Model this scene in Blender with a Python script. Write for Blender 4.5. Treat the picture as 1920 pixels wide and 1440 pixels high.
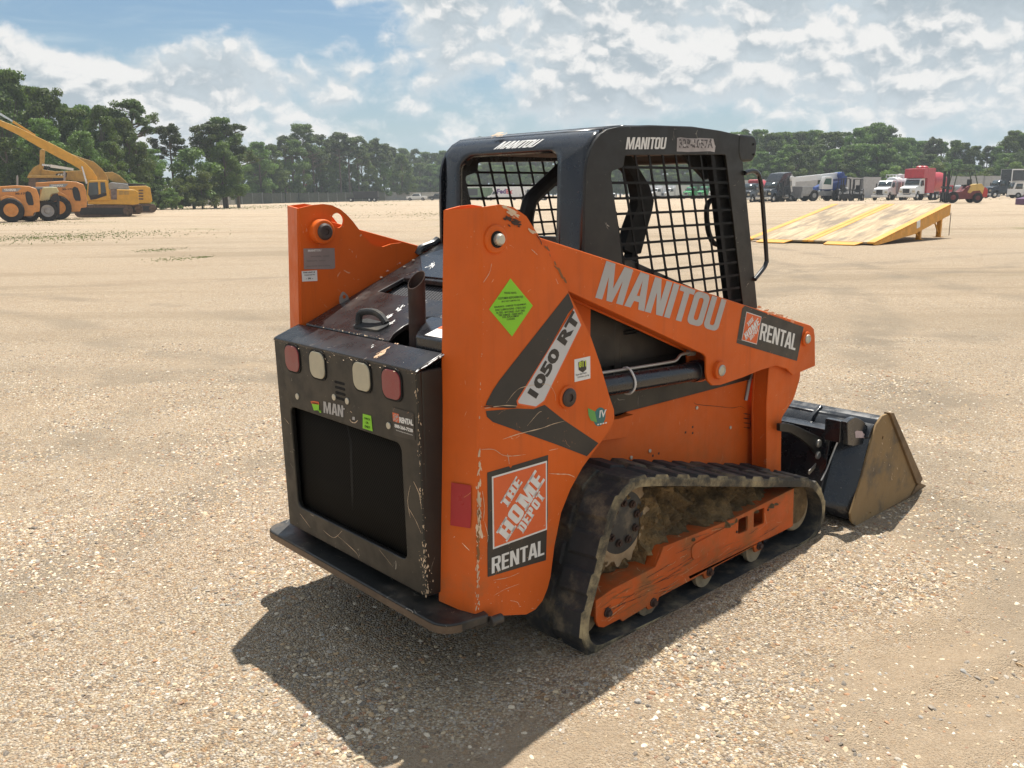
import bpy, bmesh, math, random
import numpy as np
from mathutils import Vector, Matrix, geometry
random.seed(7); RNG = np.random.default_rng(7)
for o in list(bpy.data.objects): bpy.data.objects.remove(o)
C = bpy.context.scene.collection
PI = math.pi
# ------------------------------------------------------------------ camera
F, PITCH, ROLL, CAMH = 1649.216, 0.21374, -0.00956, 1.69255
YAW, TX, TY = 0.83074, -0.63859, 3.168
cp, sp, cr, sr = math.cos(PITCH), math.sin(PITCH), math.cos(ROLL), math.sin(ROLL)
camd = bpy.data.cameras.new('camera'); cam = bpy.data.objects.new('camera', camd); C.objects.link(cam)
R_ = Vector((1, 0, 0)); U_ = Vector((0, sp, cp)); F_ = Vector((0, cp, -sp))
R2 = R_*cr + U_*sr; U2 = -R_*sr + U_*cr
M = Matrix((R2, U2, -F_)).transposed().to_4x4(); M.translation = Vector((0, 0, CAMH))
cam.matrix_world = M
camd.sensor_width = 36; camd.lens = F/1920*36; camd.clip_end = 4000; camd.clip_start = 0.05
bpy.context.scene.camera = cam
# ------------------------------------------------------------------ world, sun, exposure
SUN = Vector((0.093, 0.410, 1.0)).normalized()
ELEV = math.asin(SUN.z); AZ = math.atan2(SUN.x, SUN.y)
def N(nt, t, loc=None, **kw):
    n = nt.nodes.new(t)
    for k, v in kw.items():
        if k.startswith('i_'):
            n.inputs[k[2:]].default_value = v
        else: setattr(n, k, v)
    return n
def mth(nt, op, a, b=None, c=None, clamp=False):
    n = nt.nodes.new('ShaderNodeMath'); n.operation = op; n.use_clamp = clamp
    for i, v in enumerate((a, b, c)):
        if v is None: continue
        if isinstance(v, (int, float)): n.inputs[i].default_value = v
        else: nt.links.new(v, n.inputs[i])
    return n.outputs[0]
def maprange(nt, v, a, b, c=0.0, d=1.0, smooth=True):
    n = nt.nodes.new('ShaderNodeMapRange')
    if smooth: n.interpolation_type = 'SMOOTHSTEP'
    nt.links.new(v, n.inputs[0])
    for i, x in enumerate((a, b, c, d)): n.inputs[i+1].default_value = x
    return n.outputs[0]
def mixc(nt, f, a, b, mode='MIX'):
    n = nt.nodes.new('ShaderNodeMix'); n.data_type = 'RGBA'; n.blend_type = mode; n.clamp_factor = True
    for s, v in ((n.inputs[0], f), (n.inputs[6], a), (n.inputs[7], b)):
        if isinstance(v, (int, float)): s.default_value = v
        elif isinstance(v, tuple): s.default_value = (*v[:3], 1)
        else: nt.links.new(v, s)
    return n.outputs[2]
def noise(nt, vec, scale, detail=3, rough=0.55, dist=0.0, out=0):
    n = nt.nodes.new('ShaderNodeTexNoise'); n.inputs['Scale'].default_value = scale
    n.inputs['Detail'].default_value = detail; n.inputs['Roughness'].default_value = rough; n.inputs['Distortion'].default_value = dist
    if vec is not None: nt.links.new(vec, n.inputs['Vector'])
    return n.outputs[out]
def xyz(nt, vec):
    s = nt.nodes.new('ShaderNodeSeparateXYZ'); nt.links.new(vec, s.inputs[0]); return s.outputs
def comb(nt, x, y, z=0.0):
    s = nt.nodes.new('ShaderNodeCombineXYZ')
    for i, v in enumerate((x, y, z)):
        if isinstance(v, (int, float)): s.inputs[i].default_value = v
        else: nt.links.new(v, s.inputs[i])
    return s.outputs[0]

world = bpy.data.worlds.new('World'); bpy.context.scene.world = world; world.use_nodes = True
def build_world():
    nt = world.node_tree; nt.nodes.clear()
    out = nt.nodes.new('ShaderNodeOutputWorld'); bg = nt.nodes.new('ShaderNodeBackground')
    nt.links.new(bg.outputs[0], out.inputs[0])
    sky = nt.nodes.new('ShaderNodeTexSky'); sky.sky_type = 'NISHITA'; sky.sun_disc = False
    sky.sun_elevation = ELEV; sky.sun_rotation = AZ; sky.altitude = 50; sky.air_density = 1.0; sky.dust_density = 1.4; sky.ozone_density = 1.6
    tc = nt.nodes.new('ShaderNodeTexCoord')
    s = xyz(nt, tc.outputs['Generated'])
    az = mth(nt, 'ARCTAN2', s[0], s[1])                      # radians, 0 straight ahead, + right
    el = mth(nt, 'ARCSINE', s[2])
    elp = mth(nt, 'MAXIMUM', el, 0.0)
    # elevation stretched so that clouds flatten towards the horizon
    v = mth(nt, 'MULTIPLY', mth(nt, 'POWER', mth(nt, 'ADD', elp, 0.01), 0.85), 1.75)
    azs = mth(nt, 'MULTIPLY', az, 1.55)
    warp = noise(nt, comb(nt, azs, v, 7.7), 9.0, 4, 0.6, out=1)
    wv = nt.nodes.new('ShaderNodeVectorMath'); wv.operation = 'MULTIPLY_ADD'; nt.links.new(warp, wv.inputs[0]); wv.inputs[1].default_value = (0.07, 0.05, 0.0)
    nt.links.new(comb(nt, azs, v, 0.37), wv.inputs[2]); p = wv.outputs[0]
    up = nt.nodes.new('ShaderNodeVectorMath'); up.operation = 'ADD'; nt.links.new(p, up.inputs[0]); up.inputs[1].default_value = (0.005, 0.020, 0.0); p2 = up.outputs[0]
    def dens(vec):
        a = noise(nt, vec, 3.3, 1, 0.5)
        b = noise(nt, vec, 8.0, 3, 0.55)
        vo = nt.nodes.new('ShaderNodeTexVoronoi'); vo.feature = 'F1'; vo.inputs['Scale'].default_value = 16.0; nt.links.new(vec, vo.inputs['Vector'])
        puff = mth(nt, 'SUBTRACT', 0.62, vo.outputs['Distance'])
        fine = noise(nt, vec, 36.0, 4, 0.6)
        return mth(nt, 'ADD', mth(nt, 'ADD', mth(nt, 'MULTIPLY', a, 0.42), mth(nt, 'MULTIPLY', b, 0.36)), mth(nt, 'ADD', mth(nt, 'MULTIPLY', puff, 0.12), mth(nt, 'MULTIPLY', fine, 0.15)))
    d1 = dens(p); d2 = dens(p2)
    # where the cloud banks stand: (azimuth, elevation, half-widths, weight)
    blobs = [(-0.51, 0.135, 0.045, 0.035, 0.10), (-0.36, 0.115, 0.12, 0.035, 0.12), (-0.45, 0.090, 0.12, 0.022, 0.08), (-0.13, 0.205, 0.07, 0.018, 0.15), (0.08, 0.17, 0.16, 0.06, 0.10), (-0.10, 0.10, 0.10, 0.03, 0.03),
             (0.30, 0.165, 0.20, 0.07, 0.13), (0.55, 0.15, 0.20, 0.08, 0.12), (0.16, 0.215, 0.12, 0.02, 0.08), (0.45, 0.215, 0.2, 0.03, 0.10), (0.2, 0.085, 0.3, 0.02, 0.02),
             (-0.30, 0.190, 0.20, 0.045, -0.22), (-0.62, 0.19, 0.12, 0.03, -0.06), (0.02, 0.225, 0.03, 0.008, -0.1), (0.215, 0.235, 0.04, 0.010, -0.22), (0.60, 0.225, 0.05, 0.012, -0.16), (-0.20, 0.14, 0.06, 0.02, -0.05)]
    tot = None
    for a, e, wa, we, k in blobs:
        dx = mth(nt, 'DIVIDE', mth(nt, 'SUBTRACT', az, a), wa); dy = mth(nt, 'DIVIDE', mth(nt, 'SUBTRACT', el, e), we)
        g = mth(nt, 'EXPONENT', mth(nt, 'MULTIPLY', mth(nt, 'ADD', mth(nt, 'MULTIPLY', dx, dx), mth(nt, 'MULTIPLY', dy, dy)), -1.0))
        g = mth(nt, 'MULTIPLY', g, k)
        tot = g if tot is None else mth(nt, 'ADD', tot, g)
    dd = mth(nt, 'ADD', d1, tot)
    cover = maprange(nt, dd, 0.405, 0.53)
    thick = maprange(nt, dd, 0.48, 0.66)
    lit = maprange(nt, mth(nt, 'SUBTRACT', d1, d2), -0.028, 0.050)     # bright crests, greyer undersides
    shade = mixc(nt, thick, (0.66, 0.74, 0.79), (0.47, 0.55, 0.61))
    ccol = mixc(nt, lit, shade, (0.98, 0.97, 0.95))
    skyc = mixc(nt, 1.0, sky.outputs[0], (SKYK[0], SKYK[1], SKYK[2]), 'MULTIPLY')
    # thin veil low over the horizon
    veil = mth(nt, 'MULTIPLY', maprange(nt, el, 0.0, 0.19, 1.0, 0.0), maprange(nt, noise(nt, p, 3.0, 3), 0.3, 0.7, 0.55, 0.95))
    base = mixc(nt, veil, skyc, (0.52, 0.67, 0.77))
    wisps = mth(nt, 'MULTIPLY', maprange(nt, noise(nt, comb(nt, mth(nt, 'MULTIPLY', az, 2.0), mth(nt, 'MULTIPLY', el, 11.0), 3.1), 2.6, 6, 0.6, 0.8), 0.45, 0.75), 0.6)
    base = mixc(nt, wisps, base, (0.56, 0.70, 0.80))
    fin = mixc(nt, cover, base, ccol)
    # below the horizon: dull ground tone
    fin = mixc(nt, maprange(nt, s[2], -0.02, 0.0), (0.30, 0.28, 0.22), fin)
    nt.links.new(fin, bg.inputs[0]); bg.inputs[1].default_value = 0.63
SKYK = (0.080, 0.098, 0.106)
build_world(); world.cycles.sampling_method = 'MANUAL'; world.cycles.sample_map_resolution = 256
sund = bpy.data.lights.new('sun', 'SUN'); sun = bpy.data.objects.new('sun', sund); C.objects.link(sun)
sund.energy = 5.0; sund.angle = math.radians(0.53); sund.color = (1.0, 0.945, 0.86)
sun.rotation_euler = SUN.to_track_quat('Z', 'Y').to_euler(); sun.location = (0, 0, 30)
S = bpy.context.scene
S.view_settings.view_transform = 'Standard'; S.view_settings.look = 'None'; S.view_settings.gamma = 1; S.view_settings.exposure = 0.54
S.cycles.max_bounces = 6; S.cycles.diffuse_bounces = 4; S.cycles.glossy_bounces = 3; S.cycles.transmission_bounces = 3; S.cycles.transparent_max_bounces = 6

# ------------------------------------------------------------------ helpers
sa, ca = math.sin(YAW), math.cos(YAW)
OL = Vector((-(TX*sa+TY*ca), -(-TX*ca+TY*sa), CAMH))      # eye point in the loader's own frame
def wray(px, py):
    xx = (px-960)/F; uu = (720-py)/F
    x = xx*cr-uu*sr; u = xx*sr+uu*cr
    return Vector((x, cp+u*sp, -sp+u*cp))
def at(px, py, ax, v):                                     # a traced point on a real plane of the loader (own frame)
    d = wray(px, py); d = Vector((d.x*sa+d.y*ca, -d.x*ca+d.y*sa, d.z)); i = 'XYZ'.index(ax)
    return OL + d*((v-OL[i])/d[i])
def atp(px, py, P0, n):
    d = wray(px, py); d = Vector((d.x*sa+d.y*ca, -d.x*ca+d.y*sa, d.z))
    return OL + d*((Vector(P0)-OL).dot(Vector(n))/d.dot(Vector(n)))
def far(px, py, D):                                        # a traced point at depth D in the world
    d = wray(px, py); return Vector((0, 0, CAMH)) + d*(D/d.y)
def sstep(a, b, x):
    t = np.clip((x-a)/(b-a), 0, 1); return t*t*(3-2*t)
def rise(x, y):
    return 0.25*sstep(35, 110, y)*sstep(0.2, 0.34, x/np.maximum(y, 1))
_H = {}
def vnoise(x, y, s, seed=0):
    if seed not in _H: _H[seed] = np.random.default_rng(seed).random((256, 256))
    T = _H[seed]; X = np.asarray(x)/s; Y = np.asarray(y)/s
    xi = np.floor(X).astype(int); yi = np.floor(Y).astype(int); fx = X-xi; fy = Y-yi
    fx = fx*fx*(3-2*fx); fy = fy*fy*(3-2*fy)
    g = lambda a, b: T[a % 256, b % 256]
    return (g(xi, yi)*(1-fx)+g(xi+1, yi)*fx)*(1-fy)+(g(xi, yi+1)*(1-fx)+g(xi+1, yi+1)*fx)*fy
def fbm(x, y, s, seed=0, o=4):
    r = 0; a = 0.5
    for k in range(o): r = r+a*vnoise(x, y, s/2**k, seed+k); a /= 2
    return r/(1-0.5**o)

def empty(name, loc=(0, 0, 0), rz=0.0, label=None, cat=None, group=None):
    o = bpy.data.objects.new(name, None); C.objects.link(o); o.location = loc; o.rotation_euler = (0, 0, rz); o.empty_display_size = 0.2
    return tag(o, label, cat, group)
def tag(o, label=None, cat=None, group=None, kind=None):
    for k, v in (('label', label), ('category', cat), ('group', group), ('kind', kind)):
        if v: o[k] = v
    return o
class MB:
    def __init__(s): s.v = []; s.f = []; s.m = []
    def add(s, V, Fc, mi=0):
        b = len(s.v); s.v += [tuple(p) for p in V]; s.f += [tuple(b+i for i in f) for f in Fc]; s.m += [mi]*len(Fc); return s
    def box(s, a, b, mi=0, rot=None, c=None):
        x0, y0, z0 = a; x1, y1, z1 = b
        V = [Vector(p) for p in ((x0, y0, z0), (x1, y0, z0), (x1, y1, z0), (x0, y1, z0), (x0, y0, z1), (x1, y0, z1), (x1, y1, z1), (x0, y1, z1))]
        if rot is not None:
            c = Vector(c) if c else (Vector(a)+Vector(b))/2
            V = [rot @ (p-c)+c for p in V]
        return s.add(V, [(0, 3, 2, 1), (4, 5, 6, 7), (0, 1, 5, 4), (1, 2, 6, 5), (2, 3, 7, 6), (3, 0, 4, 7)], mi)
    def prism(s, poly, ax, v0, v1, mi=0, holes=(), shear=None):
        # poly in the two other axes, extruded along ax from v0 to v1
        def m3(p, v):
            if ax == 'X': q = Vector((v, p[0], p[1]))
            elif ax == 'Y': q = Vector((p[0], v, p[1]))
            else: q = Vector((p[0], p[1], v))
            return shear(q) if shear else q
        loops = [list(poly)]+[list(h) for h in holes]
        n = sum(len(l) for l in loops); flat = [p for l in loops for p in l]
        V = [m3(p, v0) for p in flat]+[m3(p, v1) for p in flat]
        if holes:
            T = geometry.tessellate_polygon([[Vector((p[0], p[1], 0)) for p in l] for l in loops])
            faces = [tuple(t) for t in T]+[tuple(n+i for i in reversed(t)) for t in T]
        else:
            faces = [tuple(range(n)), tuple(n+i for i in reversed(range(n)))]
        b = 0
        for l in loops:
            k = len(l)
            for i in range(k):
                j = (i+1) % k; faces.append((b+i, b+j, n+b+j, n+b+i))
            b += k
        return s.add(V, faces, mi)
    def tube(s, pts, r, mi=0, n=10, caps=True, closed=False):
        pts = [Vector(p) for p in pts]; k = len(pts); rs = r if isinstance(r, (list, tuple)) else [r]*k
        V = []; up = None
        for i, p in enumerate(pts):
            a = pts[i-1] if (i > 0 or closed) else p; b = pts[(i+1) % k] if (i < k-1 or closed) else p
            t = (b-a).normalized()
            if up is None: up = t.orthogonal().normalized()
            up = (up-t*up.dot(t)).normalized(); w = t.cross(up)
            V += [p+(up*math.cos(2*PI*q/n)+w*math.sin(2*PI*q/n))*rs[i] for q in range(n)]
        Fc = []
        for i in range(k if closed else k-1):
            j = (i+1) % k
            for q in range(n): Fc.append((i*n+q, i*n+(q+1) % n, j*n+(q+1) % n, j*n+q))
        if caps and not closed: Fc += [tuple(reversed(range(n))), tuple((k-1)*n+q for q in range(n))]
        return s.add(V, Fc, mi)
    def cyl(s, c, ax, r, h, mi=0, n=24, r2=None):       # disc stack along axis ax, from c to c+h
        c = Vector(c); d = {'X': Vector((1, 0, 0)), 'Y': Vector((0, 1, 0)), 'Z': Vector((0, 0, 1))}[ax] if isinstance(ax, str) else Vector(ax).normalized()
        return s.tube([c, c+d*h], [r, r if r2 is None else r2], mi, n)
    def lathe(s, prof, c, ax, mi=0, n=28):              # prof: (radius, along)
        c = Vector(c); d = {'X': Vector((1, 0, 0)), 'Y': Vector((0, 1, 0)), 'Z': Vector((0, 0, 1))}[ax] if isinstance(ax, str) else Vector(ax).normalized()
        u = d.orthogonal().normalized(); w = d.cross(u); k = len(prof)
        V = [c+d*h+(u*math.cos(2*PI*q/n)+w*math.sin(2*PI*q/n))*r for r, h in prof for q in range(n)]
        Fc = [(i*n+q, i*n+(q+1) % n, (i+1)*n+(q+1) % n, (i+1)*n+q) for i in range(k-1) for q in range(n)]
        Fc += [tuple(reversed(range(n))), tuple((k-1)*n+q for q in range(n))]
        return s.add(V, Fc, mi)
    def sheet(s, G, mi=0, closed=False):                # grid of points rows x cols
        r = len(G); c = len(G[0]); V = [p for row in G for p in row]
        return s.add(V, [(i*c+j, i*c+(j+1) % c, (i+1)*c+(j+1) % c, (i+1)*c+j) for i in range(r-1) for j in range(c if closed else c-1)], mi)
    def mirror(s):
        m = MB(); m.v = [(x, -y, z) for x, y, z in s.v]; m.f = [tuple(reversed(f)) for f in s.f]; m.m = list(s.m); return m
    def build(s, name, mats, parent=None, bevel=0.0, seg=2, smooth=35, solid=0.0, label=None, loc=None, ang=35, fixn=True):
        me = bpy.data.meshes.new(name); me.from_pydata(s.v, [], s.f)
        mats = mats if isinstance(mats, (list, tuple)) else [mats]
        for m in mats: me.materials.append(m)
        me.polygons.foreach_set('material_index', s.m)
        if fixn and len(s.f) < 60000:
            bm = bmesh.new(); bm.from_mesh(me); bmesh.ops.remove_doubles(bm, verts=bm.verts, dist=1e-6); bmesh.ops.recalc_face_normals(bm, faces=bm.faces); bm.to_mesh(me); bm.free()
        if smooth:
            me.polygons.foreach_set('use_smooth', [True]*len(me.polygons)); me.set_sharp_from_angle(angle=math.radians(smooth))
        me.update(); o = bpy.data.objects.new(name, me); C.objects.link(o)
        if parent is not None: o.parent = parent
        if loc is not None: o.location = loc
        if label: o['label'] = label
        if solid:
            md = o.modifiers.new('thickness', 'SOLIDIFY'); md.thickness = abs(solid); md.offset = 1 if solid > 0 else -1
        if bevel:
            md = o.modifiers.new('edges', 'BEVEL'); md.width = bevel; md.segments = seg; md.limit_method = 'ANGLE'; md.angle_limit = math.radians(ang); md.harden_normals = True
        return o
def rrect(x0, y0, x1, y1, r, n=5):
    P = []
    for cx, cy, a in ((x1-r, y0+r, -90), (x1-r, y1-r, 0), (x0+r, y1-r, 90), (x0+r, y0+r, 180)):
        for k in range(n+1):
            t = math.radians(a+90*k/n); P.append((cx+r*math.cos(t), cy+r*math.sin(t)))
    return P
def circ(cx, cy, r, n=20): return [(cx+r*math.cos(2*PI*k/n), cy+r*math.sin(2*PI*k/n)) for k in range(n)]
def smoothpath(P, n=8, closed=False):
    P = [Vector((*p, 0)) if len(p) == 2 else Vector(p) for p in P]; k = len(P); out = []
    for i in range(k if closed else k-1):
        p0 = P[i-1] if (closed or i > 0) else P[i]; p1 = P[i]; p2 = P[(i+1) % k]; p3 = P[(i+2) % k] if (closed or i < k-2) else p2
        for q in range(n):
            t = q/n; out.append(0.5*((2*p1)+(p2-p0)*t+(2*p0-5*p1+4*p2-p3)*t*t+(-p0+3*p1-3*p2+p3)*t**3))
    if not closed: out.append(P[-1])
    return out
def fillet(P, r, n=4):                                  # round the corners of a 2D polygon
    out = []; k = len(P)
    for i in range(k):
        a, b, c = Vector(P[i-1][:2]), Vector(P[i][:2]), Vector(P[(i+1) % k][:2])
        rr = r[i] if isinstance(r, (list, tuple)) else r
        u = (a-b); w = (c-b); d = min(rr, u.length*0.45, w.length*0.45)
        if rr <= 0: out.append(tuple(b)); continue
        p = b+u.normalized()*d; q = b+w.normalized()*d
        for j in range(n+1):
            t = j/n; out.append(tuple(p*(1-t)**2+b*2*t*(1-t)+q*t*t))
    return out
def text_geo(s, bold=0.03, shear=0.0, spacing=1.0):
    cu = bpy.data.curves.new('lettering', 'FONT'); cu.body = s; cu.offset = bold; cu.shear = shear; cu.space_character = spacing; cu.resolution_u = 3
    o = bpy.data.objects.new('lettering', cu); C.objects.link(o)
    dg = bpy.context.evaluated_depsgraph_get(); me = bpy.data.meshes.new_from_object(o.evaluated_get(dg))
    V = [v.co.copy() for v in me.vertices]; Fc = [tuple(p.vertices) for p in me.polygons]
    bpy.data.objects.remove(o); bpy.data.curves.remove(cu); bpy.data.meshes.remove(me)
    xs = [v.x for v in V]; ys = [v.y for v in V]; x0, x1, y0, y1 = min(xs), max(xs), min(ys), max(ys)
    return [((v.x-x0)/(x1-x0), (v.y-y0)/(y1-y0)) for v in V], Fc
def put_text(mb, s, o, u, v, mi=0, **kw):               # o lower-left, u along the line, v up
    V, Fc = text_geo(s, **kw); o, u, v = Vector(o), Vector(u), Vector(v)
    mb.add([o+u*a+v*b for a, b in V], Fc, mi)
def put_poly(mb, pts, mi=0): mb.add(pts, [tuple(range(len(pts)))], mi)

# ------------------------------------------------------------------ materials
MAT = {}
def newmat(name):
    m = bpy.data.materials.new(name); m.use_nodes = True; nt = m.node_tree
    b = nt.nodes['Principled BSDF']; return m, nt, b
def paint(name, col, rough=0.4, metal=0.0, coat=0.0, var=0.12, dust=None, dustk=0.0, scr=0.0, scrcol=(0.6, 0.52, 0.42), bump=0.0, bscale=30, spec=0.5, dz=None, speck=0.0, streak=0.0):
    if name in MAT: return MAT[name]
    m, nt, b = newmat(name); geo = nt.nodes.new('ShaderNodeNewGeometry'); tc = nt.nodes.new('ShaderNodeTexCoord'); ob = tc.outputs['Object']
    n1 = noise(nt, ob, 3.0, 4, 0.6)
    c = mixc(nt, maprange(nt, n1, 0.3, 0.7, 0, 1), tuple(x*(1-var) for x in col), tuple(min(1, x*(1+var)) for x in col))
    if streak:
        so_ = xyz(nt, ob); sv = comb(nt, mth(nt, 'MULTIPLY', so_[0], 22.0), mth(nt, 'MULTIPLY', so_[1], 22.0), mth(nt, 'MULTIPLY', so_[2], 1.6))
        c = mixc(nt, maprange(nt, noise(nt, sv, 1.0, 5, 0.65), 0.50, 0.78, 0, streak), c, tuple(x*0.55+0.01 for x in col))
        c = mixc(nt, maprange(nt, noise(nt, ob, 1.7, 5, 0.6), 0.42, 0.72, 0, streak*0.7), c, tuple(min(1, x*0.9+0.035) for x in col))
    rg = maprange(nt, noise(nt, ob, 11, 5, 0.65), 0.3, 0.7, max(0.05, rough-0.1), min(1, rough+0.12))
    if dust:
        d = maprange(nt, noise(nt, ob, 5, 7, 0.7), 0.62-dustk*0.5, 0.85-dustk*0.4)
        if dz:
            z = xyz(nt, geo.outputs['Position'])[2]
            d = mth(nt, 'MULTIPLY', maprange(nt, mth(nt, 'ADD', z, mth(nt, 'MULTIPLY', noise(nt, ob, 6, 4), 0.25)), dz[0]+0.12, dz[1]+0.12, 1, 0.12), d)
        d = mth(nt, 'MULTIPLY', d, min(1.0, 0.35+dustk))
        c = mixc(nt, d, c, dust); rg = mth(nt, 'ADD', rg, mth(nt, 'MULTIPLY', d, 0.4), clamp=True)
    if scr > 0:
        w = nt.nodes.new('ShaderNodeVectorMath'); w.operation = 'ADD'; nt.links.new(ob, w.inputs[0])
        sc = nt.nodes.new('ShaderNodeVectorMath'); sc.operation = 'SCALE'; nt.links.new(noise(nt, ob, 2.5, 3, 0.5, out=1), sc.inputs[0]); sc.inputs['Scale'].default_value = 0.5
        nt.links.new(sc.outputs[0], w.inputs[1])
        mask = None
        for k, (scl, th) in enumerate(((3.1, 0.0035), (6.5, 0.005))):
            vo = nt.nodes.new('ShaderNodeTexVoronoi'); vo.feature = 'DISTANCE_TO_EDGE'; vo.inputs['Scale'].default_value = scl; nt.links.new(w.outputs[0], vo.inputs['Vector'])
            ln = maprange(nt, vo.outputs['Distance'], th*0.4, th*1.3, 1, 0)
            ln = mth(nt, 'MULTIPLY', ln, maprange(nt, noise(nt, ob, 6.7+k*7, 4, 0.7), 0.68-0.14*scr, 0.72-0.10*scr))
            mask = ln if mask is None else mth(nt, 'MAXIMUM', mask, ln)
        sk = maprange(nt, noise(nt, ob, 60, 3, 0.7), 0.74-0.05*scr, 0.77-0.05*scr)
        sk = mth(nt, 'MULTIPLY', sk, maprange(nt, noise(nt, ob, 4.1, 3), 0.45, 0.6))
        mask = mth(nt, 'MAXIMUM', mask, sk)
        mask = mth(nt, 'MULTIPLY', mask, 0.75)
        c = mixc(nt, mask, c, scrcol); rg = mth(nt, 'ADD', rg, mth(nt, 'MULTIPLY', mask, 0.3), clamp=True)
    nt.links.new(c, b.inputs['Base Color']); nt.links.new(rg, b.inputs['Roughness'])
    b.inputs['Metallic'].default_value = metal; b.inputs['Coat Weight'].default_value = coat; b.inputs['Coat Roughness'].default_value = 0.15; b.inputs['Specular IOR Level'].default_value = spec
    if bump:
        bp = nt.nodes.new('ShaderNodeBump'); bp.inputs['Strength'].default_value = 1; bp.inputs['Distance'].default_value = bump
        nt.links.new(noise(nt, ob, bscale, 6, 0.65), bp.inputs['Height']); nt.links.new(bp.outputs[0], b.inputs['Normal'])
    MAT[name] = m; return m
DUST = (0.42, 0.33, 0.21)
orange = paint('orange_paint', (0.66, 0.120, 0.012), 0.52, coat=0.0, spec=0.28, var=0.07, dust=(0.34, 0.15, 0.06), dustk=0.28, streak=0.32, dz=(0.25, 0.8), scr=0.55, scrcol=(0.75, 0.52, 0.33), bump=0.0004, bscale=8)
orange2 = paint('orange_scuffed_paint', (0.50, 0.095, 0.016), 0.6, var=0.15, spec=0.25, dust=(0.24, 0.13, 0.055), dustk=0.42, scr=1.0, scrcol=(0.55, 0.36, 0.20), bump=0.002, bscale=14)
black = paint('black_paint', (0.0125, 0.0118, 0.0098), 0.42, var=0.25, dust=(0.07, 0.058, 0.042), dustk=0.10, scr=0.55, scrcol=(0.5, 0.46, 0.38), bump=0.0006, bscale=6)
blackg = paint('black_gloss_paint', (0.012, 0.014, 0.018), 0.27, var=0.2, coat=0.3, dust=(0.05, 0.045, 0.04), dustk=0.0, scr=0.2, bump=0.0005, bscale=5)
hoodm = paint('faded_black_paint', (0.020, 0.0195, 0.021), 0.28, var=0.3, dust=(0.075, 0.05, 0.04), dustk=0.22, scr=0.6, scrcol=(0.55, 0.45, 0.36))
blackm = paint('black_matt_metal', (0.010, 0.010, 0.0098), 0.65, var=0.3, spec=0.25)
steel = paint('worn_steel', (0.42, 0.41, 0.38), 0.42, metal=0.7, var=0.2, dust=(0.25, 0.2, 0.14), dustk=0.2)
zinc = paint('zinc_steel', (0.55, 0.53, 0.45), 0.4, metal=0.6, var=0.1)
rusty = paint('rusted_steel', (0.05, 0.030, 0.024), 0.75, metal=0.2, var=0.4, dust=(0.10, 0.055, 0.035), dustk=0.4, bump=0.002, bscale=25)
rubber = paint('dusty_rubber', (0.026, 0.027, 0.028), 0.75, var=0.3, dust=(0.30, 0.24, 0.15), dustk=0.30, bump=0.004, bscale=22)
rubberd = paint('mud_covered_rubber', (0.46, 0.37, 0.21), 0.92, var=0.25, dust=(0.04, 0.038, 0.034), dustk=0.62, bump=0.004, bscale=35)
mudm = paint('dried_mud', (0.30, 0.20, 0.09), 0.95, var=0.4, dust=(0.10, 0.065, 0.03), dustk=0.5, bump=0.05, bscale=30)
bucketm = paint('dirty_bucket_steel', (0.06, 0.055, 0.045), 0.55, var=0.4, dust=(0.27, 0.18, 0.085), dustk=0.75, scr=0.8, scrcol=(0.45, 0.36, 0.26), bump=0.002, bscale=12)
brownsteel = paint('brown_edge_steel', (0.17, 0.11, 0.055), 0.7, var=0.3, bump=0.003, bscale=20)
bumperm = paint('scuffed_bumper_steel', (0.022, 0.022, 0.021), 0.45, var=0.3, dust=(0.15, 0.115, 0.08), dustk=0.30, scr=0.9, bump=0.002, bscale=20)
bedge = paint('rubbed_bumper_edge', (0.14, 0.095, 0.06), 0.7, var=0.4, bump=0.003, bscale=40)
white = paint('white_decal', (0.74, 0.73, 0.70), 0.5, var=0.05)
greyd = paint('grey_letter_decal', (0.42, 0.41, 0.40), 0.45, var=0.05)
silver = paint('silver_decal', (0.55, 0.55, 0.55), 0.4, var=0.08)
blackd = paint('black_decal', (0.028, 0.026, 0.024), 0.4, var=0.15, scr=0.9, scrcol=(0.55, 0.25, 0.12))
greend = paint('lime_decal', (0.25, 0.62, 0.02), 0.5, var=0.05)
orangd = paint('orange_decal', (0.72, 0.13, 0.03), 0.5, var=0.05)
redd = paint('red_reflector', (0.40, 0.015, 0.02), 0.35, var=0.1, scr=0.7, scrcol=(0.7, 0.3, 0.12))
teal = paint('teal_decal', (0.03, 0.16, 0.16), 0.4, var=0.1)
leafg = paint('leaf_green_decal', (0.12, 0.35, 0.08), 0.4, var=0.1)
yellowd = paint('yellow_decal', (0.45, 0.55, 0.05), 0.5)
chipm = paint('bare_metal_chips', (0.62, 0.47, 0.32), 0.7, var=0.3)
rustc = paint('rust_streak', (0.20, 0.09, 0.03), 0.8, var=0.4)
def lens(name, col):
    m, nt, b = newmat(name); tc = nt.nodes.new('ShaderNodeTexCoord'); s = xyz(nt, tc.outputs['Object'])
    b.inputs['Roughness'].default_value = 0.35; b.inputs['Coat Weight'].default_value = 0.5; b.inputs['Coat Roughness'].default_value = 0.08
    nt.links.new(mixc(nt, maprange(nt, noise(nt, tc.outputs['Object'], 9, 5, .6), .35, .75), col, tuple(x*0.75+0.04 for x in col)), b.inputs['Base Color'])
    w = mth(nt, 'ADD', mth(nt, 'SINE', mth(nt, 'MULTIPLY', s[1], 1500)), mth(nt, 'SINE', mth(nt, 'MULTIPLY', s[2], 1500)))
    bp = nt.nodes.new('ShaderNodeBump'); bp.inputs['Strength'].default_value = 0.35; bp.inputs['Distance'].default_value = 0.001; nt.links.new(w, bp.inputs['Height']); nt.links.new(bp.outputs[0], b.inputs['Normal'])
    return m
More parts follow.
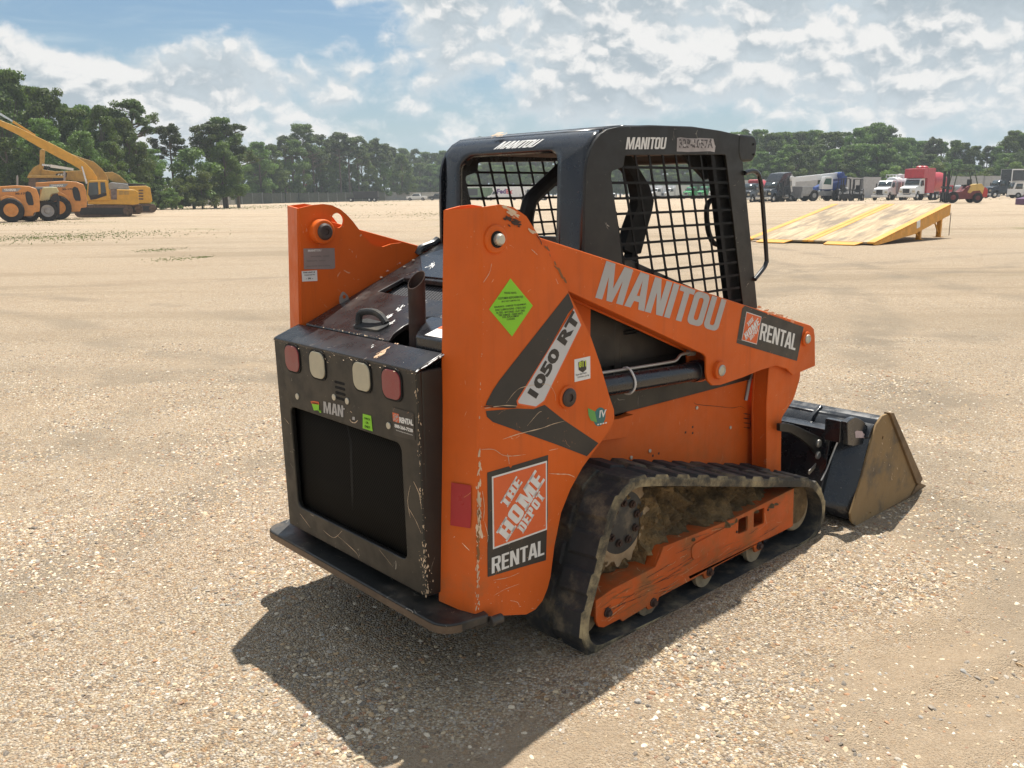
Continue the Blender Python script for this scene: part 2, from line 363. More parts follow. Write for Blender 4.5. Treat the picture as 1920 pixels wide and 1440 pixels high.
redlens = lens('red_lens', (0.25, 0.008, 0.012)); clearlens = lens('clear_lens', (0.50, 0.45, 0.31))
def screenmat(name, scale=560, hole=(0.002, 0.002, 0.002), web=(0.022, 0.020, 0.017)):
    m, nt, b = newmat(name); tc = nt.nodes.new('ShaderNodeTexCoord')
    mp = nt.nodes.new('ShaderNodeMapping'); nt.links.new(tc.outputs['Object'], mp.inputs[0]); mp.inputs['Rotation'].default_value = (0.6, 0, 0)
    s = xyz(nt, mp.outputs[0])
    a = mth(nt, 'SINE', mth(nt, 'MULTIPLY', s[1], scale)); c2 = mth(nt, 'SINE', mth(nt, 'MULTIPLY', s[2], scale*1.9))
    h = maprange(nt, mth(nt, 'ADD', a, mth(nt, 'MULTIPLY', c2, 0.5)), -0.2, 0.9)
    c = mixc(nt, h, web, hole); c = mixc(nt, maprange(nt, noise(nt, tc.outputs['Object'], 4, 6, .7), .58, .8, 0, .15), c, (0.03, 0.025, 0.02))
    nt.links.new(c, b.inputs['Base Color']); b.inputs['Roughness'].default_value = 0.75; b.inputs['Specular IOR Level'].default_value = 0.04
    return m
screen = screenmat('perforated_screen')
glass = paint('dark_glass', (0.03, 0.045, 0.05), 0.1, var=0.1, spec=0.8)
# ------------------------------------------------------------------ ground: one sheet to the horizon
def gnoise(x, y):
    near = 1-sstep(9, 22, np.hypot(x, y-4))
    h = (fbm(x, y, 1.3, 11, 3)-0.5)*0.065+(fbm(x, y, 0.35, 21, 3)-0.5)*0.030
    # scraped ruts where the tracks turned, right of the loader
    u = (x-1.6)*0.80+(y-2.9)*0.60; v = -(x-1.6)*0.60+(y-2.9)*0.80          # u along the ruts
    ext = np.exp(-((u-0.2)/0.9)**2-(v/0.55)**2)
    rut = -0.034*np.abs(np.sin(v*9+0.7*np.sin(u*3)))*ext+0.012*ext*(fbm(x, y, 0.12, 33, 3)-0.3)
    u2 = (x+0.05)*0.94+(y-2.35)*0.33; v2 = -(x+0.05)*0.33+(y-2.35)*0.94
    ext2 = np.exp(-(u2/0.75)**2-(v2/0.40)**2)
    rut = rut-0.010*np.abs(np.sin(v2*8+0.5*u2))*ext2
    far = (fbm(x, y, 18, 41, 3)-0.5)*0.16*sstep(12, 40, np.hypot(x, y))
    return (h+rut)*near+far+rise(x, y)
def under(x, y):                                        # flatten below the machine so that it rests on the ground
    lx = (x-TX)*sa+(y-TY)*ca; ly = -(x-TX)*ca+(y-TY)*sa
    return sstep(0.2, 0.5, lx)*(1-sstep(2.1, 3.6, lx))*(1-sstep(0.78, 1.05, np.abs(ly)))
def gz(x, y):
    x = np.asarray(x, float); y = np.asarray(y, float)
    lx = (x-TX)*sa+(y-TY)*ca; ly = np.abs(-(x-TX)*ca+(y-TY)*sa)
    berm = np.exp(-((ly-0.835)/0.075)**2)*sstep(0.3, 0.7, lx)*(1-sstep(2.15, 2.5, lx))*(0.012+0.040*fbm(x, y, 0.25, 81, 3)*(0.5+0.5*sstep(1.2, 2.0, lx)))
    front = 0.035*np.exp(-((ly-0.86)/0.09)**2-((lx-3.3)/0.16)**2)
    return gnoise(x, y)*(1-under(x, y))-0.004+0.012*under(x, y)+berm+front
def soilmask(x, y):
    u = (x-1.6)*0.80+(y-2.9)*0.60; v = -(x-1.6)*0.60+(y-2.9)*0.80
    a = np.exp(-((u-0.1)/0.95)**2-(v/0.42)**2)*1.25
    u2 = (x+0.05)*0.94+(y-2.35)*0.33; v2 = -(x+0.05)*0.33+(y-2.35)*0.94
    b = np.exp(-(u2/0.7)**2-(v2/0.30)**2)*1.15
    n = fbm(x, y, 0.8, 51, 4); n2 = fbm(x, y, 0.15, 61, 3)
    return np.clip(np.maximum(a, b)+(n-0.52)*1.6+(n2-0.5)*0.9, 0, 1)
def axis(a, b, step, lim):
    xs = list(np.arange(a, b+1e-6, step)); d = step; x = xs[-1]
    while x < lim: d *= 1.07; x += d; xs.append(x)
    d = step; x = xs[0]; pre = []
    while x > -lim: d *= 1.07; x -= d; pre.append(x)
    return np.array(pre[::-1]+xs)
def grid_object(name, xs, ys, mat, zf, keep=None):
    X, Y = np.meshgrid(xs, ys); Z = zf(X, Y); nx, ny = len(xs), len(ys)
    co = np.stack([X, Y, Z], -1).reshape(-1, 3).astype(np.float32)
    idx = np.arange(nx*ny).reshape(ny, nx)
    q = np.stack([idx[:-1, :-1], idx[:-1, 1:], idx[1:, 1:], idx[1:, :-1]], -1).reshape(-1, 4)
    if keep is not None:
        cx = co[q].mean(1); q = q[keep(cx[:, 0], cx[:, 1])]
        used = np.unique(q); mp = np.full(len(co), -1); mp[used] = np.arange(len(used)); co = co[used]; q = mp[q]
    me = bpy.data.meshes.new(name); me.vertices.add(len(co)); me.vertices.foreach_set('co', co.ravel())
    me.loops.add(q.size); me.loops.foreach_set('vertex_index', q.ravel().astype(np.int32)); me.polygons.add(len(q))
    me.polygons.foreach_set('loop_start', np.arange(0, q.size, 4, dtype=np.int32)); me.polygons.foreach_set('use_smooth', np.ones(len(q), bool)); me.update(calc_edges=True)
    at_ = me.attributes.new('soil', 'FLOAT', 'POINT'); at_.data.foreach_set('value', soilmask(co[:, 0], co[:, 1]).astype(np.float32))
    me.materials.append(mat); o = bpy.data.objects.new(name, me); C.objects.link(o); return o
def ground_material():
    m, nt, b = newmat('gravel_ground'); geo = nt.nodes.new('ShaderNodeNewGeometry'); P = geo.outputs['Position']
    soil = nt.nodes.new('ShaderNodeAttribute'); soil.attribute_name = 'soil'
    s = xyz(nt, P); dist = mth(nt, 'SQRT', mth(nt, 'ADD', mth(nt, 'MULTIPLY', s[0], s[0]), mth(nt, 'MULTIPLY', s[1], s[1])))
    flat = comb(nt, s[0], s[1], 0.0)
    def vor(scale, rnd=1.0):
        v = nt.nodes.new('ShaderNodeTexVoronoi'); v.voronoi_dimensions = '2D'; v.inputs['Scale'].default_value = scale; v.inputs['Randomness'].default_value = rnd
        nt.links.new(flat, v.inputs['Vector']); return v
    def ramp(fac, stops):
        r = nt.nodes.new('ShaderNodeValToRGB'); r.color_ramp.interpolation = 'CONSTANT'; e = r.color_ramp.elements
        while len(e) < len(stops): e.new(0.5)
        for i, (p, c) in enumerate(stops): e[i].position = p; e[i].color = (*c, 1)
        nt.links.new(fac, r.inputs[0]); return r.outputs[0]
    K = 0.84
    stops = [(0.0, (0.50, 0.405, 0.29)), (0.16, (0.60, 0.52, 0.40)), (0.30, (0.34, 0.26, 0.18)), (0.42, (0.76, 0.70, 0.58)), (0.53, (0.20, 0.18, 0.155)), (0.62, (0.44, 0.42, 0.385)),
             (0.72, (0.52, 0.34, 0.19)), (0.80, (0.66, 0.57, 0.40)), (0.88, (0.20, 0.17, 0.15)), (0.93, (0.78, 0.74, 0.66))]
    stops = [(p, (c[0]*K*1.05, c[1]*K*1.0, c[2]*K*0.95)) for p, c in stops]
    v1 = vor(105); v2 = vor(58); v3 = vor(190)
    c1 = ramp(xyz(nt, v1.outputs['Color'])[0], stops); c2 = ramp(xyz(nt, v2.outputs['Color'])[0], stops); c3 = ramp(xyz(nt, v3.outputs['Color'])[0], stops)
    pick = maprange(nt, noise(nt, flat, 3.0, 4), 0.44, 0.56)
    big = mth(nt, 'MULTIPLY', mth(nt, 'GREATER_THAN', xyz(nt, v2.outputs['Color'])[1], 0.72), pick)
    peb = mixc(nt, big, mixc(nt, 0.35, c1, c3), c2)
    sand = mixc(nt, noise(nt, flat, 40, 6, 0.7), (0.42*K, 0.30*K, 0.185*K), (0.66*K, 0.50*K, 0.34*K))
    edge = maprange(nt, v1.outputs['Distance'], 0.28, 0.62)
    base = mixc(nt, mth(nt, 'MULTIPLY', edge, 0.6), peb, mixc(nt, 1.0, sand, (0.72, 0.68, 0.62), 'MULTIPLY'))
    so = maprange(nt, soil.outputs['Fac'], 0.15, 0.75)
    soilc = mixc(nt, noise(nt, flat, 9, 6, 0.7), (0.22, 0.165, 0.11), (0.44, 0.345, 0.24)); base = mixc(nt, mth(nt, 'MULTIPLY', so, 0.85), base, soilc)
    # broad tone: sandy tan, greyer ridges and damp brown lanes
    lane = noise(nt, comb(nt, mth(nt, 'MULTIPLY', s[0], 0.35), s[1], 0), 0.55, 5, 0.6, 0.6)
    base = mixc(nt, maprange(nt, lane, 0.50, 0.72, 0, 0.26), base, mixc(nt, 1.0, base, (0.62, 0.56, 0.50), 'MULTIPLY'))
    lane2 = noise(nt, comb(nt, mth(nt, 'MULTIPLY', s[0], 0.05), mth(nt, 'MULTIPLY', s[1], 0.30), 2), 0.9, 6, 0.65, 0.5)
    base = mixc(nt, mth(nt, 'MULTIPLY', maprange(nt, lane2, 0.50, 0.64, 0, 0.62), maprange(nt, dist, 7, 16)), base, (0.29, 0.225, 0.15))
    base = mixc(nt, maprange(nt, noise(nt, flat, 0.16, 4), 0.35, 0.65, 0, 0.30), base, mixc(nt, 1.0, base, (1.10, 1.04, 0.97), 'MULTIPLY'))
    for k_, (rx, ry, rr0, wd, am) in enumerate(((-40, 22, 46, 0.55, .7), (-40, 22, 48.2, 0.55, .65), (30, -8, 34, 0.5, .7), (30, -8, 36.0, 0.5, .6), (-9, 60, 52, 0.8, .6), (-9, 60, 54.3, 0.8, .6), (4, -30, 49, 0.45, .5), (24, 2, 14.5, 0.35, .7), (24, 2, 16.4, 0.35, .7), (-20, -6, 22.5, 0.35, .55), (-20, -6, 24.3, 0.35, .55))):
        dx_ = mth(nt, 'SUBTRACT', s[0], rx); dy_ = mth(nt, 'SUBTRACT', s[1], ry); rd = mth(nt, 'SQRT', mth(nt, 'ADD', mth(nt, 'MULTIPLY', dx_, dx_), mth(nt, 'MULTIPLY', dy_, dy_)))
        wob = mth(nt, 'MULTIPLY', mth(nt, 'SUBTRACT', noise(nt, flat, 0.12, 2), 0.5), 4.0)
        e_ = mth(nt, 'DIVIDE', mth(nt, 'ABSOLUTE', mth(nt, 'ADD', mth(nt, 'SUBTRACT', rd, rr0), wob)), wd)
        t_ = mth(nt, 'MULTIPLY', maprange(nt, e_, 0.2, 1.0, am, 0), maprange(nt, noise(nt, flat, 0.7, 5, 0.7), 0.40, 0.60))
        base = mixc(nt, t_, base, (0.27, 0.22, 0.16))
    weed = mth(nt, 'MULTIPLY', maprange(nt, noise(nt, comb(nt, mth(nt, 'MULTIPLY', s[0], 0.10), mth(nt, 'MULTIPLY', s[1], 0.22), 5), 1.0, 6, 0.7, 0.4), 0.60, 0.70), maprange(nt, dist, 14, 40, 0, 0.7))
    base = mixc(nt, weed, base, (0.19, 0.185, 0.075))
    nt.links.new(base, b.inputs['Base Color']); b.inputs['Roughness'].default_value = 0.9; b.inputs['Specular IOR Level'].default_value = 0.25
    h1 = mth(nt, 'SUBTRACT', 1.0, mth(nt, 'MULTIPLY', v1.outputs['Distance'], 1.3)); h3 = mth(nt, 'SUBTRACT', 1.0, v3.outputs['Distance'])
    h = mth(nt, 'ADD', mth(nt, 'MULTIPLY', h1, mth(nt, 'SUBTRACT', 1.0, mth(nt, 'MULTIPLY', so, 0.6))), mth(nt, 'MULTIPLY', h3, 0.45))
    h = mth(nt, 'ADD', h, mth(nt, 'MULTIPLY', noise(nt, flat, 26, 5, 0.7), 0.8))
    bp = nt.nodes.new('ShaderNodeBump'); bp.inputs['Strength'].default_value = 0.9; bp.inputs['Distance'].default_value = 0.010
    nt.links.new(h, bp.inputs['Height']); nt.links.new(bp.outputs[0], b.inputs['Normal'])
    return m
gm = ground_material()
ground = grid_object('ground', axis(-3.6, 5.2, 0.035, 600), axis(1.2, 9.0, 0.035, 600), gm, gz)
tag(ground, 'sunlit tan gravel lot with sandy patches and ruts', kind='structure')

def gravel_scatter():
    keep = lambda x, y: (np.abs(x) < 0.64*y+0.35) & (under(x, y) < 0.6)
    m, nt, b = newmat('pebble'); a = nt.nodes.new('ShaderNodeAttribute'); a.attribute_type = 'INSTANCER'; a.attribute_name = 'pcol'
    r = nt.nodes.new('ShaderNodeValToRGB'); e = r.color_ramp.elements
    st = [(0.0, (0.58, 0.49, 0.36)), (0.10, (0.38, 0.29, 0.19)), (0.22, (0.74, 0.68, 0.57)), (0.33, (0.25, 0.235, 0.22)), (0.43, (0.46, 0.44, 0.41)), (0.52, (0.40, 0.22, 0.12)), (0.60, (0.55, 0.40, 0.24)),
          (0.68, (0.14, 0.13, 0.125)), (0.76, (0.62, 0.53, 0.38)), (0.84, (0.27, 0.15, 0.10)), (0.90, (0.82, 0.79, 0.72)), (0.96, (0.33, 0.345, 0.36))]
    while len(e) < len(st): e.new(0.5)
    for i, (p, c) in enumerate(st): e[i].position = p; e[i].color = (c[0]*0.92, c[1]*0.86, c[2]*0.78, 1)
    r.color_ramp.interpolation = 'CONSTANT'
    nt.links.new(a.outputs['Fac'], r.inputs[0]); tc = nt.nodes.new('ShaderNodeTexCoord')
    nt.links.new(mixc(nt, maprange(nt, noise(nt, tc.outputs['Object'], 1.6, 4, 0.7), 0.3, 0.7, 0, 0.35), r.outputs[0], (0.45, 0.37, 0.26)), b.inputs['Base Color']); b.inputs['Roughness'].default_value = 0.75
    o = grid_object('gravel', np.arange(-6.5, 6.6, 0.06), np.arange(1.25, 10.2, 0.06), m, lambda x, y: gz(x, y)-0.002, keep)
    me = o.data; co = np.zeros(len(me.vertices)*3, np.float32); me.vertices.foreach_get('co', co); co = co.reshape(-1, 3)
    x, y = co[:, 0], co[:, 1]
    so = soilmask(x, y); cl = sstep(0.42, 0.62, fbm(x, y, 0.55, 71, 4))
    fall = 1-sstep(5.0, 10.0, y)
    for nm, val in (('dsmall', (0.25+0.75*cl)*(1-0.75*so)*(0.15+0.85*fall)), ('dbig', (0.14+0.86*cl**2)*(1-0.85*so)*(0.25+0.75*fall))):
        at_ = me.attributes.new(nm, 'FLOAT', 'POINT'); at_.data.foreach_set('value', val.astype(np.float32))
    ng = bpy.data.node_groups.new('scatter_gravel', 'GeometryNodeTree')
    ng.interface.new_socket('Geometry', in_out='INPUT', socket_type='NodeSocketGeometry'); ng.interface.new_socket('Geometry', in_out='OUTPUT', socket_type='NodeSocketGeometry')
    L = ng.links.new; gi = ng.nodes.new('NodeGroupInput'); go = ng.nodes.new('NodeGroupOutput')
    # pebble shapes
    join = ng.nodes.new('GeometryNodeGeometryToInstance')
    for k in range(5):
        ico = ng.nodes.new('GeometryNodeMeshIcoSphere'); ico.inputs['Radius'].default_value = 1.0; ico.inputs['Subdivisions'].default_value = 2
        ps = ng.nodes.new('GeometryNodeInputPosition'); nz = ng.nodes.new('ShaderNodeTexNoise'); nz.noise_dimensions = '4D'; nz.inputs['W'].default_value = k*3.7+1; nz.inputs['Scale'].default_value = 0.9; nz.inputs['Detail'].default_value = 1
        L(ps.outputs[0], nz.inputs['Vector'])
        sub = ng.nodes.new('ShaderNodeVectorMath'); sub.operation = 'SUBTRACT'; L(nz.outputs['Color'], sub.inputs[0]); sub.inputs[1].default_value = (0.5, 0.5, 0.5)
        scl = ng.nodes.new('ShaderNodeVectorMath'); scl.operation = 'SCALE'; L(sub.outputs[0], scl.inputs[0]); scl.inputs['Scale'].default_value = 1.5
        sp_ = ng.nodes.new('GeometryNodeSetPosition'); L(ico.outputs[0], sp_.inputs['Geometry']); L(scl.outputs[0], sp_.inputs['Offset'])
        L(sp_.outputs[0], join.inputs[0])
    outj = ng.nodes.new('GeometryNodeJoinGeometry')
    for att, dmax, smin, smax, seed in (('dsmall', 4000, 0.0026, 0.0065, 1), ('dbig', 2100, 0.0055, 0.0118, 2), ('dbig', 16, 0.011, 0.018, 3)):
        d = ng.nodes.new('GeometryNodeDistributePointsOnFaces'); d.distribute_method = 'RANDOM'; L(gi.outputs[0], d.inputs['Mesh']); d.inputs['Seed'].default_value = seed
        na = ng.nodes.new('GeometryNodeInputNamedAttribute'); na.data_type = 'FLOAT'; na.inputs['Name'].default_value = att
        mm = ng.nodes.new('ShaderNodeMath'); mm.operation = 'MULTIPLY'; L(na.outputs['Attribute'], mm.inputs[0]); mm.inputs[1].default_value = dmax; L(mm.outputs[0], d.inputs['Density'])
        ip = ng.nodes.new('GeometryNodeInstanceOnPoints'); L(d.outputs['Points'], ip.inputs['Points']); L(join.outputs[0], ip.inputs['Instance']); ip.inputs['Pick Instance'].default_value = True
        rr = ng.nodes.new('FunctionNodeRandomValue'); rr.data_type = 'FLOAT_VECTOR'; rr.inputs[0].default_value = (-0.45, -0.45, 0); rr.inputs[1].default_value = (0.45, 0.45, 6.283); rr.inputs['Seed'].default_value = seed+10
        L(rr.outputs[0], ip.inputs['Rotation'])
        rs = ng.nodes.new('FunctionNodeRandomValue'); rs.data_type = 'FLOAT_VECTOR'; rs.inputs[0].default_value = (0.75, 0.75, 0.4); rs.inputs[1].default_value = (1.35, 1.1, 0.75); rs.inputs['Seed'].default_value = seed+20
        rf = ng.nodes.new('FunctionNodeRandomValue'); rf.data_type = 'FLOAT'; rf.inputs[2].default_value = 0.0; rf.inputs[3].default_value = 1.0; rf.inputs['Seed'].default_value = seed+30
        pw = ng.nodes.new('ShaderNodeMath'); pw.operation = 'POWER'; L(rf.outputs[1], pw.inputs[0]); pw.inputs[1].default_value = 1.8
        mr = ng.nodes.new('ShaderNodeMapRange'); L(pw.outputs[0], mr.inputs[0]); mr.inputs[3].default_value = smin; mr.inputs[4].default_value = smax
        vs = ng.nodes.new('ShaderNodeVectorMath'); vs.operation = 'SCALE'; L(rs.outputs[0], vs.inputs[0]); L(mr.outputs[0], vs.inputs['Scale']); L(vs.outputs[0], ip.inputs['Scale'])
        st_ = ng.nodes.new('GeometryNodeStoreNamedAttribute'); st_.data_type = 'FLOAT'; st_.domain = 'INSTANCE'; st_.inputs['Name'].default_value = 'pcol'; L(ip.outputs[0], st_.inputs['Geometry'])
        rc = ng.nodes.new('FunctionNodeRandomValue'); rc.data_type = 'FLOAT'; rc.inputs['Seed'].default_value = seed+40; L(rc.outputs[1], st_.inputs['Value'])
        L(st_.outputs[0], outj.inputs[0])
    sm = ng.nodes.new('GeometryNodeSetMaterial'); L(outj.outputs[0], sm.inputs['Geometry']); sm.inputs['Material'].default_value = m; L(sm.outputs[0], go.inputs[0])
    md = o.modifiers.new('scatter', 'NODES'); md.node_group = ng
    tag(o, 'loose rounded pebbles strewn over the near ground', 'gravel', kind='stuff')
gravel_scatter()
# ------------------------------------------------------------------ the tracked loader
LDR = empty('track_loader', (TX, TY, 0), PI/2-YAW, 'orange and black compact track loader with wire mesh cab parked on gravel', 'track loader')
def T(pts, ax, v): return [at(x, y, ax, v) for x, y in pts]
def T2(pts, ax, v):
    i = 'XYZ'.index(ax); return [tuple(q[j] for j in range(3) if j != i) for q in T(pts, ax, v)]
def crop(o, s, pts): return [(o[0]+x/s, o[1]+y/s) for x, y in pts]
rnd = random.Random(3)
def chips(mb, a, b, n, off, spread, size, mi, along=None):
    """small jagged paint chips strewn between points a and b, lifted by off; spread and size in metres"""
    a, b, off = Vector(a), Vector(b), Vector(off); d = (b-a).normalized(); w = d.cross(off.normalized())
    for k in range(n):
        t = rnd.random(); c = a+(b-a)*t+w*rnd.gauss(0, 1)*spread+off*(1+0.4*rnd.random()); s = size*(0.35+rnd.random()**2*1.3); el = 1+2.2*rnd.random()
        m = rnd.randint(5, 8); ph = rnd.random()*0.6-0.3
        put_poly(mb, [c+(d*math.cos(ph)+w*math.sin(ph))*math.cos(2*PI*q/m)*s*el*(0.6+0.6*rnd.random())+(w*math.cos(ph)-d*math.sin(ph))*math.sin(2*PI*q/m)*s*0.6*(0.6+0.6*rnd.random()) for q in range(m)], mi)
def scratch(mb, pts, w, off, mi):
    """a thin ribbon along pts on a surface with outward vector off"""
    pts = [Vector(p)+Vector(off)*(1+0.05*rnd.random()) for p in smoothpath(pts, 5)]; nrm = Vector(off).normalized(); k = len(pts); L = []; Rr = []
    for i, p in enumerate(pts):
        d = (pts[min(i+1, k-1)]-pts[max(i-1, 0)]).normalized(); s = d.cross(nrm)*w*(0.3+0.9*rnd.random())*(math.sin(PI*(i+0.6)/(k+0.2))**0.5)
        L.append(p+s); Rr.append(p-s)
    mb.sheet([L, Rr], mi)

# condensed block capitals, one polygon set per letter (unit height)
def _ring(w, st, r=0.16, top=1.0): return (rrect(0, 0, w, top, r, 5), rrect(st, st*0.9, w-st, top-st*0.9, max(0.02, r-st*0.45), 5))
def glyph(ch, st=0.17):
    w = {'M': 0.72, 'I': st, 'A': 0.56, 'N': 0.52, 'T': 0.46, 'L': 0.40, 'E': 0.42, 'O': 0.50, 'U': 0.50, 'R': 0.50, 'H': 0.52, 'D': 0.50, 'P': 0.48}[ch]; P = []; Hh = st*0.85
    bx = lambda a, b, c, d: P.append(([(a, b), (c, b), (c, d), (a, d)], None))
    if ch == 'I': bx(0, 0, w, 1)
    elif ch == 'M': P.append(([(0, 0), (st, 0), (st, 0.62), (w/2-st*0.42, 0), (w/2+st*0.42, 0), (w-st, 0.62), (w-st, 0), (w, 0), (w, 1), (w-st*1.35, 1), (w/2, 0.36), (st*1.35, 1), (0, 1)], None))
    elif ch == 'N': P.append(([(0, 0), (st, 0), (st, 0.60), (w-st*1.1, 0), (w, 0), (w, 1), (w-st, 1), (w-st, 0.40), (st*1.1, 1), (0, 1)], None))
    elif ch == 'A': P.append(([(0, 0), (st, 0), (st+0.035, 0.2), (w-st-0.035, 0.2), (w-st, 0), (w, 0), (w*0.5+st*0.72, 1), (w*0.5-st*0.72, 1)], [(st+0.065, 0.36), (w-st-0.065, 0.36), (w/2, 0.80)]))
    elif ch == 'T': P.append(([(w/2-st/2, 0), (w/2+st/2, 0), (w/2+st/2, 1-Hh), (w, 1-Hh), (w, 1), (0, 1), (0, 1-Hh), (w/2-st/2, 1-Hh)], None))
    elif ch == 'L': P.append(([(0, 0), (w, 0), (w, Hh), (st, Hh), (st, 1), (0, 1)], None))
    elif ch == 'E': P.append(([(0, 0), (w, 0), (w, Hh), (st, Hh), (st, .5-Hh/2), (w*.9, .5-Hh/2), (w*.9, .5+Hh/2), (st, .5+Hh/2), (st, 1-Hh), (w, 1-Hh), (w, 1), (0, 1)], None))
    elif ch == 'H': P.append(([(0, 0), (st, 0), (st, .5-Hh/2), (w-st, .5-Hh/2), (w-st, 0), (w, 0), (w, 1), (w-st, 1), (w-st, .5+Hh/2), (st, .5+Hh/2), (st, 1), (0, 1)], None))
    elif ch == 'O': a, b = _ring(w, st); P.append((a, b))
    elif ch == 'U':
        o_ = [(0, 1), (0, 0.16)]+[(0.16-0.16*math.cos(t), 0.16-0.16*math.sin(t)) for t in np.linspace(0.3, PI/2, 4)]+[(w-0.16+0.16*math.sin(t), 0.16-0.16*math.cos(t)) for t in np.linspace(0, PI/2-0.3, 4)]+[(w, 0.16), (w, 1), (w-st, 1), (w-st, 0.2), (w-st-0.03, Hh), (st+0.03, Hh), (st, 0.2), (st, 1)]
        P.append((o_, None))
    elif ch in 'DP':
        lo = 0 if ch == 'D' else 0.40; r_ = 0.14
        P.append(([(0, 0), (st, 0)]+([(st, lo)] if lo else [])+[(w-r_, lo), (w-0.04, lo+0.04), (w, lo+r_), (w, 1-r_), (w-0.04, 0.96), (w-r_, 1), (0, 1)], [(st, lo+Hh), (w-st-.02, lo+Hh), (w-st, lo+Hh+.03), (w-st, 1-Hh-.03), (w-st-.02, 1-Hh), (st, 1-Hh)]))
    elif ch == 'R':
        P.append(([(0, 0), (st, 0), (st, .42), (w*.45, .42), (w-st, 0), (w, 0), (w*.80, .44), (w, .58), (w, .86), (w-.04, .96), (w-.14, 1), (0, 1)], [(st, .42+Hh), (w-st-.02, .42+Hh), (w-st, .42+Hh+.03), (w-st, 1-Hh-.03), (w-st-.02, 1-Hh), (st, 1-Hh)]))
    return w, P
def block_geo(s, st=0.17, gap=0.055, shear=0.0, serif=0.0):
    V = []; Fc = []; x = 0
    for ch in s:
        w, P = glyph(ch, st)
        for outer, hole in P:
            loops = [outer]+([hole] if hole else []); fl = [p for l in loops for p in l]; b = len(V)
            V += [(x+p[0]+shear*p[1], p[1]) for p in fl]
            Fc += [tuple(b+i for i in t) for t in geometry.tessellate_polygon([[Vector((*p, 0)) for p in l] for l in loops])]
        if serif:
            for fx in {'H': (0, w-st), 'M': (0, w-st), 'T': (w/2-st/2,), 'E': (0,), 'P': (0,), 'D': (0,)}.get(ch, ()):
                for y0, y1 in ((0, serif), (1-serif, 1)):
                    b = len(V); V += [(x+fx-0.05, y0), (x+fx+st+0.05, y0), (x+fx+st+0.05, y1), (x+fx-0.05, y1)]; Fc.append((b, b+1, b+2, b+3))
        x += w+gap*(0.3 if ch in 'TA' and s != 'HOME' else 1)
    x0 = min(v[0] for v in V); x1 = max(v[0] for v in V)
    return [((a-x0)/(x1-x0), b) for a, b in V], Fc
def put_block(mb, s, o, u, v, mi=0, **kw):
    V, Fc = block_geo(s, **kw); o, u, v = Vector(o), Vector(u), Vector(v); mb.add([o+u*a+v*b for a, b in V], Fc, mi)
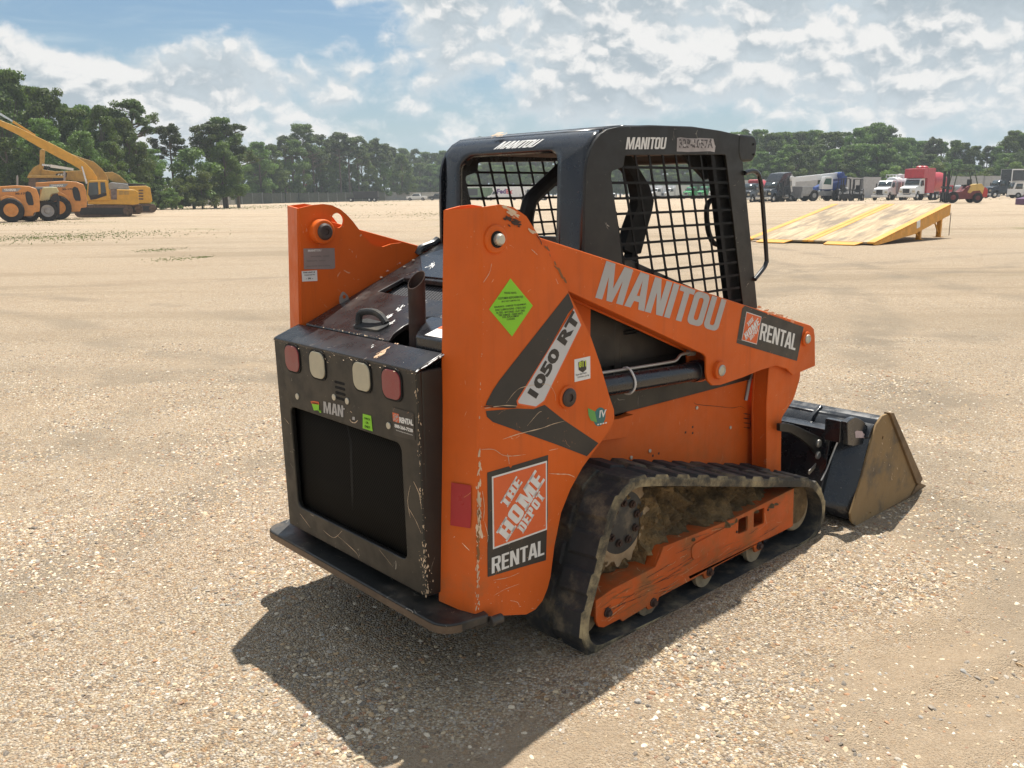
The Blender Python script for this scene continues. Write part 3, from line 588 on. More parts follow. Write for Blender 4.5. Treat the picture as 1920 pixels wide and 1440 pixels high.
# ---- rear door
XD = lambda z: 0.0+(1.125-z)*0.019
def door():
    sh = lambda q: Vector((q.x+(1.125-q.z)*0.019, q.y, q.z))
    W, zt, zb = 0.483, 1.125, 0.325
    hole = rrect(-0.375, 0.43, 0.392, 0.858, 0.03)
    m = MB(); m.prism([(-W, zb), (W, zb), (W, zt), (-W, zt)], 'X', 0.0, 0.022, 0, [hole], shear=sh)
    m.box((0.022, -W, zb), (0.11, -W+0.02, zt), 0); m.box((0.022, W-0.02, zb), (0.11, W, zt), 0); m.box((0.022, -W+.02, zb), (0.10, W-.02, zb+0.02), 0)
    d = m.build('rear_door', black, LDR, bevel=0.006, seg=3)
    # sloping top with rubbed paint
    m = MB(); G = []
    for x, z in ((-0.001, 1.120), (0.002, 1.1285), (0.012, 1.1345), (0.115, 1.172), (0.122, 1.165)):
        G.append([(x, y, z) for y in (-W, -W+.01, 0, W-.01, W)])
    m.sheet(G, 0); m.build('top_panel', hoodm, d, solid=-0.01)
    m = MB(); m.prism([(-W+.02, 1.10), (W-.02, 1.10), (W-.02, 1.13), (-W+.02, 1.13)], 'X', 0.025, 0.11, 0); 
    s = MB(); s.sheet([[(0.045+0.004*math.sin(k*.7), y, z) for k, y in enumerate(np.linspace(-0.40, 0.42, 12))] for z in (0.40, 0.6, 0.75, 0.89)], 0)
    s.build('grille_screen', screen, d, solid=-0.004)
    # ducting seen behind the screen, bulging through it
    b = MB(); b.tube([(0.05, 0.02, 0.86), (0.047, -0.0, 0.78), (0.046, 0.005, 0.62), (0.05, 0.01, 0.5), (0.055, 0.0, 0.43)], [0.012]*5, 0, 6); b.build('screen_rib', blackm, d)
    for nm, y, mt in (('tail_light', 0.334, redlens), ('work_light', 0.143, clearlens), ('work_light', -0.161, clearlens), ('tail_light', -0.344, redlens)):
        r = MB(); r.prism(rrect(y-0.060, 1.005, y+0.060, 1.121, 0.036), 'X', -0.0035, 0.001, 0, shear=sh); rim = r.build('light_rim', blackm, d)
        l = MB(); l.prism(rrect(y-0.0535, 1.012, y+0.0535, 1.114, 0.034, 7), 'X', -0.0075, -0.001, 0, shear=sh); l.build(nm, mt, d, bevel=0.003, seg=3)
    v = MB()
    for k, (px, py) in enumerate(crop((520, 600), 6, [(700, 708), (705, 768), (708, 828), (712, 888)])):
        c = at(px, py, 'X', 0.002); v.prism(rrect(c.y-0.034, c.z-0.005, c.y+0.034, c.z+0.005, 0.0049, 3), 'X', -0.0012+0.0, 0.003, 0, shear=sh)
    v.build('vent_slot', paint('void_black', (0.003, 0.003, 0.003), 0.9), d)
    for px, py in crop((520, 600), 6, [(225, 860), (640, 868), (788, 912), (1252, 1188)]):
        c = at(px, py, 'X', 0.003); b = MB(); b.cyl((-0.004+XD(c.z), c.y, c.z), 'X', 0.0125, 0.006, 0, 16); b.build('bolt', zinc, d, bevel=0.002)
    # lettering and stickers on the door
    e = MB(); X = lambda px, py, o=0.0015: Vector((XD(at(px, py, 'X', 0.002).z)-o, *at(px, py, 'X', 0.002)[1:]))
    def q(pts): return [X(*p) for p in crop((560, 740), 8, pts)]
    A = q([(370, 270), (665, 340), (370, 100)]); put_block(e, 'MAN', A[0], A[1]-A[0], A[2]-A[0], 0)
    put_poly(e, [p for p in q([(655, 195), (690, 205), (685, 228), (660, 222)])], 0)
    scratch(e, q([(762, 370), (790, 410), (840, 422), (885, 385)]), 0.0022, (-0.0002, 0, 0), 2)
    put_poly(e, q([(805, 330), (840, 335), (838, 385), (800, 375)]), 0); scratch(e, q([(770, 245), (800, 272)]), 0.0014, (-0.0002, 0, 0), 2)
    e.build('lettering', [greyd, greend, chipm, blackm, orangd, blackd, orangd, white], d, smooth=0, fixn=False); e = MB()
    put_poly(e, q([(960, 285), (1085, 318), (1105, 552), (955, 505)]), 1)
    g = lambda pts: [X(*p, 0.0022) for p in crop((560, 740), 8, pts)]
    for s_, o_, u_, v_ in (('CHECK', (980, 365), (1075, 392), (980, 335)), ('OIL', (1005, 430), (1048, 442), (1005, 400)), ('DAILY', (990, 490), (1070, 512), (990, 455))):
        P = g([o_, u_, v_]); put_text(e, s_, P[0], P[1]-P[0], P[2]-P[0], 3, bold=0.02)
    e.build('oil_check_sticker', [greyd, greend, chipm, blackm, orangd, blackd, orangd, white], d, smooth=0, fixn=False); e = MB()
    put_poly(e, q([(175, 100), (230, 95), (300, 110), (305, 150), (190, 135)]), 4); put_poly(e, q([(192, 137), (303, 152), (300, 235), (222, 236)]), 1); put_poly(e, q([(285, 225), (300, 222), (322, 262), (328, 225), (335, 268), (315, 275)]), 1)
    P = g([(195, 132), (290, 145), (197, 112)]); put_text(e, 'WARNING', P[0], P[1]-P[0], P[2]-P[0], 3)
    e.build('warning_sticker', [greyd, greend, chipm, blackm, orangd, blackd, orangd, white], d, smooth=0, fixn=False); e = MB()
    put_poly(e, q([(1400, 185), (1725, 275), (1740, 690), (1425, 610)]), 5)
    put_poly(e, g([(1410, 265), (1505, 290), (1508, 425), (1418, 395)]), 6)
    def r2(pts): return [X(*p, 0.0030) for p in crop((560, 740), 8, pts)]
    for s_, o_, u_, v_ in (('THE', (1425, 330), (1465, 300), (1418, 310)), ('HOME', (1432, 398), (1505, 335), (1420, 350)), ('DEPOT', (1465, 415), (1508, 380), (1455, 395))):
        P = r2([o_, u_, v_]); put_text(e, s_, P[0], P[1]-P[0], P[2]-P[0], 0, bold=0.03)
    for s_, o_, u_, v_, b_ in (('RENTAL', (1512, 418), (1722, 468), (1510, 330), 0.055), ('888-266-7228', (1440, 490), (1715, 570), (1438, 435), 0.04), ('homedepotrental.com', (1462, 545), (1712, 622), (1460, 520), 0.0)):
        P = g([o_, u_, v_]); put_text(e, s_, P[0], P[1]-P[0], P[2]-P[0], 7, bold=b_, spacing=0.9)
    e.build('rental_sticker', [greyd, greend, chipm, blackm, orangd, blackd, orangd, white], d, smooth=0, fixn=False)
    # knocks and scratches
    s = MB()
    chips(s, (0.0, -W, 1.12), (0.015, -W, 0.33), 90, (-0.0007, -0.0007, 0), 0.004, 0.0022, 0)
    chips(s, (0.012, -W, 0.50), (0.015, -W, 0.34), 60, (-0.0007, -0.0006, 0), 0.010, 0.0022, 0)
    chips(s, (-0.0015, -W, 1.118), (-0.0015, W, 1.118), 60, (-0.0010, 0, 0.0012), 0.007, 0.0017, 0)
    chips(s, (0.004, -W-0.0005, 1.127), (0.115, -W-0.0005, 1.168), 34, (0, -0.0008, 0.0012), 0.0016, 0.0042, 1)
    chips(s, (-0.0012, 0.30, 1.10), (-0.0012, 0.0, 1.09), 14, (-0.0008, 0, 0), 0.012, 0.002, 0)
    for (px, py, w, h, mi) in ((1115, 280, 60, 26, 1), (1220, 350, 150, 24, 2)):
        c0 = crop((520, 600), 6, [(px-w/2*1.6, py+w/2), (px+w/2*1.6, py-w/2)])
        P = [atp(*c, (0.012, 0, 1.1345), (-0.34, 0, 1)) for c in c0]; chips(s, P[0], P[1], 50 if mi == 1 else 110, (0, 0, 0.0012), 0.007, 0.0045, mi)
    for pts in ([(0.012, -.44, .74), (0.012, -.47, .70), (0.012, -.478, .65)], [(0.006, -.42, .72), (0.008, -.40, .66), (0.01, -.41, .60)], [(0.012, .38, .40), (0.012, .30, .36)], [(0.012, .10, .39), (0.012, -.03, .36), (0.012, -.06, .34)], [(0.012, -.20, .42), (0.012, -.28, .38)],
                [(0.012, -.395, .64), (0.012, -.44, .60), (0.012, -.47, .56)], [(0.003, .45, .80), (0.006, .41, .78)], [(0.014, .2, .38), (0.014, .12, .37), (0.014, .05, .42)]):
        scratch(s, [(XD(p[2])-0.0005, p[1], p[2]) for p in pts], 0.0013, (-0.0008, 0, 0), 0)
    tag(s.build('paint_scratches', [chipm, white, paint('rubbed_tan', (0.55, 0.36, 0.22), 0.7, var=0.3)], d, smooth=0, fixn=False), kind='stuff')
    return d
door()
# ---- rear bumper
m = MB(); P = fillet([(-0.030, -0.625), (0.15, -0.66), (0.16, -0.60), (0.30, -0.60), (0.30, 0.60), (0.16, 0.60), (0.15, 0.66), (-0.030, 0.625)], [0.075, 0.02, 0, 0, 0, 0, 0.02, 0.075], 6)
m.prism(P, 'Z', 0.246, 0.281); bmp = m.build('rear_bumper', bumperm, LDR, bevel=0.007, seg=3)
m = MB(); E = [(x*1.0, y) for x, y in P if x < 0.10]; E = sorted([p for p in P if p[0] < 0.13], key=lambda p: p[1])
for i in range(len(E)-1):
    pass
rub = MB(); Lp = [Vector((x-0.0016, y*1.0015, 0.2475)) for x, y in E]; Up = [Vector((x-0.0016, y*1.0015, 0.2745)) for x, y in E]
rub.sheet([Lp, Up], 0); rub.build('rubbed_edge', bedge, bmp, fixn=False)
m = MB(); m.box((0.14, -0.60, 0.20), (0.30, -0.54, 0.250)); m.tube([(0.15, -0.66, 0.252), (0.20, -0.665, 0.252)], 0.018, 0, 12); m.build('bumper_bracket', bumperm, bmp, bevel=0.004)
# ---- hood
HZ = lambda x: 1.177+(x-0.125)*0.415
def hood():
    rot = lambda q: Vector((q.x, q.y, HZ(q.x)+q.z))
    mesh_hole = [(0.405, 0.19), (0.405, -0.30), (0.53, -0.30), (0.53, 0.31), (0.413, 0.325)]
    notch = [(0.135, -0.16), (0.172, -0.128), (0.218, -0.121), (0.281, -0.143), (0.290, -0.19), (0.265, -0.30), (0.135, -0.30)]
    outline = [(0.125, 0.443), (0.125, -0.155), (0.165, -0.125), (0.22, -0.115), (0.285, -0.135), (0.30, -0.19), (0.285, -0.25), (0.285, -0.443), (0.84, -0.443), (0.84, 0.443)]
    m = MB(); m.prism(outline, 'Z', -0.020, 0.0, 0, [mesh_hole], shear=rot)
    h = m.build('engine_hood', hoodm, LDR, bevel=0.005, seg=3)
    m = MB(); m.prism([(0.39, 0.34), (0.39, -0.32), (0.55, -0.32), (0.55, 0.34)], 'Z', -0.045, -0.035, 0, shear=rot); m.build('intake_screen', screenmat('intake_screen_mesh', 420, (0.006, 0.006, 0.007), (0.10, 0.10, 0.105)), h)
    # upper plate by the cab
    m = MB(); m.prism([(0.545, 0.20), (0.545, -0.44), (0.82, -0.44), (0.82, 0.30), (0.70, 0.42)], 'Z', 0.001, 0.007, 0, shear=rot); m.build('upper_cover', blackg, h, bevel=0.002)
    # grab loop
    P = [atp(px, py, (0.125, 0, 1.177), (-0.415, 0, 1)) for px, py in crop((500, 360), 3.6, [(800, 900), (640, 890)])]
    U3 = lambda px, py, dz: (lambda p: Vector((p.x, p.y, p.z+dz)))(atp(px, py+0, (0.125, 0, 1.177+dz), (-0.415, 0, 1)))
    m = MB(); a = Vector((0.176, -0.010, HZ(0.176))); b = Vector((0.176, 0.115, HZ(0.176)))
    loop = [(0.178, 0.122, 0.004), (0.180, 0.124, 0.030), (0.185, 0.108, 0.047), (0.194, 0.050, 0.050), (0.203, 0.010, 0.034), (0.207, -0.022, 0.006)]
    m.tube(smoothpath([(x, y, HZ(x)+z) for x, y, z in loop], 6), 0.0135, 0, 10)
    m.prism(fillet([(0.155, 0.14), (0.155, -0.04), (0.205, -0.05), (0.215, 0.13)], 0.02), 'Z', 0.0, 0.008, 0, shear=rot)
    m.build('latch_handle', rubber, h, bevel=0.0)
    m = MB(); m.prism(fillet([(0.0, 0.0), (0.045, 0.0), (0.045, 0.03), (0.02, 0.055), (0.0, 0.03)], 0.01), 'Y', 0.0, 0.004, 0, [circ(0.024, 0.030, 0.009, 12)])
    m.build('hood_tab', steel, h, loc=(0.285, 0.432, 1.243))
    for x, y in ((0.60, 0.40), (0.66, 0.415), (0.50, 0.435)):
        b = MB(); b.cyl((x, y, HZ(x)+0.006), 'Z', 0.006, 0.004, 0, 10); b.build('bolt', zinc, h)
    s = MB(); 
    for (px, py, L_, n) in ((905, 785, 18, 22), (835, 838, 10, 14), (850, 880, 10, 12), (1060, 755, 16, 10), (1110, 515, 26, 20), (815, 548, 8, 8), (890, 495, 10, 10)):
        c = [atp(*q, (0.125, 0, 1.177), (-0.415, 0, 1)) for q in crop((500, 360), 3.6, [(px-L_, py+L_), (px+L_, py-L_)])]
        up = (0, 0, 0.0012) if c[0].x < 0.54 else (0, 0, 0.009)
        chips(s, c[0], c[1], n, up, 0.007, 0.0040, 0)
    chips(s, (0.125, 0.44, 1.177), (0.125, -0.15, 1.177), 40, (-0.0006, 0, 0.0012), 0.003, 0.0016, 1)
    chips(s, (0.13, 0.444, HZ(.13)), (0.8, 0.444, HZ(.8)), 40, (0, 0.0003, 0.0010), 0.003, 0.003, 1)
    tag(s.build('paint_chips', [white, chipm], h, smooth=0, fixn=False), kind='stuff')
    return h
hood()
# exhaust and side box
m = MB(); ax = Vector((0.012, 0.0, 1)).normalized(); base = Vector((0.215, -0.205, 1.14)); k = 24
def ring(r, f): return [base+Vector((r*math.cos(2*PI*q/k), r*math.sin(2*PI*q/k), 0))+ax*f(r*math.cos(2*PI*q/k), r*math.sin(2*PI*q/k)) for q in range(k)]
cut = lambda x, y: 0.252+0.95*x+0.20*y
m.sheet([ring(0.0315, lambda x, y: 0), ring(0.0315, lambda x, y: 0.09), ring(0.033, lambda x, y: 0.095), ring(0.0315, lambda x, y: 0.10), ring(0.0315, cut), ring(0.029, cut), ring(0.029, lambda x, y: 0.05)], 0, closed=True)
m.build('exhaust_pipe', rusty, LDR)
m = MB(); m.prism(fillet([(0.135, -0.300), (0.135, -0.462), (0.285, -0.462), (0.285, -0.20), (0.25, -0.20)], 0.012), 'Z', 1.08, 1.2085, shear=lambda q: Vector((q.x, q.y, q.z+(q.x-0.135)*0.30 if q.z > 1.15 else q.z))); sb = m.build('side_box', blackg, LDR, bevel=0.006, seg=3)
e = MB(); zz = 1.2085; Q = lambda x, y, o=0.0012: Vector((x, y, zz+(x-0.135)*0.30+o))
put_poly(e, [Q(0.150, -0.335), Q(0.150, -0.448), Q(0.205, -0.458), Q(0.205, -0.335)], 0); put_poly(e, [Q(0.2052, -0.335), Q(0.2052, -0.458), Q(0.237, -0.458), Q(0.237, -0.335)], 1)
put_text(e, 'WARNING', Q(0.212, -0.35, .002), Q(0.212, -0.445, .002)-Q(0.212, -0.35, .002), Q(0.232, -0.35, .002)-Q(0.212, -0.35, .002), 2, bold=0.04)
e.build('warning_label', [white, orangd, blackm], sb, smooth=0, fixn=False)
m = MB(); m.box((0.085, -0.43, 0.34), (0.80, 0.43, 1.05)); m.box((0.10, -0.44, 0.24), (2.02, 0.44, 0.90)); m.box((0.30, -0.43, 0.9), (0.82, 0.43, 1.18)); m.build('chassis', blackm, LDR)

# ---- towers (the uprights that carry the lift arms)
LEAN = 0.043
def tower(sgn, side):
    f = MB() ; yb, ya = 0.619, 0.475
    outer = [(0.118, 0.271), (0.354, 0.196), (0.40, 0.200), (0.436, 0.222), (0.462, 0.262), (0.478, 0.305), (0.498, 0.42), (0.533, 0.541), (0.582, 0.620), (0.647, 0.690), (0.790, 0.800), (0.822, 0.840), (0.820, 0.880), (0.791, 0.940), (0.740, 1.065), (0.684, 1.180), (0.563, 1.356), (0.470, 1.490), (0.415, 1.560), (0.365, 1.618), (0.307, 1.648), (0.25, 1.657), (0.177, 1.650)]
    V = [(x, -yb, z) for x, z in outer]+[(0.077, -ya, 0.292), (0.142, -ya, 1.640)]
    n = len(outer); nz = 6
    f.add(V, [tuple(range(n)), (0, n-1, n+1, n)])
    t = (f if side == 'right' else f.mirror()).build('lift_tower', orange, LDR, bevel=0.006, seg=3, ang=15, smooth=0)
    md = t.modifiers.new('plate', 'SOLIDIFY'); md.thickness = 0.012; md.offset = 0
    g = MB(); inner = [(0.077, 0.292)]+T2(crop((500, 360), 3.6, [(215, 108), (300, 88), (375, 81), (430, 89), (490, 118), (530, 152), (570, 195), (610, 248), (650, 300), (690, 345), (735, 368), (775, 370), (830, 350), (900, 342), (960, 352), (1020, 378)]), 'Y', 0.481)+[(0.84, 1.40), (0.84, 0.8), (0.5, 0.35)]
    g.prism(inner, 'Y', ya-0.006, ya+0.006, 0, [circ(0.318, 1.588, 0.031, 24)])
    (g if side == 'left' else g.mirror()).build('inner_plate', orange, t)
    s = -1 if side == 'right' else 1
    # pivot pins
    for (x, z, y0, rr) in ((0.226, 1.548, yb, 0.046),):
        b = MB(); b.lathe([(rr*1.02, 0), (rr*1.02, 0.008), (rr*0.9, 0.013), (0.026, 0.013)], (x, s*(y0+0.004), z), (0, s, 0)); b.build('pivot_boss', orange, t, bevel=0.002)
        b = MB(); b.lathe([(0.027, 0.0), (0.027, 0.014)], (x, s*(y0+0.006), z), (0, s, 0)); b.lathe([(0.019, 0.01), (0.019, 0.024), (0.014, 0.030), (0.0005, 0.030)], (x, s*(y0+0.010), z), (0, s, 0), 1)
        b.build('pivot_pin', [blackm, zinc], t)
    b = MB(); xx, zz_ = 0.226, 1.546; b.lathe([(0.050, 0), (0.050, 0.045), (0.044, 0.050), (0.032, 0.050)], (xx, s*(ya-0.004), zz_), (0, -s, 0)); b.build('inner_boss', orange, t, bevel=0.003)
    b = MB(); b.lathe([(0.034, 0), (0.034, 0.008), (0.026, 0.016), (0.014, 0.016), (0.013, 0.010), (0.0005, 0.010)], (xx, s*(ya-0.050), zz_), (0, -s, 0)); b.build('greasy_pin', paint('greasy_steel', (0.05, 0.035, 0.03), 0.5, var=0.4), t)
    b = MB(); b.lathe([(0.043, 0), (0.041, 0.012), (0.034, 0.016)], (0.558, s*(yb+0.003), 0.974), (0, s, 0)); b.build('pivot_boss', orange, t)
    b = MB(); b.lathe([(0.034, 0), (0.034, 0.010), (0.028, 0.014), (0.014, 0.014), (0.013, 0.009), (0.0005, 0.009)], (0.558, s*(yb+0.014), 0.974), (0, s, 0)); b.build('cylinder_pin', paint('greasy_steel', (0.05, 0.035, 0.03)), t)
    return t
tr = tower(-1, 'right'); tl = tower(1, 'left')
# decals on the right tower
YO = -0.6262
def homelogo(e, o, u, v, n, om, wm, bl=None):
    """orange square with diagonal lettering; o lower-left, u right, v up, n outward"""
    P = lambda a, b, k=0.0: o+u*a+v*b+n*k
    put_poly(e, [P(0, 0), P(1, 0), P(1, 1), P(0, 1)], wm)
    put_poly(e, [P(.025, .025, .0006), P(.975, .025, .0006), P(.975, .975, .0006), P(.025, .975, .0006)], om)
    for s_, a, uu, vv, bd in (('THE', (.25, .50), (.29, .30), (-.115, .115), .05), ('HOME', (.245, .035), (.715, .70), (-.19, .19), .075), ('DEPOT', (.54, .07), (.42, .42), (-.115, .115), .05)):
        O_ = P(*a, .0012); put_block(e, s_, O_, u*uu[0]+v*uu[1], u*vv[0]+v*vv[1], wm, st=0.20, gap=0.10, serif=0.13)
e = MB()
dp = lambda pts, o=0.0: [Vector((q.x, YO-o, q.z)) for q in T(pts, 'Y', YO)]
put_poly(e, dp([(957, 522), (999, 573), (960, 631), (917, 580)]), 0)
c3 = lambda pts: crop((820, 360), 3.4286, pts)
for s_, x0, y0, x1, y1, h_ in (('PLEASE NOTE:', 430, 655, 508, 655, 13), ('CUSTOMER RESPONSIBILITIES', 390, 692, 550, 680, 14), ('(BUT NOT LIMITED TO)', 412, 712, 530, 702, 12), ('INSURANCE - DAMAGE TO EQUIPMENT', 365, 748, 570, 728, 13), ('DAILY LUBRICATIONS - CHECK OILS', 372, 766, 568, 748, 13), ('FILTERS - BATTERIES - FLAT TIRES', 378, 784, 562, 768, 13), ('TIRE DAMAGE - WEAR PARTS', 392, 800, 548, 786, 13), ('FUEL REPLACEMENT', 418, 812, 525, 802, 12), ('CLEANING', 445, 824, 498, 820, 11)):
    P = dp(c3([(x0, y0), (x1, y1), (x0, y0-h_)]), 0.001); put_text(e, s_, P[0], P[1]-P[0], P[2]-P[0], 1, bold=0.012)
e.build('notice_sticker', [greend, blackd, orangd, silver, white, yellowd, teal, leafg], tr, smooth=0, fixn=False, label='lime green diamond sticker'); e = MB()
put_poly(e, dp(c3([(842, 648), (876, 740), (842, 780), (505, 1385), (520, 1388), (310, 1372), (320, 1345), (360, 1270), (400, 1210)])), 1)
put_poly(e, dp(crop((820, 740), 2.88, [(262, 88), (430, 75), (520, 78), (580, 55), (685, 138), (870, 262), (808, 333), (640, 268), (300, 148), (268, 120)])), 1)
put_poly(e, dp(c3([(880, 742), (930, 855), (690, 1345), (635, 1388), (512, 1366), (508, 1342)]), .0008), 2)
put_poly(e, dp(c3([(876, 750), (922, 855), (684, 1340), (632, 1378), (522, 1358), (518, 1342)]), .0014), 3)
P = dp(c3([(625, 1345), (915, 815), (575, 1290)]), .0022)
put_text(e, '1050 RT', P[0], P[1]-P[0], (P[2]-P[0])*1.0, 1, bold=0.05, shear=-0.12)
e.build('model_decal', [greend, blackd, orangd, silver, white, yellowd, teal, leafg], tr, smooth=0, fixn=False, label='black arrow stripe with a silver number panel'); e = MB()
put_poly(e, dp(c3([(881, 1077), (983, 1055), (984, 1198), (882, 1222)])), 4)
P = dp(c3([(908, 1130), (955, 1120), (908, 1090)]), .0016); put_poly(e, dp(c3([(905, 1095), (930, 1083), (957, 1090), (957, 1140), (935, 1160), (908, 1145)]), .0008), 1); put_text(e, '811', P[0], P[1]-P[0], P[2]-P[0], 5, bold=0.05)
for s_, x0, y0, x1, y1, h_ in (('Know what\'s below.', 890, 1182, 960, 1165, 12), ('Call before you dig.', 900, 1200, 975, 1183, 13)):
    P = dp(c3([(x0, y0), (x1, y1), (x0, y0-h_)]), .0012); put_text(e, s_, P[0], P[1]-P[0], P[2]-P[0], 1, bold=0.01)
e.build('safety_sticker', [greend, blackd, orangd, silver, white, yellowd, teal, leafg], tr, smooth=0, fixn=False, label='white square safety sticker'); e = MB()
tc_ = Vector((0.737, YO, 0.868)); put_poly(e, [tc_+Vector((0.034*math.cos(t), 0, 0.036*math.sin(t))) for t in np.linspace(0, 2*PI, 24, endpoint=False)], 6)
put_poly(e, [p for p in dp(crop((820, 740), 2.88, [(812, 72), (850, 90), (862, 150), (828, 140), (815, 110)]), .0008)], 7)
P = dp(crop((820, 740), 2.88, [(872, 125), (912, 118), (872, 85)]), .0016); put_text(e, 'IV', P[0], P[1]-P[0], P[2]-P[0], 4, shear=0.1)
for k in range(4):
    P = dp(crop((820, 740), 2.88, [(862+k*14, 165-k*3), (872+k*14, 163-k*3), (862+k*14, 158-k*3)]), .0016); put_poly(e, [P[0], P[1], P[1]+P[2]-P[0], P[2]], 4)
e.build('emissions_sticker', [greend, blackd, orangd, silver, white, yellowd, teal, leafg], tr, smooth=0, fixn=False, label='teal round sticker with a green leaf'); e = MB()
# big square store sticker with the word RENTAL below
put_poly(e, dp(crop((900, 840), 5.536, [(75, 255), (300, 190), (320, 210), (335, 185), (708, 72), (700, 400), (705, 700), (695, 845), (685, 1165), (560, 1200), (80, 1340), (78, 1050), (82, 700)])), 1)
lx, lz, ls = 0.196, 0.757, 0.262
homelogo(e, Vector((lx, YO-.0008, lz-ls)), Vector((ls, 0, 0)), Vector((0, 0, ls)), Vector((0, -1, 0)), 2, 4)
P = dp(crop((900, 840), 5.536, [(120, 1305), (665, 1105), (120, 1140)]), .0010); put_block(e, 'RENTAL', P[0], P[1]-P[0], P[2]-P[0], 4, st=0.16)
e.build('rental_sticker', [greend, blackd, orangd, silver, white, yellowd, teal, leafg], tr, smooth=0, fixn=False)
# red reflector sticker on the slanted rear flange
def flange(px, py, off=0.009):
    n = Vector((-0.144*1.0, -0.036, 0)); A = Vector((0.118, -0.619, 0.271)); B = Vector((0.177, -0.619, 1.650)); Cc = Vector((0.077, -0.475, 0.292)); nn = (B-A).cross(Cc-A).normalized()
    if nn.x > 0: nn = -nn
    return atp(px, py, A+nn*off, nn)
e = MB(); put_poly(e, [flange(x, y) for x, y in crop((820, 740), 2.88, [(75, 474), (182, 490), (182, 560), (184, 640), (178, 722), (70, 705)])], 0); e.build('reflector_tape', redd, tr, smooth=0, fixn=False)
# rusted knocks along the fold and scratches on the side
s = MB(); fo = lambda z: Vector((0.112+z*0.0425, -0.622, z))
chips(s, fo(0.30), fo(0.86), 70, (-0.004, -0.0048, 0), 0.0035, 0.0042, 0); chips(s, fo(0.52), fo(0.70), 40, (-0.004, -0.0050, 0), 0.003, 0.008, 0); chips(s, fo(0.48), fo(0.70), 26, (-0.004, -0.0060, 0), 0.0012, 0.007, 1)
chips(s, fo(0.9), fo(1.5), 14, (-0.002, -0.0055, 0), 0.004, 0.0022, 0)
Z = lambda pts: [Vector((p.x, -0.6255, p.z)) for p in T(crop((820, 740), 2.88, pts), 'Y', -0.625)]
for pts, w in (([(350, 240), (440, 210), (560, 180), (620, 158), (690, 140)], .0016), ([(235, 295), (300, 295), (350, 325), (400, 330), (475, 322)], .0014), ([(375, 318), (382, 350), (385, 375)], .0014), ([(600, 425), (660, 428), (705, 430), (740, 445)], .0018), ([(240, 520), (250, 600), (245, 680)], .0014), ([(300, 1000), (380, 985), (440, 960)], .001),
               ([(390, 1110), (430, 1120), (440, 1145)], .001), ([(300, 1085), (360, 1050), (440, 1020)], .0008), ([(480, 170), (540, 100), (560, 90)], .0008), ([(250, 680), (270, 760), (265, 800)], .001), ([(600, 300), (650, 290)], .001), ([(130, 800), (170, 840)], .0012)):
    scratch(s, Z(pts), w, (0, -0.0028, 0), 0)
Z3 = lambda pts: [Vector((p.x, -0.6255, p.z)) for p in T(c3(pts), 'Y', -0.625)]
for pts, w, mi in (([(292, 580), (330, 520), (345, 460)], .0012, 0), ([(600, 368), (625, 390), (640, 405)], .0014, 0), ([(758, 558), (772, 590)], .0014, 0), ([(440, 1355), (500, 1280), (560, 1250), (700, 1235), (750, 1290), (755, 1340)], .0011, 0), ([(630, 272), (655, 305), (668, 338)], .002, 2), ([(295, 1378), (400, 1382), (500, 1385)], .0030, 2), ([(300, 1390), (420, 1372), (510, 1375)], .0018, 0)):
    scratch(s, Z3(pts), w, (0, -0.0028, 0), mi)
for a, b, n, mi in (((430, 100), (510, 150), 26, 0), ((420, 165), (530, 210), 24, 2), ((580, 240), (620, 262), 10, 0), ((700, 360), (840, 610), 16, 1)):
    A, B = Z3([a, b]); chips(s, A, B, n, (0, -0.0022, 0), 0.006 if n > 20 else 0.002, 0.006, mi)
A, B = Z([(150, 960), (600, 560)]); chips(s, A, B, 40, (0, -0.0018, 0), 0.09, 0.0016, 0)
A, B = Z([(250, 1100), (560, 1120)]); chips(s, A, B, 30, (0, -0.0018, 0), 0.03, 0.0016, 0)
tag(s.build('paint_scratches', [chipm, rustc, paint('dark_scuff', (0.05, 0.025, 0.015), 0.7)], tr, smooth=0, fixn=False), kind='stuff')
# grey plate and white sticker on the left inner plate
e = MB(); yi = 0.4675; ip_ = lambda pts, o=0: [Vector((q.x, yi-o, q.z)) for q in T(crop((500, 360), 3.6, pts), 'Y', yi)]
put_poly(e, ip_([(248, 382), (458, 378), (462, 512), (445, 520), (252, 522)]), 0); put_poly(e, ip_([(236, 535), (340, 528), (343, 600), (240, 605)]), 1)
P = ip_([(278, 405), (368, 400), (278, 388)], .001); put_text(e, 'MANITOU', P[0], P[1]-P[0], P[2]-P[0], 1, bold=0.05)
for s_, x0, y0, x1, y1, h_, mi in (('THIS UNIT IS', 245, 549, 325, 545, 9, 2), ('Inspected by', 255, 566, 325, 562, 9, 2), ('- IA -', 265, 590, 312, 588, 12, 2), ('MODEL 1050', 300, 440, 420, 436, 9, 3), ('SERIAL NO.', 270, 470, 400, 466, 8, 3), ('MADE IN USA', 270, 505, 430, 500, 8, 3)):
    P = ip_([(x0, y0), (x1, y1), (x0, y0-h_)], .001); put_text(e, s_, P[0], P[1]-P[0], P[2]-P[0], mi)
e.build('data_plate', [paint('dull_plate', (0.30, 0.25, 0.23), 0.45, metal=0.3, var=0.2), white, blackm, paint('plate_print', (0.20, 0.17, 0.16), 0.5)], tl, smooth=0, fixn=False)

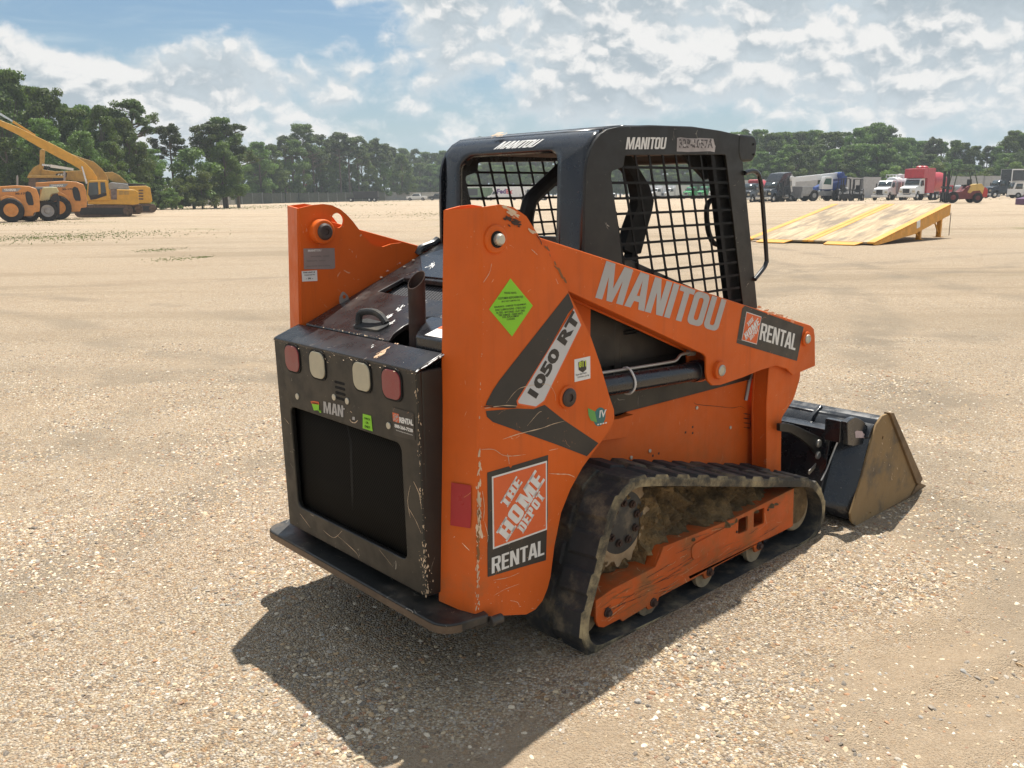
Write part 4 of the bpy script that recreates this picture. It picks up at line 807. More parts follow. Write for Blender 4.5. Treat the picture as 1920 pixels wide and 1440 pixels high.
# ---- lift arms
YA = 0.604
def arm(side):
    s = -1 if side == 'right' else 1
    prof = [(0.20, 1.612), (0.415, 1.553), (0.78, 1.455), (1.24, 1.328), (1.705, 1.201), (2.10, 1.097), (2.30, 1.045), (2.335, 1.025), (2.350, 0.985), (2.372, 0.832), (2.16, 0.815), (2.10, 0.855), (2.00, 0.885), (1.88, 0.882), (1.72, 0.868), (1.55, 0.860), (1.49, 0.868), (1.455, 0.895), (1.443, 0.930), (1.438, 1.0), (1.418, 1.016), (1.05, 1.165), (0.60, 1.345), (0.24, 1.48)]
    m = MB(); m.prism(prof, 'Y', -YA, -YA+0.012)
    m.prism([p for p in prof], 'Y', -YA+0.098, -YA+0.11)
    # top and bottom closing plates
    top = prof[:7]; bot = [(0.30, 1.462), (0.60, 1.345), (1.05, 1.165), (1.418, 1.016)]
    for line, dz in ((top, -0.006), (bot, 0.006)):
        G = [[(x, -YA+0.006, z+dz), (x, -YA+0.104, z+dz)] for x, z in line]; m.sheet(G)
    a = (m if side == 'right' else m.mirror()).build('lift_arm', orange, LDR, bevel=0.004, seg=3)
    for (x, z, r) in ((1.525, 0.933, 0.040), (2.256, 0.984, 0.036)):
        b = MB(); b.lathe([(r, 0), (r, 0.018 if x < 2 else 0.010), (r*.9, 0.022 if x < 2 else 0.013), (r*.6, 0.022 if x < 2 else 0.013)], (x, s*(YA-0.001), z), (0, s, 0)); b.build('pin_boss', orange, a, bevel=0.002)
        b = MB(); h0 = 0.014 if x < 2 else 0.006; b.lathe([(r*.62, h0), (r*.62, h0+0.012), (r*.50, h0+0.016), (r*.45, h0+0.012), (0.0005, h0+0.012)], (x, s*(YA-0.001), z), (0, s, 0)); b.build('arm_pin', zinc, a)
    # folded lower leg at the front
    m = MB(); leg = [(1.99, 0.88), (2.12, 0.90), (2.28, 0.85), (2.285, 0.78), (2.235, 0.68), (2.13, 0.60), (2.155, 0.30), (2.02, 0.31), (1.985, 0.70)]
    m.prism(fillet(leg, 0.02), 'Y', -0.575, -0.565); m.prism(fillet(leg, 0.02), 'Y', -0.50, -0.49); m.sheet([[(x, -0.570, z), (x, -0.495, z)] for x, z in [(2.28, 0.83), (2.28, 0.78), (2.23, 0.68), (2.127, 0.60), (2.15, 0.30)]]); m.sheet([[(x, -0.570, z), (x, -0.495, z)] for x, z in [(2.025, 0.31), (1.99, 0.70), (1.995, 0.87)]])
    (m if side == 'right' else m.mirror()).build('arm_leg', orange, a, bevel=0.004)
    return a
ar = arm('right'); al = arm('left')
m = MB(); m.tube([(2.26, -0.50, 0.86), (2.26, 0.50, 0.86)], 0.06, 0, 16); m.build('cross_tube', orange, LDR)
e = MB(); YD = -YA-0.0012; ap = lambda pts, o=0: [Vector((q.x, YD-o, q.z)) for q in T(pts, 'Y', YD)]
P = ap([(1116, 558), (1345, 622), (1137, 489)]); u = P[1]-P[0]; v = P[2]-P[0]; tilt = u.x*0.0; put_block(e, 'MANITOU', P[0], Vector((u.x, 0, u.z)), Vector((v.x, 0, v.z))*1.0, 0, st=0.175, gap=0.045)
e.build('lettering', greyd, ar, smooth=0, fixn=False); e = MB()
put_poly(e, ap(crop((1380, 560), 8, [(135, 105), (1015, 425), (915, 935), (8, 665), (95, 145)])), 1)
P = ap(crop((1380, 560), 8, [(82, 622), (310, 688), (155, 195)]), .0006); homelogo(e, P[0], P[1]-P[0], P[2]-P[0], Vector((0, -1, 0)), 2, 3)
P = ap(crop((1380, 560), 8, [(345, 612), (885, 775), (385, 362)]), .0008); put_block(e, 'RENTAL', P[0], P[1]-P[0], P[2]-P[0], 3, st=0.16)
s = e
for pts, w in (([(150, 130), (600, 290), (870, 360)], .002),):
    pass
e.build('rental_sticker', [greyd, blackd, orangd, white], ar, smooth=0, fixn=False)
s = MB(); A, B = ap(crop((1380, 560), 8, [(300, 140), (870, 330)]), .0004); chips(s, A, B, 30, (0, -0.0012, 0), 0.004, 0.007, 0)
A, B = ap([(1020, 455), (1380, 570)], .0004); chips(s, A, B, 30, (0, -0.0010, 0), 0.006, 0.002, 0)
tag(s.build('paint_scratches', [paint('rubbed_orange', (0.75, 0.30, 0.14), 0.6)], ar, smooth=0, fixn=False), kind='stuff')
# ---- lift cylinders
def cylinder(side):
    s = -1 if side == 'right' else 1; A = Vector((0.558, s*0.535, 0.966)); B = Vector((1.525, s*0.535, 0.925)); d = (B-A).normalized()
    m = MB(); m.tube([A+d*0.02, A+d*0.90], 0.043, 0, 28); m.tube([A+d*0.885, A+d*0.935], 0.047, 0, 28); m.box((B.x-0.05, B.y-0.03, B.z-0.03), (B.x+0.02, B.y+0.03, B.z+0.03))
    c = m.build('lift_cylinder', blackg, LDR, bevel=0.003)
    m = MB(); z0 = lambda p, h: Vector((p.x, p.y, p.z+h))
    m.tube(smoothpath([z0(A+d*0.15, .054), z0(A+d*0.45, .054), z0(A+d*0.70, .056), z0(A+d*0.76, .060), z0(A+d*0.79, .080), z0(A+d*0.83, .084), z0(A+d*0.86, .084)], 4), 0.0065, 0, 10)
    m.tube([z0(A+d*0.845, .084), z0(A+d*0.885, .082)], 0.014, 0, 6); m.build('hydraulic_line', steel, c)
    m = MB(); k = 16; p0 = A+d*0.44; up = Vector((0, 0, 1)); w = Vector((0, s, 0)); m.tube([p0+(up*math.cos(t)+w*math.sin(t))*(0.047+0.014*max(0, math.cos(t))**6) for t in np.linspace(-0.5, PI+0.3, k)], 0.0045, 0, 6); m.build('cable_tie', white, c)
for s_ in ('right', 'left'): cylinder(s_)
# ---- body sides
def side(sd):
    m = MB(); P = [(0.50, 0.20), (2.17, 0.20), (2.175, 0.40), (2.115, 0.790), (2.06, 0.80), (1.725, 0.826), (1.58, 0.828), (1.10, 0.812), (1.085, 0.79), (1.03, 0.78), (1.01, 0.80), (0.5, 0.80)]
    m.prism(P, 'Y', -0.462, -0.450); m.prism([(1.0, 0.79), (1.09, 0.792), (1.05, 0.70), (0.85, 0.72), (0.85, 0.80)], 'Y', -0.50, -0.463)
    b = (m if sd == 'right' else m.mirror()).build('body_side', orange, LDR, bevel=0.003)
    q = MB(); q.prism([(0.55, 0.80), (1.0, 0.815), (1.9, 0.83), (2.1, 0.80), (2.06, 1.12), (1.90, 1.16), (0.90, 1.50), (0.55, 1.35)], 'Y', -0.435, -0.425)
    q.box((1.02, -0.45, 0.82), (1.06, -0.434, 1.4)); q.prism([(0.95, 0.80), (2.05, 0.80), (2.05, 0.86), (1.6, 0.90), (0.95, 0.90)], 'Y', -0.475, -0.440)
    (q if sd == 'right' else q.mirror()).build('inner_side', black, LDR, bevel=0.003)
    if sd == 'right':
        for px, py in crop((1140, 460), 3.4286, [(570, 1044), (786, 1171), (268, 1321), (148, 1364)]):
            c = at(px, py, 'Y', -0.464); k = MB(); k.cyl((c.x, -0.468, c.z), 'Y', 0.0085, 0.006, 0, 12); k.build('bolt', zinc, b, bevel=0.002)
        k = MB()
        for px, py in crop((1140, 460), 3.4286, [(500, 1203), (546, 1168), (546, 1207), (290, 1353), (328, 1338), (550, 928)]):
            c = at(px, py, 'Y', -0.464); k.box((c.x-0.005, -0.4632, c.z-0.005), (c.x+0.005, -0.4622, c.z+0.005))
        Q = lambda pts: [Vector((p.x, -0.4628, p.z)) for p in T(crop((1140, 460), 3.4286, pts), 'Y', -0.463)]
        scratch(k, Q([(552, 1000), (570, 1022), (700, 1035), (800, 1045), (850, 1035), (885, 1052)]), .0012, (0, -0.0010, 0), 0); k.box((0, 0, 0.5), (0.001, 0.001, 0.501))
        P = Q([(872, 1170), (915, 1175), (868, 1060)]); 
        for j in range(4): scratch(k, [P[0]+(P[2]-P[0])*(j*.27), P[0]+(P[2]-P[0])*(j*.27)+(P[1]-P[0])], .0028, (0, -0.001, 0), 0)
        scratch(k, [P[1], P[1]+(P[2]-P[0])*.8], .0028, (0, -0.001, 0), 0)
        tag(k.build('worn_marks', paint('dark_scuff', (0.05, 0.025, 0.015)), b, smooth=0, fixn=False), kind='stuff')
for sd in ('right', 'left'): side(sd)
m = MB(); m.tube([(2.02, -0.47, 0.87), (1.99, -0.47, 0.78), (1.97, -0.47, 0.70)], 0.009); m.tube([(1.90, -0.50, 0.865), (2.03, -0.50, 0.885)], 0.010); m.build('hydraulic_pipe', steel, LDR)
# ---- cab
def cab():
    YC = 0.435
    prof = [(0.832, 1.30), (0.832, 1.50), (0.834, 1.66), (0.838, 1.77), (0.846, 1.815), (0.862, 1.852), (0.885, 1.884), (0.915, 1.910), (0.955, 1.930), (1.02, 1.942), (1.23, 1.955), (1.51, 1.961), (1.70, 1.953), (1.87, 1.938)]
    # arc length along the bent sheet
    S = [0.0]
    for a, b in zip(prof, prof[1:]): S.append(S[-1]+math.hypot(b[0]-a[0], b[1]-a[1]))
    def onp(s_):
        for i in range(len(S)-1):
            if s_ <= S[i+1] or i == len(S)-2:
                t = (s_-S[i])/(S[i+1]-S[i]); return (prof[i][0]*(1-t)+prof[i+1][0]*t, prof[i][1]*(1-t)+prof[i+1][1]*t)
    sz = lambda z: next(S[i]+(z-prof[i][1])/(prof[i+1][1]-prof[i][1])*(S[i+1]-S[i]) for i in range(len(S)-1) if prof[i][1] <= z <= prof[i+1][1])
    s0, s1 = 0.02, sz(1.858); top = sz(1.925)
    m = MB(); inner = rrect(-0.300, s0, 0.308, s1, 0.075, 8); k = len(inner)
    def outer(p):
        cx, cy = 0.004, (s0+s1)/2; dx, dy = p[0]-cx, p[1]-cy; hx, hy = (YC-0.004), (top)/2; t = min((YC-0.002-cx)/abs(dx) if dx > 0 else (YC-0.002+cx)/abs(dx) if dx < 0 else 9e9, ((top-cy)/dy if dy > 0 else cy/-dy) if dy else 9e9); return (cx+dx*t, cy+dy*t)
    G = []
    for j in range(7):
        row = []
        for p in inner:
            q = outer(p); t = j/6; y, s_ = p[0]*(1-t)+q[0]*t, p[1]*(1-t)+q[1]*t; x, z = onp(max(0, s_)); row.append((x, y, z))
        G.append(row)
    m.sheet(G, 0, closed=True)
    rp = [p for p in prof if p[1] >= 1.925-1e-6 or p[0] > 0.95]; rp = [onp(top)]+[p for p in prof if p[0] > 0.94]
    m.sheet([[(x, y, z) for y in (-YC+.002, -0.2, 0.2, YC-.002)] for x, z in rp], 0)
    # corner fill where the ring meets the rectangle corners
    c = m.build('cab_frame', blackg, LDR, solid=-0.02, smooth=60, fixn=True)
    # side plates with mesh windows
    side = [(0.838, 1.30)]+[(x+0.004, z-0.003) for x, z in prof[1:]]+[(1.885, 1.90), (1.885, 1.82), (1.926, 1.673), (2.064, 1.15), (2.10, 1.0), (0.86, 1.0)]
    x_at = lambda x, z: x+(1.665-z)*0.277
    win = [(x_at(0.925, 1.12)+0.0, 1.12), (x_at(1.802, 1.12), 1.12), (x_at(1.800, 1.850), 1.850), (1.066, 1.833), (1.060, 1.790), (0.990, 1.772), (0.986, 1.752), (x_at(1.0, 1.60)+.005, 1.60), (x_at(0.993, 1.4), 1.40)]
    for sd in (-1, 1):
        m = MB(); m.prism(side, 'Y', -YC-0.014, -YC, 0, [fillet(win, 0.012, 3)])
        p = (m if sd < 0 else m.mirror()).build('side_frame', black if sd < 0 else blackg, c, bevel=0.007, seg=3)
        m = MB(); y0, y1 = -YC-0.008, -YC-0.003; bw = 0.0050
        cols = [1.008+0.0877*i for i in range(-1, 9)]
        for i, xc in enumerate(cols):
            w = bw if i < 9 else 0.013; zt, zb = 1.846, 1.12
            if xc < 1.0: zt = 1.69-0.0
            if i == 0: zt = 1.55
            if i in (1,): zt = 1.778
            m.prism([(x_at(xc, zb)-w, zb), (x_at(xc, zb)+w, zb), (x_at(xc, zt)+w, zt), (x_at(xc, zt)-w, zt)], 'Y', y0, y1)
        for i in range(12):
            z = 1.788-0.0601*i; xa = max(x_at(0.925, z), 0.985 if z > 1.6 else 0); 
            if z > 1.78: xa = 1.055
            m.prism([(xa-0.005, z-bw), (x_at(1.805, z), z-bw+.002), (x_at(1.805, z), z+bw+.002), (xa-0.005, z+bw)], 'Y', y0-0.0007, y1+0.0007)
        # rounded corners of the punched holes
        for i, xc in enumerate(cols):
            for j in range(12):
                z = 1.788-0.0601*j+0.002; x = x_at(xc, z)
                if i == 0 and z > 1.54 or (i == 1 and z > 1.77): continue
                w = 0.0115; m.prism([(x-w, z), (x, z-w), (x+w, z), (x, z+w)], 'Y', y0-0.0003, y1+0.0003)
        (m if sd < 0 else m.mirror()).build('wire_mesh', blackm, p, fixn=False, smooth=0)
    # raised roof panel, front visor, inner headliner
    m = MB(); m.prism(fillet([(1.15, -0.36), (1.52, -0.36), (1.52, 0.36), (1.15, 0.36)], 0.03), 'Z', 1.95, 1.967, shear=lambda q: Vector((q.x, q.y, q.z-(0.010 if q.x < 1.2 else 0)))); m.build('roof_panel', blackg, c, bevel=0.006)
    m = MB(); m.prism(fillet([(1.862, 1.820), (1.965, 1.824), (1.992, 1.86), (1.992, 1.915), (1.965, 1.940), (1.84, 1.942), (1.84, 1.86)], 0.02), 'Y', -0.452, 0.452); v = m.build('visor', black, c, bevel=0.012, seg=4)
    for x_, z_ in ((1.958, 1.90), (1.962, 1.855)): b = MB(); b.cyl((x_, -0.452, z_), 'Y', 0.005, -0.003, 0, 10); b.build('bolt', blackm, v)
    m = MB(); m.box((0.88, -0.42, 1.862), (1.85, 0.42, 1.875)); m.build('headliner', paint('brown_liner', (0.07, 0.04, 0.028), 0.9, var=0.4), c)
    for s in (-1, 1):
        m = MB(); m.prism([(x_at(1.735, 1.855), 1.855), (x_at(1.86, 1.855), 1.855), (x_at(1.86, 1.0), 1.0), (x_at(1.735, 1.0), 1.0)], 'Y', s*0.40-0.012, s*0.40+0.012); m.build('front_post', blackm, c)
    # seat, restraint bars, floor
    m = MB(); m.prism(fillet([(1.05, 1.02), (1.12, 1.00), (1.10, 1.30), (1.02, 1.42), (0.97, 1.40), (1.0, 1.2)], 0.03), 'Y', -0.22, 0.22); m.prism(fillet([(1.05, 0.98), (1.5, 1.02), (1.52, 1.08), (1.08, 1.06)], 0.02), 'Y', -0.24, 0.24); m.build('seat', blackm, c, bevel=0.01)
    yb = 0.02; A = [at(px, py, 'Y', yb) for px, py in crop((820, 225), 5.648, [(1340, 500), (1230, 610), (1010, 820), (965, 920), (940, 1060), (945, 1180)])]
    m = MB(); m.tube(smoothpath(A, 5), 0.033, 0, 10); m.build('restraint_bar', blackm, c)
    yb2 = -0.10; q = lambda pts: [tuple((lambda p: (p.x, p.z))(at(px, py, 'Y', yb2))) for px, py in crop((1120, 230), 4.115, pts)]
    m = MB(); m.prism(q([(180, 255), (265, 255), (330, 360), (408, 490), (440, 600), (425, 690), (385, 830), (340, 1010), (310, 1015), (300, 1100), (250, 1080), (270, 1010), (205, 980), (250, 800), (310, 640), (310, 560), (290, 460), (240, 370), (190, 340)]), 'Y', yb2, yb2+0.05); m.build('restraint_arm', blackm, c, bevel=0.004)
    yb2 = -0.36; m = MB(); m.prism(q([(650, 245), (890, 245), (890, 440), (850, 430), (840, 440), (790, 385)]), 'Y', -0.36, -0.34); m.build('console', blackm, c)
    m = MB(); m.tube(smoothpath([at(px, py, 'Y', -0.385) for px, py in crop((1120, 230), 4.115, [(905, 590), (860, 615), (843, 680), (850, 800), (870, 880), (900, 930), (950, 942)])], 5), 0.012, 0, 10); m.build('inner_handle', blackm, c)
    m = MB(); H = [(1.895, 1.772), (1.955, 1.782), (1.995, 1.775), (2.022, 1.748), (2.05, 1.66), (2.112, 1.385), (2.112, 1.355), (2.095, 1.33), (2.02, 1.28)]; m.tube(smoothpath([(x, -0.455, z) for x, z in H], 5), 0.0105, 0, 12); m.build('grab_handle', blackg, c)
    m = MB(); m.prism([(0.86, 1.30), (0.86, 1.52), (0.90, 1.52), (0.92, 1.30)], 'Y', -0.43, 0.43); m.build('rear_sill', blackg, c)
    # small fittings by the left foot of the cab
    m = MB(); m.tube(smoothpath([at(px, py, 'Y', 0.47) for px, py in [(783, 478), (790, 467), (812, 458), (822, 450)]], 4), 0.02, 0, 10); m.build('hose', blackg, c)
    # lettering
    e = MB(); YL = -YC-0.0152; w = lambda pts, o=0: [Vector((p.x, YL-o, p.z)) for p in T(crop((1120, 230), 4.115, pts), 'Y', YL)]
    P = w([(218, 206), (524, 203), (231, 112)]); put_block(e, 'MANITOU', P[0], P[1]-P[0], P[2]-P[0], 0, st=0.17, gap=0.05); e.build('lettering', white, c, smooth=0, fixn=False)
    e = MB(); put_poly(e, w([(616, 118), (640, 112), (700, 120), (760, 122), (790, 118), (895, 124), (905, 170), (912, 180), (905, 228), (870, 220), (700, 226), (612, 222)]), 1); P = w([(630, 195), (890, 198), (630, 125)], .0007); put_text(e, '325-1057A', P[0], P[1]-P[0], P[2]-P[0], 2, bold=0.02)
    rr = random.Random(5)
    for k_ in range(26):
        a, b = rr.uniform(.05, .95), rr.uniform(.05, .95); p = P[0]+(P[1]-P[0])*a+(P[2]-P[0])*b+Vector((0, -.0006, 0)); sz_ = rr.uniform(.004, .011); put_poly(e, [p+Vector((math.cos(t)*sz_*rr.uniform(.5, 1.2), 0, math.sin(t)*sz_*rr.uniform(.4, 1))) for t in np.linspace(0, 2*PI, 7, endpoint=False)], rr.choice((0, 1, 2)))
    e.build('worn_number_sticker', [paint('sticker_pale', (0.55, 0.52, 0.50), 0.6, var=0.2), paint('sticker_grey', (0.36, 0.33, 0.32), 0.6, var=0.4), paint('sticker_dark', (0.09, 0.08, 0.08), 0.6)], c, smooth=0, fixn=False)
    e = MB(); zz = [at(px, py, 'X', 0.836) for px, py in crop((820, 225), 5.648, [(520, 308), (940, 285), (575, 222)])]
    def onx(p):
        x, z = onp(sz(min(p.z, 1.924))); return Vector((x-0.003, p.y, p.z))
    V, Fc = block_geo('MANITOU', st=0.17, gap=0.05); o_, u_, v_ = zz[0], zz[1]-zz[0], zz[2]-zz[0]; e.add([onx(o_+u_*a+v_*b) for a, b in V], Fc, 0); e.build('lettering', white, c, smooth=0, fixn=False)
    s = MB(); p = onx(at(957, 248, 'X', 0.90)); chips(s, (0.93, 0.10, 1.930), (0.93, 0.17, 1.930), 34, (-0.002, 0, 0.004), 0.010, 0.007, 0); chips(s, (0.835, -0.436, 1.6), (0.95, -0.44, 1.928), 24, (-0.001, -0.001, 0.002), 0.003, 0.002, 0); tag(s.build('paint_chips', chipm, c, smooth=0, fixn=False), kind='stuff')
    # lower part of the cab tub seen through the gap
    m = MB(); m.box((0.90, -0.40, 0.85), (2.0, 0.40, 1.0)); m.build('cab_floor', blackm, c)
cab()

# ---- tracks
IN = [(0.605, 0.036), (0.560, 0.062), (0.541, 0.110), (0.543, 0.145), (0.552, 0.185), (0.600, 0.308), (0.640, 0.42), (0.672, 0.50), (0.715, 0.567), (0.781, 0.602), (0.88, 0.592), (1.205, 0.515), (1.715, 0.390), (2.074, 0.304), (2.150, 0.268), (2.215, 0.205), (2.238, 0.141), (2.225, 0.080), (2.160, 0.042), (2.06, 0.028), (1.6, 0.020), (1.1, 0.020), (0.72, 0.030)]
def belt(sd):
    P = smoothpath(IN, 10, closed=True); L = [0]; n = len(P)
    for i in range(n): L.append(L[-1]+(P[(i+1) % n]-P[i]).length)
    tot = L[-1]
    def on(s_):
        s_ %= tot; i = np.searchsorted(L, s_, 'right')-1; i = min(i, n-1); t = (s_-L[i])/(L[i+1]-L[i]); p = P[i].lerp(P[(i+1) % n], t); d = (P[(i+1) % n]-P[i]).normalized()
        return p, Vector((d.y, -d.x, 0))
    def outn(s_):
        p, a = on(s_); _, b = on(s_-0.01); _, c_ = on(s_+0.01); nn = (a+b+c_).normalized(); return p, nn
    cen = Vector((1.3, 0.25, 0)); p, nn = outn(0.0); sg = 1 if (p-cen).dot(nn) > 0 else -1
    y0, y1 = -0.762, -0.442; N_ = 220; g = MB(); rr = np.random.default_rng(4)
    prof = [(y1, 0.0), (y0, 0.0), (y0, 0.030), (y0+0.006, 0.036), (y1-0.004, 0.030), (y1, 0.026)]; G = []
    for i in range(N_):
        p, nn = outn(tot*i/N_); G.append([(p.x+nn.x*h*sg, y, p.y+nn.y*h*sg) for y, h in prof]+[(p.x, y1, p.y)])
    G.append(G[0])
    for i in range(N_):
        for j in range(6):
            pass
    g.sheet([r[:2] for r in G], 0); g.sheet([r[1:4] for r in G], 1); g.sheet([r[3:7] for r in G], 0)
    pitch = tot/28
    for k in range(28):
        for row, (ya, yb, off) in enumerate(((y0+0.002, -0.612, 0.0), (-0.594, y1-0.002, 0.5))):
            s0 = (k+off)*pitch; Lh = pitch*0.33
            def R(s_, yy, h): p, nn = outn(s_); return (p.x+nn.x*h*sg, yy, p.y+nn.y*h*sg)
            sk = 0.010*(1 if row else -1); base = [R(s0-Lh-.008, ya, .028), R(s0+Lh+.008, ya, .028), R(s0+Lh+.008+sk, yb, .028), R(s0-Lh-.008+sk, yb, .028)]; hh = 0.049+rr.uniform(-.002, .001)
            topq = [R(s0-Lh*.78, ya+.004, hh-.002), R(s0+Lh*.78, ya+.004, hh-.002), R(s0+Lh*.78+sk, yb-.006, hh), R(s0-Lh*.78+sk, yb-.006, hh)]
            topm = [R(s0-Lh*.5, ya+.03, hh), R(s0+Lh*.5, ya+.03, hh)]
            b = len(g.v); g.v += base+topq; F4 = [(0, 1, 5, 4), (1, 2, 6, 5), (2, 3, 7, 6), (3, 0, 4, 7), (4, 5, 6, 7)]; g.f += [tuple(b+i for i in f) for f in F4]; g.m += [1 if row == 0 else 0, 0, 0, 0, 0]
        # guide lugs inside
        s0 = (k+.5)*pitch
        def R2(s_, yy, h): p, nn = outn(s_); return (p.x-nn.x*h*sg, yy, p.y-nn.y*h*sg)
        for ya in (-0.635, -0.585):
            b = len(g.v); g.v += [R2(s0-.018, ya, 0), R2(s0+.018, ya, 0), R2(s0+.018, ya+.022, 0), R2(s0-.018, ya+.022, 0), R2(s0-.010, ya+.004, .034), R2(s0+.010, ya+.004, .034), R2(s0+.010, ya+.018, .034), R2(s0-.010, ya+.018, .034)]
            g.f += [tuple(b+i for i in f) for f in ((0, 1, 5, 4), (1, 2, 6, 5), (2, 3, 7, 6), (3, 0, 4, 7), (4, 5, 6, 7))]; g.m += [0]*5
    return (g if sd == 'right' else g.mirror()).build('rubber_track', [rubber, rubberd], LDR, smooth=40, bevel=0.004, seg=2, ang=32)
def undercarriage(sd):
    t = belt(sd); s = 1 if sd == 'right' else -1
    B = lambda m: m if sd == 'right' else m.mirror()
    # frame rail
    prof = [(0.603, 0.205), (0.606, 0.120), (0.622, 0.092), (0.650, 0.080), (0.745, 0.082), (0.760, 0.066), (0.905, 0.078), (0.918, 0.060), (0.972, 0.060), (0.985, 0.092), (1.285, 0.100), (1.299, 0.070), (1.353, 0.070), (1.366, 0.104), (1.670, 0.112), (1.685, 0.078), (1.740, 0.078), (1.755, 0.118), (1.79, 0.115), (2.008, 0.118), (1.995, 0.312), (1.498, 0.292), (1.003, 0.304), (0.985, 0.27), (0.956, 0.232), (0.70, 0.222)]
    holes = [fillet([(1.537, 0.207), (1.613, 0.205), (1.609, 0.276), (1.535, 0.278)], 0.010, 3), fillet([(1.661, 0.205), (1.748, 0.203), (1.744, 0.280), (1.657, 0.282)], 0.010, 3)]
    m = MB(); m.prism(prof, 'Y', -0.738, -0.726, 0, holes); m.prism([(0.61, 0.20), (0.7, 0.215), (0.956, 0.230), (1.003, 0.302), (1.5, 0.29), (1.99, 0.310), (1.99, 0.13), (0.61, 0.13)], 'Y', -0.7262, -0.56, 0, [[(1.52, 0.19), (1.77, 0.19), (1.77, 0.285), (1.52, 0.285)]])
    f = B(m).build('track_frame', orange2, t, bevel=0.002, seg=2)
    m = MB(); m.prism(fillet([(1.185, 0.258), (1.452, 0.272), (1.462, 0.195), (1.193, 0.188)], 0.03, 5), 'Y', -0.7445, -0.737); B(m).build('cover_plate', orange2, f, bevel=0.0015)
    if sd == 'right':
        m = MB(); rs_ = random.Random(21)
        for k in range(120):
            x0 = rs_.uniform(0.62, 1.95); z0 = rs_.uniform(0.10, 0.21) if x0 < 1.0 else rs_.uniform(0.12, 0.295); L_ = rs_.uniform(0.02, 0.16)*(1.4 if x0 > 1.5 else 1); tl_ = rs_.gauss(0.06, 0.10)
            if x0+L_ > 1.985 or (1.50 < x0+L_ and x0 < 1.78 and 0.19 < z0 < 0.30): continue
            q = [Vector((x0+L_*t, -0.7385, min(0.30, max(0.09, z0+L_*t*tl_+rs_.gauss(0, .0015))))) for t in (0, .35, .7, 1)]
            scratch(m, q, rs_.uniform(0.0006, 0.0020), (0, -0.0008, 0), rs_.choice((0, 0, 1, 1, 2)))
        tag(m.build('rail_scratches', [paint('dark_scuff', (0.05, 0.025, 0.015), 0.7), paint('brown_scuff', (0.20, 0.10, 0.035), 0.8), paint('pale_scuff', (0.50, 0.30, 0.16), 0.8)], f, smooth=0, fixn=False), kind='stuff')
    for x, z in ((0.668, 0.137), (0.945, 0.084), (1.326, 0.096), (1.712, 0.104)):
        b = MB(); b.lathe([(0.019, 0), (0.019, 0.006), (0.012, 0.006), (0.012, 0.018), (0.0005, 0.018)], (x, -0.738, z), (0, -1, 0), 0, 12); B(b).build('frame_bolt', rusty, f)
    for x, z in ((1.205, 0.222), (1.448, 0.238), (1.523, 0.224), (1.772, 0.262)):
        b = MB(); b.cyl((x, -0.7385, z), 'Y', 0.006, -0.0035, 0, 8); B(b).build('frame_bolt', rusty, f)
    for x in (0.945, 1.326, 1.712):
        m = MB(); m.lathe([(0.03, 0.016), (0.052, 0.014), (0.064, 0.010), (0.064, 0.030), (0.05, 0.036), (0.05, 0.13), (0.062, 0.14), (0.062, 0.16), (0.03, 0.165)], (x, -0.7245, 0.083), 'Y', 0, 26); B(m).build('track_roller', paint('muddy_steel', (0.11, 0.085, 0.055), 0.8, metal=0.2, var=0.4, dust=DUST, dustk=0.6, bump=0.002), t)
    m = MB(); m.lathe([(0.05, 0), (0.062, 0.01), (0.062, 0.15), (0.05, 0.16)], (0.60, -0.70, 0.115), 'Y', 0, 26); B(m).build('track_roller', MAT['muddy_steel'], t)
    # drive sprocket
    c = Vector((0.848, -0.64, 0.425)); k = 15; pr = []
    for i in range(k*8):
        a = 2*PI*i/(k*8); w = math.cos(a*k); pr.append((c.x+(0.168+0.016*max(-0.6, w))*math.cos(a), c.z+(0.168+0.016*max(-0.6, w))*math.sin(a)))
    m = MB(); m.prism(pr, 'Y', -0.650, -0.622, 0, [circ(c.x, c.z, 0.128, 40)]); m.lathe([(0.145, 0), (0.145, 0.02), (0.132, 0.02)], (c.x, -0.652, c.z), (0, 1, 0), 0, 40)
    sp_ = B(m).build('drive_sprocket', paint('muddy_ring', (0.27, 0.19, 0.11), 0.9, var=0.35, dust=DUST, dustk=0.5, bump=0.003), t)
    m = MB(); m.lathe([(0.133, 0), (0.133, -0.008), (0.122, -0.012), (0.04, -0.014), (0.0005, -0.014)], (c.x, -0.642, c.z), (0, 1, 0), 0, 40); B(m).build('sprocket_disc', paint('greasy_disc', (0.03, 0.032, 0.033), 0.55, var=0.3, dust=DUST, dustk=0.25), sp_)
    for i in range(9):
        a = 2*PI*i/9+.2; b = MB(); b.lathe([(0.016, 0), (0.016, -0.008), (0.009, -0.008), (0.009, -0.016), (0.0005, -0.016)], (c.x+0.082*math.cos(a), -0.656, c.z+0.082*math.sin(a)), (0, 1, 0), 0, 10); B(b).build('sprocket_bolt', rusty, sp_)
    # front idler
    m = MB(); m.lathe([(0.10, 0.0), (0.108, 0.01), (0.108, 0.03), (0.095, 0.04), (0.095, 0.1), (0.108, 0.11), (0.108, 0.13), (0.03, 0.14)], (2.105, -0.70, 0.165), 'Y', 0, 32); B(m).build('front_idler', MAT['muddy_steel'], t)
    m = MB(); m.prism(fillet([(1.99, 0.12), (2.10, 0.10), (2.165, 0.13), (2.185, 0.18), (2.17, 0.25), (2.12, 0.29), (1.99, 0.30)], 0.03), 'Y', -0.712, -0.69); B(m).build('idler_bracket', mudm, t, bevel=0.006)
    # caked mud between rail and belt
    xs = np.linspace(0.60, 2.05, 150); zs = np.linspace(0, 1, 46); G = []
